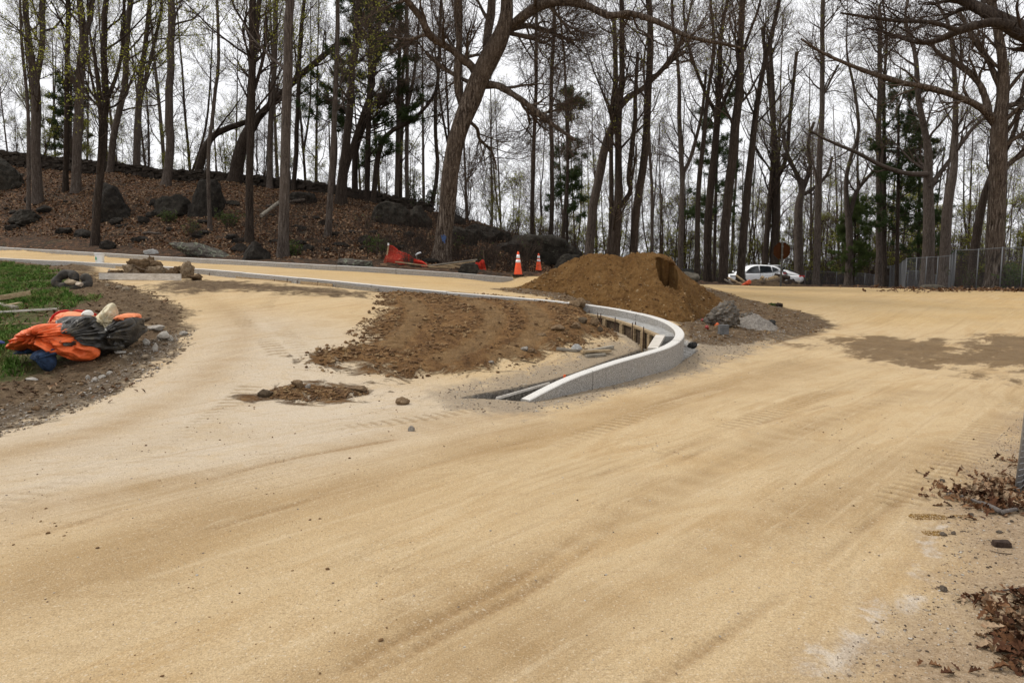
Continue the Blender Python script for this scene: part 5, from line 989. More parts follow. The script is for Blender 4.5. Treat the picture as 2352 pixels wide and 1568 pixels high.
    board((229, 642), (416, 644), .05, .17, M_woodp, 'long whitish grey plank on edge in front of the rubble heap', 'plank')
    board((95, 628), (252, 632), .10, .08, M_woodt, 'muddy brown board behind the curled tyre'); 
    board((-20, 703), (72, 688), .10, .10, M_woodt, 'upper tan timber offcut resting on the grass at the left edge', 'timber', lift=.05)
    board((-25, 700), (36, 716), .11, .10, M_woodg, 'lower grey timber offcut pointing right at the left edge', 'timber')
    board((18, 712), (48, 704), .10, .09, M_woodt, 'short orange brown block between the two timber offcuts', 'block')
    board((-40, 729), (135, 723), .05, .035, M_woodp, 'pale lath on the grass, upper of two behind the orange tarpaulin', 'batten')
    board((-40, 753), (95, 749), .035, .03, M_woodt, 'thin tan lath on the grass, lower of two behind the orange tarpaulin', 'batten')
    board((312, 752), (382, 756), .035, .03, M_woodt, 'thin straight lath on the soil right of the tarpaulin bundle', 'batten')
    o = MB().tube([G(318, 751) + (0, 0, .05), G(330, 745) + (0, 0, .08), G(344, 738) + (0, 0, .05)], .025, 6).build('stick', M_woodd, None, tuple(G(330, 745))); tag(o, 'short dark stick poking out behind the right end of the bundle', 'stick')
    # rubble heap behind the plank: clods, roots, bark
    MR = [rock_mat('clod_brown', (.05, .03, .018), (.15, .095, .05), (.27, .19, .11), sc=4), rock_mat('clod_tan', (.12, .08, .045), (.26, .19, .12), (.42, .34, .24), sc=4)]
    rg = np.random.default_rng(44); k = 0
    for (px, py, w, h, m, lb) in ((322, 640, 62, 30, 0, 'largest dark clod on top of the rubble heap behind the plank'), (296, 641, 30, 26, 1, 'tan clod at the left shoulder of the rubble heap'), (352, 641, 54, 24, 1, 'long tan clod in the middle of the rubble heap'), (392, 641, 50, 20, 0, 'brown clod right of the rubble heap middle'), (425, 642, 32, 20, 1, 'rough tan clod near the right end of the rubble heap'), (446, 646, 28, 10, 0, 'flat dark bark piece at the right end of the rubble heap'), (262, 639, 34, 12, 0, 'flat dark clod at the far left of the rubble heap'), (342, 632, 24, 26, 0, 'peaked brown clod at the back of the rubble heap')):
        rock_px('clod', px, py - 2, w*1.15, h*1.45, MR[m], lb, seed=300 + k, n=4, amp=.5, facets=9, fine=.22, cat='clod', group='clods of the rubble heap behind the white plank'); k += 1
    for i, (a, b, c) in enumerate((((303, 606), (322, 617), (345, 622)), ((340, 632), (380, 630), (402, 640)), ((268, 640), (290, 632), (305, 618)))):
        Y = 18.4; o = MB().tube([P(*a, Y), P(*b, Y - .1), P(*c, Y - .2)], [.008, .014, .02], 5).build('root', M_woodd, None, tuple(P(*b, Y))); tag(o, ('thin root sticking up to the left from the rubble heap', 'dark root lying down the right side of the rubble heap', 'thick root on the left flank of the rubble heap')[i], 'root')
    # broken white stones at the verge, each its own thing
    MW = rock_mat('white_rubble', (.26, .225, .18), (.50, .46, .40), (.70, .66, .60), sc=5); MT = rock_mat('tan_rubble', (.16, .12, .08), (.33, .26, .18), (.5, .42, .32), sc=5)
    named = [(355, 772, 40, 14, MW, 'long white stone slab right of the black tarpaulin'), (372, 789, 34, 16, MW, 'largest white broken stone right of the bundle'), (388, 786, 16, 14, MW, 'white stone chip leaning on the largest white stone'), (335, 800, 18, 16, MW, 'grey white stone touching the black tarpaulin'), (355, 812, 16, 20, MW, 'upright white stone below the long slab'), (420, 770, 22, 10, MW, 'white stone lying alone towards the sandy road'), (272, 825, 32, 6, MW, 'thin white sliver in front of the black tarpaulin'), (330, 828, 24, 12, MT, 'buff stone on the verge edge below the upright stone'), (285, 832, 20, 8, MT, 'flat buff stone below the thin white sliver'), (70, 885, 28, 8, MW, 'thin white stone sliver at the end of the grass'), (232, 872, 18, 10, MW, 'square white stone chip near the verge edge'), (215, 882, 16, 9, MW, 'white stone chip left of the square one'), (250, 862, 16, 9, MW, 'rounded white stone near the verge edge'), (200, 876, 12, 12, MW, 'upright pale chip near the verge edge'), (310, 870, 16, 8, MT, 'buff stone at the sand margin'),
             (272, 668, 16, 8, MT, 'orange tan stone right of the curled tyre'), (286, 672, 22, 14, MT, 'larger orange tan stone right of the curled tyre'), (245, 663, 12, 7, MT, 'small tan stone just right of the curled tyre'), (250, 622, 6, 4, MW, 'tiny pale stone in front of the bucket')]
    for i, (px, py, w, h, m, lb) in enumerate(named): rock_px('stone', px, py, w, h, m, lb, seed=400 + i, n=3, amp=.35, facets=10, sink=.2)
    MG = tinted('gravel_mix', [(.10, .075, .05), (.20, .15, .10), (.30, .25, .19), (.16, .105, .06), (.46, .42, .37), (.25, .18, .11)], sc=30)
    ms = tinted('soil_crumb', [(.09, .055, .03), (.15, .095, .05), (.20, .13, .07), (.12, .08, .045)], sc=12)
    scatter('gravel', 3400, gravel, (.010, .055), MG, seed=2, edge=-.15); scatter('verge_crumbs', 6500, [t for t in GP((-60, 990), (250, 905), (380, 815), (432, 760), (420, 700), (330, 660), (230, 640), (150, 610), (0, 600), (-60, 650), (120, 690), (140, 830), (-60, 880))], (.012, .075), ms, seed=3)
    blades('grass', 52000, grass, tinted('grass_blade', [(.06, .12, .018), (.10, .18, .03), (.15, .22, .045), (.20, .19, .07), (.07, .14, .02)], sc=6), seed=4)
    dead_leaves('verge_leaves', [(-9.2, 11.5, (1.1, 1.2), 200, .01), (-5.6, 8.2, (.5, .3), 40, .01)], M_leaf, seed=9, size=(.05, .10))
M_leaf = tinted('dead_leaf', [(.06, .026, .012), (.13, .060, .026), (.20, .105, .050), (.30, .19, .11), (.09, .038, .018), (.38, .27, .17)], sc=14)

def centre_things():
    MB_ = rock_mat('fieldstone', (.12, .075, .04), (.26, .175, .10), (.42, .31, .20), sc=4); MD = rock_mat('dark_stone', (.05, .036, .024), (.13, .095, .06), (.24, .17, .11), sc=4); MW = rock_mat('pale_stone', (.22, .19, .16), (.38, .34, .29), (.52, .48, .43), sc=4)
    L = [(921, 930, 36, 19, MB_, 'brown angular stone alone on the sand left of the sunken kerb end'), (944, 991, 19, 11, MW, 'small pale stone below the brown one, on open sand'), (608, 913, 33, 20, MD, 'dark grey stone at the left end of the thin soil streak'), (681, 897, 32, 15, MB_, 'tan stone on top of the thin soil streak'), (706, 896, 15, 9, MW, 'small grey stone beside the tan one on the soil streak'),
         (822, 903, 40, 14, MB_, 'flat brown stone at the right end of the thin soil streak'), (850, 773, 10, 6, MB_, 'little brown stone left of the tracked soil'), (848, 720, 9, 7, MB_, 'little brown stone near the left tip of the tracked soil'),
         (1205, 810, 22, 9, MW, 'pale flat stone at the front edge of the tracked soil'), (1221, 814, 20, 9, MB_, 'brown stone beside the pale flat one at the front edge of the soil'), (1340, 752, 26, 14, MD, 'dark lump in the row of clods nearest the trench'), (1325, 764, 22, 14, MB_, 'clod second in the row above the trench'), (1366, 757, 24, 18, MB_, 'rounded clod near the form boards'), (1378, 763, 14, 14, MD, 'dark round clod nearest the form boards'),
         (1320, 716, 30, 20, MB_, 'big brown clod leaning on the kerb at the right end of the soil'), (1334, 716, 26, 22, MB_, 'second brown clod leaning on the kerb at the right end of the soil'), (1300, 706, 14, 9, MB_, 'small clod against the kerb left of the two big clods'),
         (1385, 740, 22, 14, MW, 'pale stone on the soil edge above the form boards'), (1400, 742, 16, 12, MD, 'dark clod on the soil edge above the form boards'), (1280, 770, 34, 12, MB_, 'flat tan stone on the lower right of the tracked soil'), (1245, 782, 26, 10, MB_, 'low tan clod at the lower right of the tracked soil'), (1128, 838, 14, 6, MW, 'pale chip in front of the tracked soil'), (1180, 706, 18, 8, MW, 'grey stone half buried in the middle of the tracked soil'),
         (1495, 690, 30, 16, MB_, 'lumpy clod at the foot of the big heap above the kerb'), (1512, 686, 22, 12, MB_, 'second clod at the foot of the big heap above the kerb'), (1540, 612, 3, 3, MB_, '')]
    for i, (px, py, w, h, m, lb) in enumerate(L[:-1]): rock_px('stone' if 'stone' in lb or 'chip' in lb else 'clod', px, py, w, h, m, lb, seed=500 + i, n=4, amp=.34, facets=10, fine=.09, cat='stone' if 'stone' in lb or 'chip' in lb else 'clod')
    mc = tinted('crumb', [(.10, .055, .025), (.16, .09, .04), (.22, .13, .06), (.13, .07, .03), (.30, .2, .1)], sc=10)
    scatter('soil_clods', 10000, soilA, (.010, .085), mc, seed=12, edge=-.28, dens=lambda q: np.clip(.40 + fbm(q*2, 40, 4)*1.3 + np.minimum(0, polysd(soilA, q[:, 0], q[:, 1]))*1.2, .02, 1)*(1 - .85*(track_disp(q[:, 0], q[:, 1]) != 0))); scatter('soil_clods', 1200, soilB, (.012, .07), mc, seed=13, edge=-.05)
    scatter('soil_clods', 6000, soilC, (.014, .08), mc, seed=14, edge=-.2); gm = tinted('pebble', [(.15, .12, .09), (.27, .22, .17), (.38, .33, .27), (.2, .14, .09), (.48, .44, .38)], sc=25)
    scatter('pebbles', 6000, soilC, (.012, .05), gm, seed=24, edge=-.1)
    scatter('pebbles', 4200, gray, (.008, .035), gm, seed=15, edge=-.25)
    road = GP((-100, 1020), (430, 800), (520, 700), (700, 690), (880, 700), (1000, 900), (1500, 890), (1900, 780), (2352, 760), (2352, 950), (2100, 1200), (1900, 1560), (-100, 1560))
    scatter('pebbles', 3600, road, (.004, .016), gm, seed=16); scatter('mud_crumbs', 300, GP((-50, 1130), (500, 900), (1100, 860), (1150, 1000), (700, 1120), (100, 1300), (-50, 1300)), (.006, .028), mc, seed=17, dens=lambda q: np.clip(fbm(q*2.5, 50, 3)*3, 0, 1))
    scatter('mud_crumbs', 260, GP((0, 1560), (400, 1250), (1300, 1050), (2300, 780), (2352, 900), (1800, 1450), (900, 1560)), (.006, .022), mc, seed=18, dens=lambda q: np.clip(fbm(q*1.5, 51, 3)*3, 0, 1))
    # wood scraps by the form
    def bar(a, b, w, h, m, lb, nm='board', lift=0):
        A_, B_ = GZ(*a), GZ(*b); A_[2] += h/2 + lift; B_[2] += h/2 + lift; tag(MB().bar(A_, B_, w, h).build(nm, m, None, tuple((A_ + B_)/2), bevel=.003), lb, nm)
    bar((1278, 803), (1325, 808), .06, .04, M_woodg, 'short grey board end left of the concrete chip'); rock_px('concrete_chip', 1322, 808, 28, 16, M_conc, 'grey concrete chip among the wood scraps', seed=77, n=3, cat='concrete chip')
    bar((1345, 812), (1407, 800), .07, .05, M_woodg, 'grey board lying slanted among the wood scraps'); bar((1336, 814), (1402, 812), .08, .035, M_woodt, 'yellow tan splintered board among the wood scraps', lift=.03); bar((1345, 820), (1390, 817), .06, .04, M_woodg, 'front grey offcut below the splintered board', 'offcut')
    bar((1358, 722), (1378, 742), .02, .02, M_woodt, 'thin stick on the soil beside the form boards', 'stick', .05); bar((1468, 792), (1498, 806), .02, .02, M_woodt, 'thin stick in the pit below the struts', 'stick'); bar((1195, 829), (1232, 835), .015, .012, M_woodd, 'dark thin rod on the sand in front of the tracked soil', 'rod')
    # right: concrete lumps, gravel, block, caps
    MC = rock_mat('broken_concrete', (.05, .042, .034), (.18, .16, .135), (.40, .37, .33), (.14, .085, .035), .54, sc=5)
    rock_px('concrete_lump', 1668, 756, 78, 44, MC, 'large rough lump of broken concrete with brown soil on it', seed=81, n=5, amp=.45, facets=9, fine=.22, cat='concrete lump', tilt=-.35); rock_px('concrete_lump', 1727, 752, 50, 34, MC, 'smaller grey concrete lump rising out of the gravel heap', seed=82, n=5, amp=.4, facets=8, fine=.22, cat='concrete lump'); rock_px('concrete_lump', 1772, 752, 26, 20, rock_mat('asphalt', (.02, .02, .02), (.06, .058, .055), (.12, .11, .10), sc=5), 'dark asphalt lump right of the gravel heap', seed=83, n=4, amp=.4, fine=.2, cat='asphalt lump')
    c = G(1742, 758); m = 60; r_ = np.linspace(-1, 1, m); X, Yv = np.meshgrid(c[0] + r_*.62, c[1] + .3 + r_*.5, indexing='ij'); h = .30*np.clip(1 - np.sqrt(((X - c[0])/.58)**2 + ((Yv - c[1] - .3)/.46)**2), -.1, 1) + fbm(np.stack([X*9, Yv*9], -1), 7, 4)*.035; V = np.stack([X, Yv, H(X.ravel(), Yv.ravel()).reshape(m, m) + h - .01], -1).reshape(-1, 3) - c; i, j = np.meshgrid(np.arange(m - 1), np.arange(m - 1), indexing='ij'); a = (i*m + j).ravel()
    o = link('gravel_heap', mesh_np('gravel_heap', V, np.stack([a, a + m, a + m + 1, a + 1], 1), rock_mat('gravel_grey', (.10, .085, .07), (.27, .24, .205), (.46, .43, .39), sc=9)), None, tuple(c)); tag(o, 'low heap of grey brown gravel beside the concrete lumps', 'gravel heap'); cc = [(c[0] - .55, c[1] - .15), (c[0] + .6, c[1] - .15), (c[0] + .5, c[1] + .6), (c[0] - .5, c[1] + .6)]
    rg = np.random.default_rng(8); scatter('loose_gravel', 900, cc, (.015, .05), gm, seed=19, dz=.0)
    q = GZ(1661, 773); o = MB().box((0, 0, .095), (.19, .12, .19), rotm(.12)).build('concrete_block', plain('block_grey', (.12, .12, .12), .9, var=.3, sc=12, bump=.4), None, tuple(q), bevel=.004, local=True); tag(o, 'dark grey square concrete block standing in front of the rough lump', 'block')
    q = GZ(1636, 735); o = MB().box((0, 0, .1), (.06, .03, .22), jit=.003).build('survey_stake', M_woodg, None, tuple(q), local=True); tag(o, 'short grey wooden stake behind the red caps', 'stake')
    red = plain('red_cap', (.26, .018, .018), .5, .4, var=.2, dirt=(.2, .1, .06))
    for px, py, t, lb in ((1581, 735, .9, 'red plastic cap nearest the curved kerb'), (1615, 743, 1.3, 'red plastic cap touching the rough concrete lump'), (1624, 761, .8, 'red plastic cap in front of the rough concrete lump'), (1672, 752, 1.2, 'red plastic cap half hidden behind the grey block')):
        q = GZ(px, py); o = MB().lathe([(.024, -.045), (.025, -.02), (.026, .0), (.04, .005), (.04, .02), (.03, .04), (.012, .047)], k=18, rot=rotm(px*.1, t)).build('plastic_plug', red, None, (q[0], q[1], q[2] + .05), smooth=True, local=True); tag(o, lb, 'cap', 'red plastic caps scattered on the soil')
    q = GZ(1646, 755); o = MB().lathe([(.03, -.04), (.035, 0), (.05, .01), (.045, .04), (.02, .05)], k=16, rot=rotm(1, 1.1)).build('plastic_plug', plain('orange_cap', (.5, .09, .02), .5), None, (q[0], q[1], q[2] + .05), smooth=True, local=True); tag(o, 'orange plastic cap tucked under the rough concrete lump', 'cap')
    rock_px('clod', 1641, 777, 15, 12, MB_, 'orange brown clod left of the grey block foot', seed=91, n=3, cat='clod'); rock_px('clod', 1648, 763, 14, 12, MB_, 'orange brown clod left of the grey block top', seed=92, n=3, cat='clod')
    rock_px('asphalt_chunk', 1592, 792, 22, 14, rock_mat('asphalt_b', (.02, .02, .02), (.05, .048, .045), (.10, .09, .08), sc=5), 'black asphalt chunk at the rim of the gutter right of the kerb', seed=93, n=4, fine=.2, cat='asphalt chunk')
    q = GZ(1781, 702); blades('weed_tuft', 60, [(q[0] - .15, q[1] - .1), (q[0] + .1, q[1] - .1), (q[0] + .1, q[1] + .1), (q[0] - .15, q[1] + .1)], M_green, (.05, .11), seed=5, width=.01)
    tag(bpy.data.objects['weed_tuft'], 'small green weed tuft on the bare soil right of the big heap', 'weed'); bpy.data.objects['weed_tuft'].pop('kind', None); rock_px('clod', 1792, 705, 20, 10, M_barkd, 'dark root clod right of the green weed tuft', seed=94, n=4, fine=.2, cat='clod')

def right_corner():
    spots = []
    for px, py, sx, sy, n, h in ((2250, 1140, .16, .10, 210, .05), (2310, 1165, .14, .10, 190, .06), (2345, 1130, .10, .18, 130, .04), (2350, 1075, .06, .12, 40, .02), (2290, 1130, .2, .2, 70, .03), (2260, 1385, .05, .05, 26, .015), (2325, 1435, .06, .05, 60, .015), (2350, 1480, .06, .06, 70, .02), (2305, 1495, .06, .04, 22, .005), (2352, 1540, .04, .05, 30, .01), (2170, 1130, .04, .02, 7, 0), (2352, 1385, .05, .06, 50, .02), (2220, 1540, .1, .04, 8, 0), (2215, 1190, .05, .02, 6, 0)):
        q = G(px, py); spots.append((q[0], q[1], (sx, sy), n, h))
    dead_leaves('fallen_leaves', spots, M_leaf, seed=31, size=(.035, .07))
    # leaves collected along the tall fence and at the far edge of the lot
    dead_leaves('fallen_leaves', [(P(2330, 672, 26.5)[0], 27, (2.2, .5), 240, .03), (P(2200, 668, 29.5)[0], 29.6, (2, .5), 120, .02)], M_leaf, seed=32, size=(.10, .16))
    dw = rock_mat('driftwood', (.10, .085, .075), (.24, .21, .19), (.38, .34, .31), sc=5)
    def stick(pts, r, lb, mat=dw, nm='stick', lift=None, k=9):
        A = [G(*a) for a in pts]; A = [(a[0], a[1], H(a[0], a[1])[0] + (max(r) if lift is None else lift)) for a in A]; A = resample(A, .01); rr = np.interp(np.linspace(0, 1, len(A)), np.linspace(0, 1, len(r)), r)*(1 + .12*fbm(A*18, 4, 3)); o = MB().tube(A, rr, k).build(nm, mat, None, tuple(A[len(A)//2]), smooth=True); tag(o, lb, 'stick')
    stick([(2176, 1140), (2195, 1139), (2214, 1146)], [.013, .012, .012], 'hollow grey stick end at the left of the leaf heap'); stick([(2223, 1154), (2240, 1160), (2262, 1170), (2296, 1187)], [.009, .013, .016, .017], 'longest grey broken branch in front of the leaf heap', lift=.025); stick([(2299, 1188), (2312, 1186), (2334, 1181)], [.015, .014, .012], 'short thick grey branch end right of the longest branch', lift=.02)
    stick([(2278, 1267), (2300, 1272), (2325, 1275)], [.0025, .003, .0025], 'thin brown twig below the brick fragment', M_woodd, 'twig', k=5); stick([(2240, 1372), (2300, 1362), (2352, 1352)], [.002, .003, .003], 'thin pale twig running to the right edge above the lower leaves', dw, 'twig', k=5)
    q = G(2299, 1254); o = MB().box((0, 0, .016), (.092, .045, .036), rotm(-.15), jit=.003).build('brick_fragment', rock_mat('brick_dark', (.03, .02, .015), (.075, .05, .038), (.14, .10, .08), sc=12), None, (q[0], q[1], q[2]), bevel=.004, local=True); tag(o, 'dark brown brick fragment on the sand above the thin twig', 'brick')
    MD = rock_mat('pebble_grey', (.05, .04, .03), (.15, .12, .09), (.28, .23, .18), sc=14)
    for i, (px, py, w, h, lb) in enumerate(((2170, 1360, 22, 12, 'grey pebble alone on the sand above the pale patch'), (2232, 1186, 12, 9, 'round brown pebble right of the yellow soil spot'), (2170, 1232, 18, 9, 'grey pebble in the lower yellow soil spot'), (2192, 1229, 13, 8, 'smaller grey pebble beside the lower yellow soil spot'), (2325, 1204, 10, 5, 'dark chip above the brick fragment'), (2298, 1228, 14, 6, 'flat dark chip left above the brick fragment'), (2166, 1107, 14, 8, 'curled dark scrap left of the leaf heap top'))): rock_px('pebble', px, py, w, h, MD, lb, seed=600 + i, n=3, facets=9, fine=.05, cat='pebble')
    gm = tinted('grit', [(.14, .10, .07), (.26, .2, .14), (.36, .3, .22), (.2, .14, .08), (.5, .46, .4), (.07, .05, .035)], sc=60); pv = GP((2352, 960), (2230, 1090), (2180, 1200), (2190, 1290), (2080, 1400), (1900, 1566), (2420, 1566), (2420, 960)); scatter('grit', 5200, pv, (.004, .018), gm, seed=41, edge=-.05)
    ym = tinted('yellow_soil', [(.20, .11, .02), (.27, .155, .035), (.15, .08, .02)], sc=40)
    for k, (px, py, a, b, n) in enumerate(((2130, 1188, .12, .055, 900), (2146, 1226, .07, .04, 420), (2210, 1186, .05, .02, 130))):
        q = G(px, py); sp = [(q[0] + a*math.cos(t), q[1] + b*math.sin(t)) for t in np.linspace(0, 6.1, 12)]; rg = np.random.default_rng(k); scatter('yellow_soil', n, sp, (.003, .010), ym, seed=42 + k, edge=-.01)
    # near chain link fence corner post at the right edge
    Mz = plain('galvanised', (.34, .35, .36), .5, .4, .6, var=.2, sc=30)
    b = G(2336, 1132); bz = b[2]; e = empty('chain_link_fence', (b[0], b[1], bz), 'leaning grey post with mesh wires of a fence at the right edge', 'fence'); t = P(2378, 800, 4.75); d = nrm(np.array(t) - b); top = d*1.9
    MB().tube([(0, 0, -.1), top], .021, 14).build('post', Mz, e, smooth=True); MB().tube([(.055, .03, -.1), (top[0] + .06, top[1] + .03, top[2])], .016, 10).build('post', Mz, e, smooth=True)
    w = MB()
    for i in range(40):
        z = .04 + i*.045
        c = d*z/d[2]; w.tube([c + (-.024, -.02, 0), c + (.0, -.03, .01), c + (.03, -.02, .03), c + (.08, .02, .02)], .0016, 4)
    g = Geo(); n = 60; s = np.linspace(0, 1.8, n)
    for sg in (1, -1):
        a0 = s - 1.9; x0 = a0 if sg == 1 else a0 + 1.9; st = np.stack([np.clip(x0, 0, None), np.zeros(n), np.where(x0 < 0, -x0, 0) if sg == 1 else 0*x0], 1); 
        A0 = np.stack([np.linspace(-1.9, 1.9, 76), np.zeros(76)], 1); lo = np.where(A0[:, 0] < 0, 0, A0[:, 0]); z_lo = np.where(A0[:, 0] < 0, -A0[:, 0], 0); L = np.minimum(1.9 - lo, 1.9 - z_lo); x_a, x_b, z_a, z_b = lo, lo + L, z_lo, z_lo + L
        if sg == -1: x_a, x_b = 1.9 - x_a, 1.9 - x_b
        Pp = np.stack([np.stack([.08 + x_a + d[0]*z_a, -.02 - x_a*.55, z_a + .03], 1), np.stack([.08 + x_b + d[0]*z_b, -.02 - x_b*.55, z_b + .03], 1)], 1); g.add(*tubes(Pp, np.full((76, 2), .0016), 4))
    link('mesh', g.mesh('mesh', Mz), e); w.build('tie_wires', Mz, e)

# ---------------------------------------------------------------- fences, sign, cars, woodpile
def chain_fence(name, posts, h, label, mat, cell=.06, wire=.0022, rail=True, pr=.03):
    e = empty(name, tuple(posts[0]), label, 'fence'); og = np.array(posts[0]); g = Geo(); hs = h if isinstance(h, (list, tuple)) else [h]*len(posts)
    for p, hh in zip(posts, hs): MB().tube([p - og - (0, 0, .1), p - og + np.array((0, 0, hh + .04))], pr, 8).build('post', mat, e, smooth=True)
    for k in range(len(posts) - 1):
        a, b = posts[k] - og, posts[k+1] - og; ha, hb = hs[k], hs[k+1]; L = np.linalg.norm((b - a)[:2])
        if rail: MB().tube([a + np.array((0, 0, ha)), b + np.array((0, 0, hb))], pr*.7, 6).build('top_rail', mat, e, smooth=True)
        for sg in (1, -1):
            s = np.arange(-ha, L, cell); s0 = np.maximum(s, 0); s1 = np.minimum(s + ha, L); ok = s1 - s0 > .02; s, s0, s1 = s[ok], s0[ok], s1[ok]; z0, z1 = (s0 - s)/ha, (s1 - s)/ha
            if sg < 0: s0, s1 = L - s0, L - s1
            pt = lambda q, z: a[None] + (b - a)[None]*(q/L)[:, None] + np.stack([0*z, 0*z, z*(ha + (hb - ha)*q/L)], 1); g.add(*tubes(np.stack([pt(s0, z0), pt(s1, z1)], 1), np.full((len(s), 2), wire), 3))
    link('mesh', g.mesh('mesh', mat), e); return e
def far_things():
    Mz = plain('galvanised_far', (.15, .155, .16), .6, .3, .2, var=.15, sc=20); Mzd = plain('galvanised_dull', (.15, .155, .16), .6, .3, .4, var=.15, sc=20)
    def fp(px, top, Y): q = P(px, top, Y); z = H(q[0], q[1])[0]; return np.array([q[0], q[1], z]), q[2] - z
    def fence_px(pts, *a, **k): F = [fp(*p) for p in pts]; return chain_fence('chain_link_fence', [f[0] for f in F], [max(.8, f[1]) for f in F], *a, **k)
    pts = [(2420, 566, 29.5), (2352, 568, 29.7), (2303, 569, 30), (2248, 573, 31), (2196, 575, 32), (2189, 582, 34), (2183, 587, 37), (2155, 590, 37.6), (2129, 591, 38), (2106, 592, 39), (2083, 594, 40.3), (2073, 601, 45), (2064, 608, 50), (2054, 609, 52), (2045, 611, 54)]
    fence_px(pts, 'tall galvanised chain link fence stepping back along the right side of the lot', Mz, wire=.0015, pr=.025)
    pts = [(1600, 602, 47), (1640, 604, 47), (1690, 609, 47.5), (1750, 613, 48), (1828, 621, 48), (1850, 622, 48), (1880, 623, 48), (1922, 625, 48), (1964, 627, 48.5), (1987, 628, 49), (2008, 631, 50), (2045, 635, 52)]
    fence_px([(a, b, c + 10) for a, b, c in pts], 'low grey chain link fence behind the parked cars and below the far trees', Mzd, cell=.08, wire=.0022, pr=.025)
    pts = [(2086, 622, 46), (2106, 622, 46.5), (2128, 627, 47), (2150, 632, 47)]
    fence_px(pts, 'small gate panel of chain link seen through the tall fence', Mzd, cell=.08, wire=.0024, pr=.025)
    # stop sign seen from the back
    Y = 32; q = P(1793, 656, Y); q[2] = H(q[0], q[1])[0]; zc = P(1795, 576, Y)[2] - q[2]; e = empty('road_sign', tuple(q), 'octagonal road sign seen from behind, brown back on a dark post', 'road sign')
    brn = plain('sign_back', (.040, .015, .006), .9, .03, var=.15, sc=6); r = .385/math.cos(R(22.5)); V = [(r*math.cos(R(22.5 + 45*k)), y, zc + r*math.sin(R(22.5 + 45*k))) for y in (0.03, .036) for k in range(8)]
    MB().add(V, [tuple(range(8)), tuple(range(15, 7, -1))] + [(k, k + 8, (k + 1) % 8 + 8, (k + 1) % 8) for k in range(8)]).build('sign_plate', brn, e); MB().bar((0, 0, -.2), (0, 0, zc + .40), .07, .05, up=(0, 1, 0)).build('post', plain('sign_post', (.07, .065, .055), .7, var=.3), e)
    for z in (zc - .2, zc + .2): MB().bar((-.05, -.03, z), (.05, -.03, z), .02, .03).build('bracket', Mzd, e)
    suv(); sedan(); woodpile(); nets()
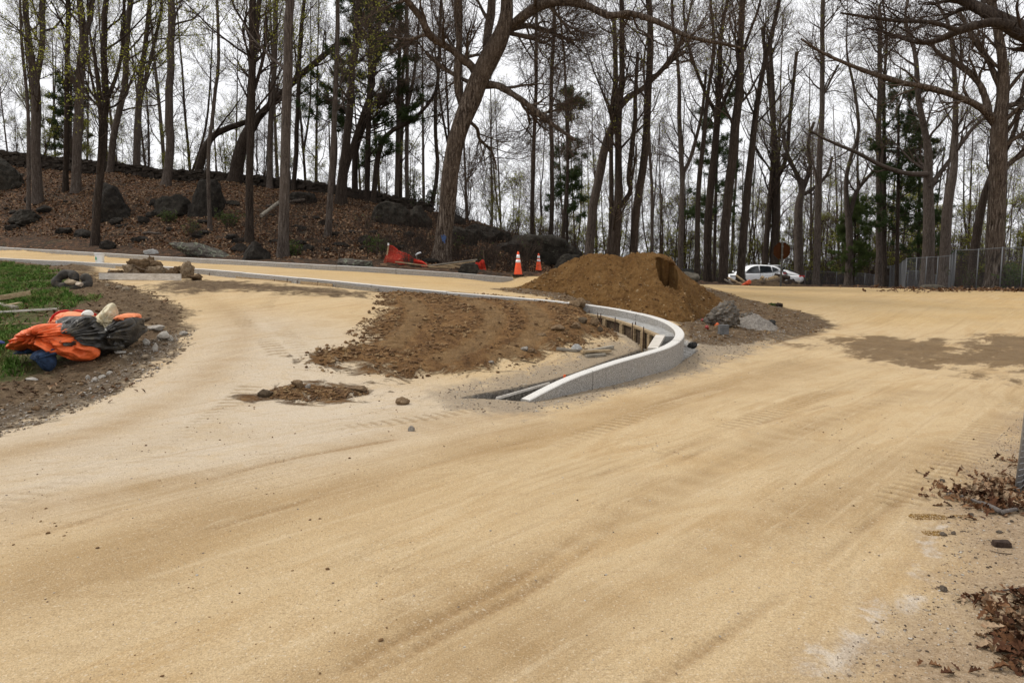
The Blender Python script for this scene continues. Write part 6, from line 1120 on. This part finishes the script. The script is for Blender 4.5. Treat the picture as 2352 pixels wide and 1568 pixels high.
def car(name, loc, rz, st, gh, label, paint, wheels, lights, win, doors, wr=.36, W2=.92):
    """st: stations (x, z bottom, z belt, half width); gh: roof stations (x, z, half width)"""
    e = empty(name, tuple(loc), label, 'car'); e.rotation_euler = (0, 0, rz); V = []; m = 12
    for x, zb, zt, w in st:
        zm = zb + (zt - zb)*.5; V += [(x, -w*.80, zb), (x, -w*.97, zb + .10), (x, -w, zm), (x, -w*.985, zt - .10), (x, -w*.93, zt - .02), (x, -w*.5, zt + .015), (x, w*.5, zt + .015), (x, w*.93, zt - .02), (x, w*.985, zt - .10), (x, w, zm), (x, w*.97, zb + .10), (x, w*.80, zb)]
    n = len(st); F = [(i*m + j, (i+1)*m + j, (i+1)*m + (j+1) % m, i*m + (j+1) % m) for i in range(n-1) for j in range(m)] + [tuple(range(m)), tuple((n-1)*m + j for j in range(m))[::-1]]
    o = MB().add(V, F).build('body', paint, e, smooth=True); md = o.modifiers.new('s', 'SUBSURF'); md.levels = 2; md.render_levels = 2; V = []; m = 8
    for x, zb, zt, wb, wt in gh: V += [(x, -wb, zb), (x, -(wb*.45 + wt*.55), zb + (zt - zb)*.55), (x, -wt, zt - .04), (x, -wt*.6, zt), (x, wt*.6, zt), (x, wt, zt - .04), (x, wb*.45 + wt*.55, zb + (zt - zb)*.55), (x, wb, zb)]
    n = len(gh); F = [(i*m + j, (i+1)*m + j, (i+1)*m + (j+1) % m, i*m + (j+1) % m) for i in range(n-1) for j in range(m)] + [tuple(range(m)), tuple((n-1)*m + j for j in range(m))[::-1]]
    o = MB().add(V, F).build('cabin', paint, e, smooth=True); md = o.modifiers.new('s', 'SUBSURF'); md.levels = 1; md.render_levels = 2
    gl = plain('car_glass', (.018, .022, .025), .08, .8); bk = plain('car_black', (.012, .012, .013), .6, .3); al = plain('alloy', (.42, .43, .44), .3, .5, .8); 
    def gw(x, f):      # half width of the cabin side at height fraction
        xs = [g[0] for g in gh]; wb = np.interp(x, xs, [g[3] for g in gh]); wt = np.interp(x, xs, [g[4] for g in gh]); zb = np.interp(x, xs, [g[1] for g in gh]); zt = np.interp(x, xs, [g[2] for g in gh]); return wb, wt, zb, zt
    for sg in (-1, 1):
        for poly in win:
            V = []
            for x, z in poly: wb, wt, zb, zt = gw(x, 0); fr = np.clip((z - zb)/(zt - zb), 0, 1); w = wb + (wt - wb)*fr + .012; V.append((x, sg*w, z))
            V2 = [(a, b - sg*.03, c) for a, b, c in V]; k = len(V); MB().add(V + V2, [tuple(range(k)), tuple(range(2*k - 1, k - 1, -1))] + [(i, i + k, (i+1) % k + k, (i+1) % k) for i in range(k)]).build('window', gl, e)
        for x in wheels:
            wy = sg*(W2 - .10); Rm = rotm(0, math.pi/2); MB().lathe([(.001, -.075), (wr + .07, -.07), (wr + .07, .085), (.001, .09)], (x, sg*(W2 - .085), wr + .02), 24, Rm).build('wheel_arch', bk, e)
            w_ = MB().lathe([(wr*.6, -.1), (wr, -.09), (wr, .09), (wr*.6, .1)], (x, wy + sg*.03, wr), 28, Rm).build('wheel', bk, e, smooth=True); r_ = MB().lathe([(.02, -.07), (wr*.64, -.09), (wr*.64, .10), (.06, .115)], (x, wy + sg*.03, wr), 20, Rm).build('rim', al, e); r_.parent = w_
            sp = MB()
            for k in range(5): a = 2*math.pi*k/5; sp.bar((x + .1*math.cos(a), wy + sg*.15, wr + .1*math.sin(a)), (x + wr*.6*math.cos(a), wy + sg*.145, wr + wr*.6*math.sin(a)), .02, .05, up=(0, 1, 0))
            s_ = sp.build('spokes', al, e); s_.parent = w_
        for x0, z0, z1 in doors: MB().box((x0, sg*(W2 + .0), (z0 + z1)/2), (.012, .02, z1 - z0)).build('door_seam', bk, e)
        for x0 in [d[0] - .18 for d in doors[1:]]: MB().box((x0, sg*(W2 + .012), .98), (.18, .03, .03)).build('door_handle', paint, e, bevel=.008)
        MB().box((win[0][0][0] + .1, sg*(W2 + .08), win[0][0][1] + .05), (.12, .16, .12), jit=.01).build('mirror', paint, e, bevel=.02)
        MB().box((0, sg*(W2 - .06), .30), (2.6, .06, .10)).build('sill', bk, e, bevel=.01)
        for c, s, nm, mt in lights: MB().box((c[0], sg*c[1], c[2]), s, rotm(sg*c[3]), jit=.006).build(nm, mt, e, bevel=.015)
    return e
def suv():
    wp = plain('white_paint', (.90, .905, .91), .25, .5); q = P(1737, 658, 54); z = H(q[0], q[1])[0]; red = plain('tail_red', (.35, .01, .01), .3, .5); hl = plain('head_lamp', (.35, .37, .4), .15, .6)
    # x forward = front of the car, pointing left in the photo
    st = [(-2.28, .45, .98, .74), (-2.2, .30, 1.05, .86), (-1.6, .24, 1.06, .92), (-.6, .22, 1.03, .93), (.6, .22, 1.00, .93), (1.2, .23, .99, .92), (1.9, .26, .92, .90), (2.25, .32, .80, .80), (2.36, .42, .70, .62)]
    gh = [(-2.18, 1.0, 1.12, .80, .66), (-1.85, 1.0, 1.50, .84, .62), (-1.3, 1.0, 1.62, .86, .64), (-.3, .98, 1.68, .87, .66), (.35, .98, 1.64, .87, .66), (.95, .97, 1.30, .86, .70), (1.45, .95, 1.00, .82, .74)]
    win = [[(1.12, 1.06), (.62, 1.44), (.32, 1.54), (.0, 1.57), (-.02, 1.07)], [(-.10, 1.07), (-.10, 1.57), (-.8, 1.55), (-1.02, 1.50), (-1.10, 1.09)], [(-1.18, 1.10), (-1.14, 1.48), (-1.5, 1.38), (-1.72, 1.20)]]
    e = car('parked_suv', (q[0] - .25, q[1], z), math.pi + .16, st, gh, 'white sport utility car behind the log pile, facing left', wp, (1.42, -1.38), [((2.12, .76, .78, -.45), (.42, .10, .12), 'headlight', hl), ((-2.2, .78, .98, .4), (.30, .10, .12), 'tail_light', red)], win, [(1.15, .35, 1.0), (-.06, .35, 1.04), (-1.12, .5, 1.05)])
    MB().box((-2.2, 0, 1.30), (.10, 1.1, .36), rotm(0, 0, -.55), jit=.002).build('rear_window', plain('car_glass_r', (.018, .022, .025), .08, .8), e, bevel=.02); MB().box((-1.9, 0, 1.60), (.36, 1.15, .04)).build('spoiler', wp, e, bevel=.012)
def sedan():
    wp = plain('white_paint_s', (.88, .885, .89), .25, .5); q = P(1801, 656, 57); z = H(q[0], q[1])[0] + .0; red = plain('tail_red_s', (.55, .015, .01), .3, .5); hl = plain('head_lamp_s', (.35, .37, .4), .15, .6)
    st = [(-2.32, .50, .86, .66), (-2.22, .34, .93, .82), (-1.6, .26, .96, .89), (-.6, .2, .98, .90), (.6, .2, .94, .90), (1.3, .2, .90, .89), (2.0, .24, .80, .84), (2.3, .36, .66, .64)]
    gh = [(-2.15, .88, .98, .72, .62), (-1.6, .92, 1.18, .78, .60), (-1.1, .94, 1.36, .80, .60), (-.6, .95, 1.43, .82, .60), (.2, .93, 1.44, .82, .60), (.8, .92, 1.25, .82, .64), (1.4, .88, .93, .78, .68)]
    win = [[(1.0, 1.0), (.55, 1.26), (.1, 1.37), (.05, .99)], [(-.03, .99), (.0, 1.37), (-.6, 1.36), (-.95, 1.25), (-1.15, 1.02)]]
    e = car('parked_sedan', (q[0] - .9, q[1], z), math.pi - .42, st, gh, 'white saloon car half hidden behind the larger white car, red tail lamp showing', wp, (1.4, -1.32), [((2.1, .70, .66, -.5), (.4, .1, .12), 'headlight', hl), ((-2.16, .68, .86, .5), (.42, .12, .13), 'tail_light', red)], win, [(1.05, .35, .94), (.0, .35, .96), (-1.0, .5, .98)], wr=.33, W2=.89)
    MB().box((-1.42, 0, 1.285), (.60, 1.12, .03), rotm(0, 0, -.36)).build('rear_window', plain('car_glass_s', (.02, .025, .03), .08, .8), e, bevel=.01); MB().box((-2.30, 0, .40), (.06, 1.2, .16)).build('lower_bumper', plain('bumper_black', (.015, .015, .015), .6), e, bevel=.01); MB().box((-2.33, 0, .74), (.02, .4, .12)).build('number_plate', plain('plate_white', (.6, .6, .55), .5), e)
def log_(a, b, r, mat, label, name='log', cat='log', group=None, k=8):
    a, b = np.array(a, float), np.array(b, float); t = np.linspace(0, 1, 7)[:, None]; p = a*(1 - t) + b*t + fbm(np.c_[t*3, t*0 + a[0], t*0 + a[1]], 3, 2)[:, None]*r*.8; o = MB().tube(p, r*(1 + .15*fbm(np.c_[t*4, t*0 + a[0], t*0], 6, 2)), k).build(name, mat, None, tuple((a + b)/2), smooth=False); return tag(o, label, cat, group)
def woodpile():
    Y = 33; mats = [M_woodt, M_woodd, M_barkd, M_woodg]; w = lambda px, py, d=0: P(px, py, Y + d); ends = [((1672, 637), (1706, 655), .05, 0, 'long thin branch slanting down at the left of the log pile'), ((1664, 641), (1688, 656), .04, 3, 'shorter thin branch at the far left of the log pile'), ((1690, 632), (1716, 652), .05, 0, 'thin branch leaning towards the white car nose'), ((1676, 658), (1712, 648), .05, 3, 'pale branch lying low at the left of the log pile'), ((1714, 654), (1756, 648), .12, 1, 'dark log lying low in the middle of the log pile'), ((1744, 652), (1752, 636), .09, 0, 'tan split log standing on end in the log pile'), ((1750, 654), (1800, 640), .14, 1, 'fat dark log in the middle of the log pile'), ((1765, 641), (1796, 636), .10, 0, 'tan log resting across the top of the pile'), ((1780, 632), (1812, 640), .10, 2, 'black log highest on the right of the pile'), ((1770, 650), (1815, 655), .12, 2, 'black log lowest on the right of the pile'), ((1757, 640), (1780, 656), .07, 0, 'tan split plank slanting through the pile'), ((1782, 657), (1836, 650), .08, 3, 'pale board lying at the foot of the sign post'), ((1730, 658), (1768, 654), .07, 0, 'tan chunk at the front foot of the log pile'), ((1810, 646), (1830, 652), .09, 2, 'dark log end right of the sign post')]
    for i, (a, b, r, m, lb) in enumerate(ends): log_(w(*a, (i % 3)*.2), w(*b, (i % 4)*.15 - .2), r, mats[m], lb, group='logs and boards heaped by the sign post')
    q = P(1780, 660, Y + .3); n = 50; r_ = np.linspace(-1, 1, n); X, Yv = np.meshgrid(q[0] + r_*1.9 - .4, q[1] + r_*.9, indexing='ij'); h = .34*np.clip(1 - ((X - q[0] + .4)/1.8)**2 - ((Yv - q[1])/.8)**2, -.1, 1) + .10*fbm(np.stack([X*3, Yv*3], -1), 5, 4); V = np.stack([X, Yv, H(X.ravel(), Yv.ravel()).reshape(n, n) + h - .03], -1).reshape(-1, 3); i, j = np.meshgrid(np.arange(n - 1), np.arange(n - 1), indexing='ij'); a = (i*n + j).ravel()
    tag(link('bark_heap', mesh_np('bark_heap', V - q, np.stack([a, a + n, a + n + 1, a + 1], 1), rock_mat('bark_chips', (.04, .025, .015), (.12, .08, .045), (.25, .18, .11), sc=5)), None, tuple(q)), 'low heap of bark and chips under the logs by the sign post', 'bark heap')
    inflate('orange_bag', [(1696, 657), (1704, 653), (1716, 645), (1722, 642), (1726, 648), (1722, 653), (1710, 656)], 32.6, .10, plain('orange_bag', (.60, .085, .02), .5, var=.2), fold=.03, label='bright orange plastic bag at the left foot of the log pile', cat='bag')
    MS = rock_mat('boulder_tan', (.07, .06, .045), (.16, .14, .11), (.27, .24, .19), sc=1); rock_px('boulder', 1584, 650, 56, 25, MS, 'smooth tan boulder right of the sand pile foot', Y=31, seed=700, sink=.3, amp=.15, cat='boulder'); MK = rock_mat('boulder_dark', (.012, .012, .011), (.035, .034, .03), (.075, .07, .06), sc=1); rock_px('boulder', 1575, 628, 62, 30, MK, 'dark boulder on the bank above the smooth tan boulder', Y=36, seed=701, amp=.3, cat='boulder')
    rock_px('boulder', 2148, 668, 62, 12, MS, 'long low rock at the foot of the tall fence', Y=36, seed=702, amp=.2, cat='boulder')

def nets():
    # orange safety netting on stakes
    def net(name, corners, Y, label, seed, dY=0):
        g = NT('net_' + str(seed)); g.set(Base_Color=(.55, .035, .015), Roughness=.6)
        a, b, c, d = [P(*q, Y + (dY if i in (1, 2) else 0)) for i, q in enumerate(corners)]     # top left, top right, bottom right, bottom left
        U = 60; Vn = 30; e = empty(name, tuple(d), label, 'safety net'); og = np.array(d); gg = Geo()
        def pt(u, v): q = (a*(1 - u) + b*u)*(1 - v) + (d*(1 - u) + c*u)*v; return q + np.array([0, .10*math.sin(u*9 + seed) + .05*math.sin(v*7 + u*4), .025*math.sin(u*17)*(1 - v)]) - og
        for v in np.linspace(0, 1, 19): q = np.array([pt(u, v) for u in np.linspace(0, 1, 40)]); gg.add(*tubes(q[None], np.full((1, 40), .010 if v in (0, 1) else .0072), 4))
        for u in np.linspace(0, 1, 46): q = np.array([pt(u, v) for v in np.linspace(0, 1, 12)]); gg.add(*tubes(q[None], np.full((1, 12), .0045), 4))
        link('netting', gg.mesh('netting', g.m), e); return e, og
    e, og = net('safety_net', [(893, 563), (986, 610), (986, 612), (878, 611)], 23.6, 'large sagging red orange safety net left of the big oak', 1, -.4)
    p0 = P(885, 612, 23.7); p1 = P(893, 560, 23.7); MB().bar(p0 - og, p1 - og, .045, .045, up=(0, 1, 0)).build('stake', M_woodt, e); q = P(892, 561, 23.65) - og; MB().box(q, (.05, .05, .08)).build('stake_cap', plain('stake_white', (.7, .7, .68), .6), e)
    e, og = net('safety_net', [(1078, 612), (1112, 596), (1118, 628), (1082, 622)], 24.2, 'small red safety net right of the big oak, tied to a stake', 2, .1); p0 = P(1114, 628, 24.3); p1 = P(1110, 574, 24.3); MB().bar(p0 - og, p1 - og, .03, .03, up=(0, 1, 0)).build('stake', M_woodd, e)
    e, og = net('safety_net', [(1035, 624), (1070, 614), (1072, 628), (1036, 627)], 23.2, 'strip of red netting on the ground under the plank pile', 3, 0)
    q0 = P(958, 612, 24.6); o = MB().bar(q0 + (0, 0, -.2), P(957, 583, 24.6), .03, .03, up=(0, 1, 0)).build('marker_stake', M_woodg, None, tuple(q0)); tag(o, 'thin stake with a white ribbon left of the big oak trunk', 'stake'); rb = MB().tube([P(953, 587, 24.55) - q0, P(960, 582, 24.5) - q0, P(966, 580, 24.5) - q0, P(967, 582, 24.5) - q0], [.02, .035, .03, .015], 6).build('ribbon', plain('ribbon_white', (.72, .73, .74), .6), o)
    pl = [((908, 601), (1035, 617), .10, .04, M_woodt, 23.0, 'longest low tan plank along the far kerb, under the large net'), ((980, 612), (1096, 596), .14, .04, M_woodg, 23.3, 'grey plank lying slanted on top of the plank pile'), ((1000, 613), (1092, 600), .16, .04, M_woodt, 23.1, 'tan plank second from the top of the plank pile'), ((1010, 616), (1075, 606), .14, .05, M_woodd, 22.9, 'dark plank at the bottom of the plank pile'), ((985, 614), (1044, 614), .10, .05, M_woodt, 22.6, 'short tan plank end nearest the far kerb'), ((1030, 608), (1068, 616), .07, .05, M_woodt, 22.8, 'splintered plank end pointing at the brown boulder')]
    for a, b, w_, h_, m, Y, lb in pl: A_, B_ = P(*a, Y), P(*b, Y); A_[2] = max(A_[2], H(A_[0], A_[1])[0] + .03); B_[2] = max(B_[2], H(B_[0], B_[1])[0] + .03); tag(MB().bar(A_, B_, w_, h_).build('plank', m, None, tuple((A_ + B_)/2)), lb, 'plank', 'planks heaped behind the far kerb')

# ---------------------------------------------------------------- the bank: boulders, wall, brush
def bank_things():
    MK = rock_mat('schist_dark', (.007, .006, .005), (.038, .032, .026), (.10, .088, .072), (.085, .088, .065), .62, sc=1.3); ML = rock_mat('lichen_rock', (.05, .045, .04), (.12, .105, .09), (.22, .2, .17), (.24, .27, .19), .54, sc=1.4); MM = rock_mat('bank_boulder', (.010, .009, .007), (.042, .036, .028), (.10, .085, .068), (.13, .135, .10), .60, sc=1.3)
    B = [(240, 505, 100, 86, MK, 'large dark rounded boulder behind the slim dark tree at left', .9), (376, 500, 96, 52, MM, 'long dark boulder, left of the large pair on the bank', .9), (460, 506, 82, 88, MK, 'tall round dark boulder, right of the large pair on the bank', .9), (-5, 436, 100, 62, MM, 'smooth boulder cut off by the left edge of the photo', .8), (44, 522, 76, 28, MM, 'flat boulder lying low near the left edge', .8), (184, 547, 48, 17, MK, 'low dark rock beside the foot of the slim dark tree', .8), (140, 540, 44, 12, MK, 'low dark ledge left of the slim dark tree', .8), (242, 573, 40, 18, MK, 'dark rock behind the far kerb near the bucket', .8),
         (460, 590, 134, 26, ML, 'long pale lichen covered boulder behind the far kerb', .6), (577, 597, 64, 42, MK, 'blocky dark rock behind the far kerb, left of the grey trunk', .9), (342, 584, 36, 12, M_conc, 'small heap of pale grey mortar on the far kerb', .8), (702, 580, 38, 16, MK, 'small dark rock right of the grey trunk foot', .8), (690, 466, 66, 28, MK, 'dark ledge under the stone wall behind the grey trunk', .8), (896, 515, 104, 52, MM, 'broad low boulder halfway up the bank, left of the big oak', .9), (962, 522, 66, 36, MM, 'lower rounded boulder just left of the big oak', .9),
         (812, 612, 88, 26, ML, 'pale green lichen rock behind the far kerb, left of the large net', .7), (1076, 630, 58, 26, MM, 'brown boulder behind the far kerb under the small net', .8), (1062, 562, 76, 46, MM, 'grey brown boulder just right of the big oak trunk', .9), (1108, 552, 90, 42, MK, 'dark rock ledge on the bank right of the big oak', .9), (1040, 515, 66, 30, MK, 'dark rock at the crest right of the big oak', .8), (1176, 590, 96, 26, MK, 'long dark ledge above the outcrop', .8), (1235, 634, 195, 54, MM, 'large grey rock outcrop behind the two cones', .6), (1310, 634, 90, 42, MM, 'lichen spotted rock at the right end of the outcrop, by the sand pile', .8), (1155, 560, 60, 26, MM, 'mossy slab at the crest above the dark ledge', .8), (1215, 570, 60, 14, MK, 'thin dark ledge on the grassy shoulder', .8),
         (745, 520, 40, 12, MK, 'small dark rock beside the slim grey tree', .8), (530, 470, 44, 14, MM, 'flat rock at the top of the bank right of the boulders', .8), (860, 465, 40, 14, MM, 'pale rock beside the wall end', .8)]
    for i, (px, py, w, h, m, lb, d) in enumerate(B): rock_px('boulder', px, py, w, h, m, lb, depth=d, Y={'large grey rock outcrop behind the two cones': 32.5, 'lichen spotted rock at the right end of the outcrop, by the sand pile': 31.5}.get(lb), seed=800 + i, n=5, amp=.26, facets=9, fine=.075, cat='boulder', sink=.40, tilt=((i*37) % 11 - 5)*.05)
    rg = np.random.default_rng(91)
    for i in range(70):
        px = rg.uniform(-10, 1150); t = rg.uniform(.05, .95); py = np.interp(px, (0, 600, 1150), (440, 470, 560))*(1 - t) + np.interp(px, (0, 600, 1150), (550, 590, 625))*t; w = rg.uniform(10, 46)*(.5 + .6*t); rock_px('boulder', px, py, w, w*rg.uniform(.25, .55), MK, 'small dark rock poking out of the leaf litter on the bank', depth=.8, seed=900 + i, n=4, amp=.3, facets=9, fine=.1, cat='rock', sink=.3, group='small dark rocks in the leaf litter')
    for a, b, r, lb in (((600, 502), (640, 478), .09, 'pale fallen log beside the grey trunk on the bank'), ((0, 410), (56, 412), .10, 'fallen log near the top left of the bank'), ((610, 480), (700, 470), .07, 'thin fallen log below the wall'), ((330, 540), (370, 548), .05, 'short fallen branch below the large pair of boulders')):
        A_, B_ = G(*a), G(*b); log_(A_ + (0, 0, r + .05), B_ + (0, 0, r + .2), r, M_woodg if 'pale' in lb else M_barkg, lb, 'fallen_log')
    # dry stone wall on the crest
    rg = np.random.default_rng(9); base = np.array([(P(px, 400, Y)[0], Y) for px, Y in ((-220, 46), (0, 45.3), (150, 45), (300, 44.6), (450, 44.2), (600, 43.8), (750, 43.2), (880, 42.4), (985, 41.6))]); c = resample(np.c_[base, np.zeros(len(base))], .28); tops = np.interp([p[0]/p[1]*FPX + 1176 for p in c], (-200, 0, 250, 400, 550, 700, 850, 980), (325, 346, 374, 392, 401, 417, 441, 468)); mb = MB(); og = c[len(c)//2].copy(); og[2] = H(og[0], og[1])[0]
    for i, p in enumerate(c):
        zt = P(0, tops[i], p[1])[2]; z = min(H(p[0], p[1] - .5)[0], zt - .35) - .1
        while z < zt - .02:
            hh = rg.uniform(.07, .17)
            for dy in (-.28, .0, .28):
                ln = rg.uniform(.2, .48); mb.box((p[0] + rg.uniform(-.12, .12), p[1] + dy + rg.normal(0, .05), z + hh/2), (ln, .3, hh), rotm(rg.normal(0, .12), rg.normal(0, .08), rg.normal(0, .1)), jit=.02)
            z += hh*.92
    o = mb.build('stone_wall', rock_mat('wall_stone', (.018, .014, .011), (.060, .048, .038), (.14, .115, .09), sc=2), None, tuple(og)); tag(o, 'old dry stone wall of stacked dark flat stones along the crest of the bank', 'stone wall')
    # leaf litter relief on the bank
    lit = [tuple(p) for p in np.array([P(a, b, Y)[:2] for a, b, Y in ((-60, 540, 36), (300, 570, 29.5), (600, 590, 24.5), (1000, 610, 23.6), (1200, 625, 26), (1350, 600, 40), (1000, 480, 43), (500, 420, 45), (-60, 380, 46))])]
    dk = plain('dead_stem', (.045, .033, .026), .9, .1, var=.3); rg = np.random.default_rng(78); q = np.zeros((0, 2)); lo, hi = np.array(lit).min(0), np.array(lit).max(0)
    while len(q) < 750: k = rg.uniform(lo, hi, (9000, 2)); k = k[(polysd(lit, k[:, 0], k[:, 1]) > 0)]; q = np.r_[q, k[rg.random(len(k)) < np.clip(fbm(k*.35, 5, 3)*3, 0.02, 1)*sstep(k[:, 0], -14, -2)]]
    n = len(q); k = np.linspace(0, 1, 5)[None, :, None]; top = np.stack([rg.normal(0, .3, n), rg.normal(0, .3, n), rg.uniform(.3, 1.3, n)], 1); b = np.c_[q, H(q[:, 0], q[:, 1]) - .03]; Pp = b[:, None] + top[:, None]*k + rg.normal(0, .03, (n, 5, 3)); Rr = np.repeat(np.linspace(.009, .004, 5)[None], n, 0); g = Geo(); g.add(*tubes(Pp, Rr, 3)); P2, R2 = grow(rg, Pp, Rr, 5, .2, 1, .45, (.4, 1.1), 4, .05, .2, .7, .5, .0035); g.add(*tubes(P2, R2, 3)); tag(link('dead_stems', g.mesh('dead_stems', dk)), kind='stuff')
    rg = np.random.default_rng(77); q = np.zeros((0, 2)); lo, hi = np.array(lit).min(0), np.array(lit).max(0)
    while len(q) < 26000: k = rg.uniform(lo, hi, (60000, 2)); q = np.r_[q, k[polysd(lit, k[:, 0], k[:, 1]) > 0]]
    q = q[:26000]; pts = np.c_[q, H(q[:, 0], q[:, 1]) + .03]; V, Q = leaf_quads(rg, pts, .13); tag(link('leaf_litter', mesh_np('leaf_litter', V, Q, M_leaf, False)), kind='stuff')
    # shrubs
    def shrub(px, py, w, h, label, mat, seed, n=26, leaf=.7, dens=(5, 4, 3), Y=None, name='shrub', ls=.07):
        q = G(px, py) if Y is None else P(px, py, Y); rg = np.random.default_rng(seed); n = int(n*.7); leaf = leaf*.45; s = pxm(q[1]); hw, hh = w*s/2*1.15, h*s; e = empty(name, (q[0], q[1], H(q[0], q[1])[0]), label, 'shrub'); N = n; a = rg.uniform(0, 6.3, N); t = rg.random(N)**.6; tp = np.stack([np.cos(a)*t*hw, np.sin(a)*t*hw, hh*rg.uniform(.5, 1, N)], 1); b = np.stack([np.cos(a)*hw*.15, np.sin(a)*hw*.15, 0*a - .05], 1); k = np.linspace(0, 1, 6)[None, :, None]; Pp = b[:, None]*(1 - k) + tp[:, None]*k + rg.normal(0, .02, (N, 6, 3)); Rr = np.repeat(np.linspace(.012, .005, 6)[None], N, 0); g = Geo(); g.add(*tubes(Pp, Rr, 4))
        P2, R2 = grow(rg, Pp, Rr, dens[0], .2, 1, hh*.35, (.4, 1.1), 5, .05, .15, .7, .5, .004); g.add(*tubes(P2, R2, 3)); P3, R3 = grow(rg, P2, R2, dens[1], .2, 1, hh*.16, (.4, 1.1), 4, .03, .15, .7, .5, .0035); g.add(*tubes(P3, R3, 3)); link('stems', g.mesh('stems', M_twig), e)
        if leaf: p_ = np.concatenate([P3[:, -1], P3[:, 2], P2[:, -1]]); p_ = p_[rg.random(len(p_)) < leaf]; p_ = np.repeat(p_, 2, 0) + rg.normal(0, .04, (len(p_)*2, 3)); V, Q = leaf_quads(rg, p_, ls); l = Geo(); l.add(V, Q); link('leaves', l.mesh('leaves', mat, False), e)
        return e
    shrub(870, 590, 56, 46, 'rounded green grey shrub on the bank above the large net', M_green, 1); shrub(527, 518, 50, 34, 'fresh green shrub right of the large pair of boulders', M_green, 2); shrub(389, 515, 34, 26, 'small green shrub below the long dark boulder', M_green, 3); shrub(971, 478, 70, 60, 'dark evergreen shrub at the crest left of the big oak', M_needle, 4, n=34, leaf=1, ls=.09); shrub(672, 588, 34, 34, 'green tuft beside the foot of the grey trunk', M_green, 5)
    shrub(940, 612, 50, 40, 'leafless brush between the large net and the big oak', M_green, 6, leaf=0); shrub(1050, 600, 60, 60, 'tangled brush right of the big oak foot', M_green, 7, leaf=.12); shrub(1130, 620, 80, 80, 'bare brush behind the small net', M_green, 8, leaf=.04, n=34); shrub(1200, 600, 90, 60, 'bare brush above the outcrop', M_green, 9, leaf=.03, n=34); shrub(1165, 560, 60, 46, 'wispy brush on the dark ledge', M_green, 10, leaf=0)
    shrub(2330, 640, 90, 60, 'green leafy shrub behind the tall fence at the right edge', M_green, 11, Y=33, n=50, leaf=.9, ls=.1); shrub(2225, 655, 80, 50, 'brown brush with few leaves behind the tall fence', M_green, 12, Y=35, n=40, leaf=.2); shrub(840, 520, 60, 36, 'straggling brush halfway up the bank', M_green, 13, leaf=.05); shrub(450, 545, 50, 40, 'thin brush below the tall round boulder', M_green, 14, leaf=.15)
    # far thicket behind the fences
    rg = np.random.default_rng(55); N = 6500; px = np.r_[rg.uniform(1180, 2500, N*3//4), rg.uniform(1800, 2500, N//4)]; N = len(px); Y = rg.uniform(62, 74, N); x = (px - 1176)/FPX*Y; hgt = rg.uniform(2.2, 5.2, N)*np.where(px > 1900, 1.1, .8); z = H0(x, Y); k = np.linspace(0, 1, 5)[None, :, None]; top = np.stack([rg.normal(0, .5, N), rg.normal(0, .5, N), hgt], 1); b = np.stack([x, Y, z - .2], 1); Pp = b[:, None] + top[:, None]*k + rg.normal(0, .06, (N, 5, 3)); Rr = np.repeat(np.linspace(.02, .007, 5)[None], N, 0); g = Geo(); g.add(*tubes(Pp, Rr, 3)); P2, R2 = grow(rg, Pp, Rr, 6, .15, 1, 1.1, (.4, 1.2), 5, .05, .2, .7, .5, .008); g.add(*tubes(P2, R2, 3)); P3, R3 = grow(rg, P2, R2, 3, .15, 1, .5, (.4, 1.2), 3, .05, .2, .7, .5, .006); g.add(*tubes(P3, R3, 3))
    tag(link('underbrush', g.mesh('underbrush', plain('brush_twig', (.12, .085, .068), .9, .1, var=.4, sc=.6))), kind='stuff'); p_ = P3[:, -1]; p_ = p_[(rg.random(len(p_)) < .16*np.clip(1 + fbm(p_*.25, 60, 2)*2.5, 0, 2))]; V, Q = leaf_quads(rg, p_, .11); tag(link('spring_foliage', mesh_np('spring_foliage', V, Q, M_bud, False)), kind='stuff')
build_kerbs(); cone(1190, 638, 21.7, 'tall nearer orange traffic cone with two white bands, left of the pair'); cone(1237, 637, 29.5, 'farther orange traffic cone, right of the pair, beside the sand pile')
sand_pile(); left_things(); centre_things(); right_corner(); far_things(); bank_things()
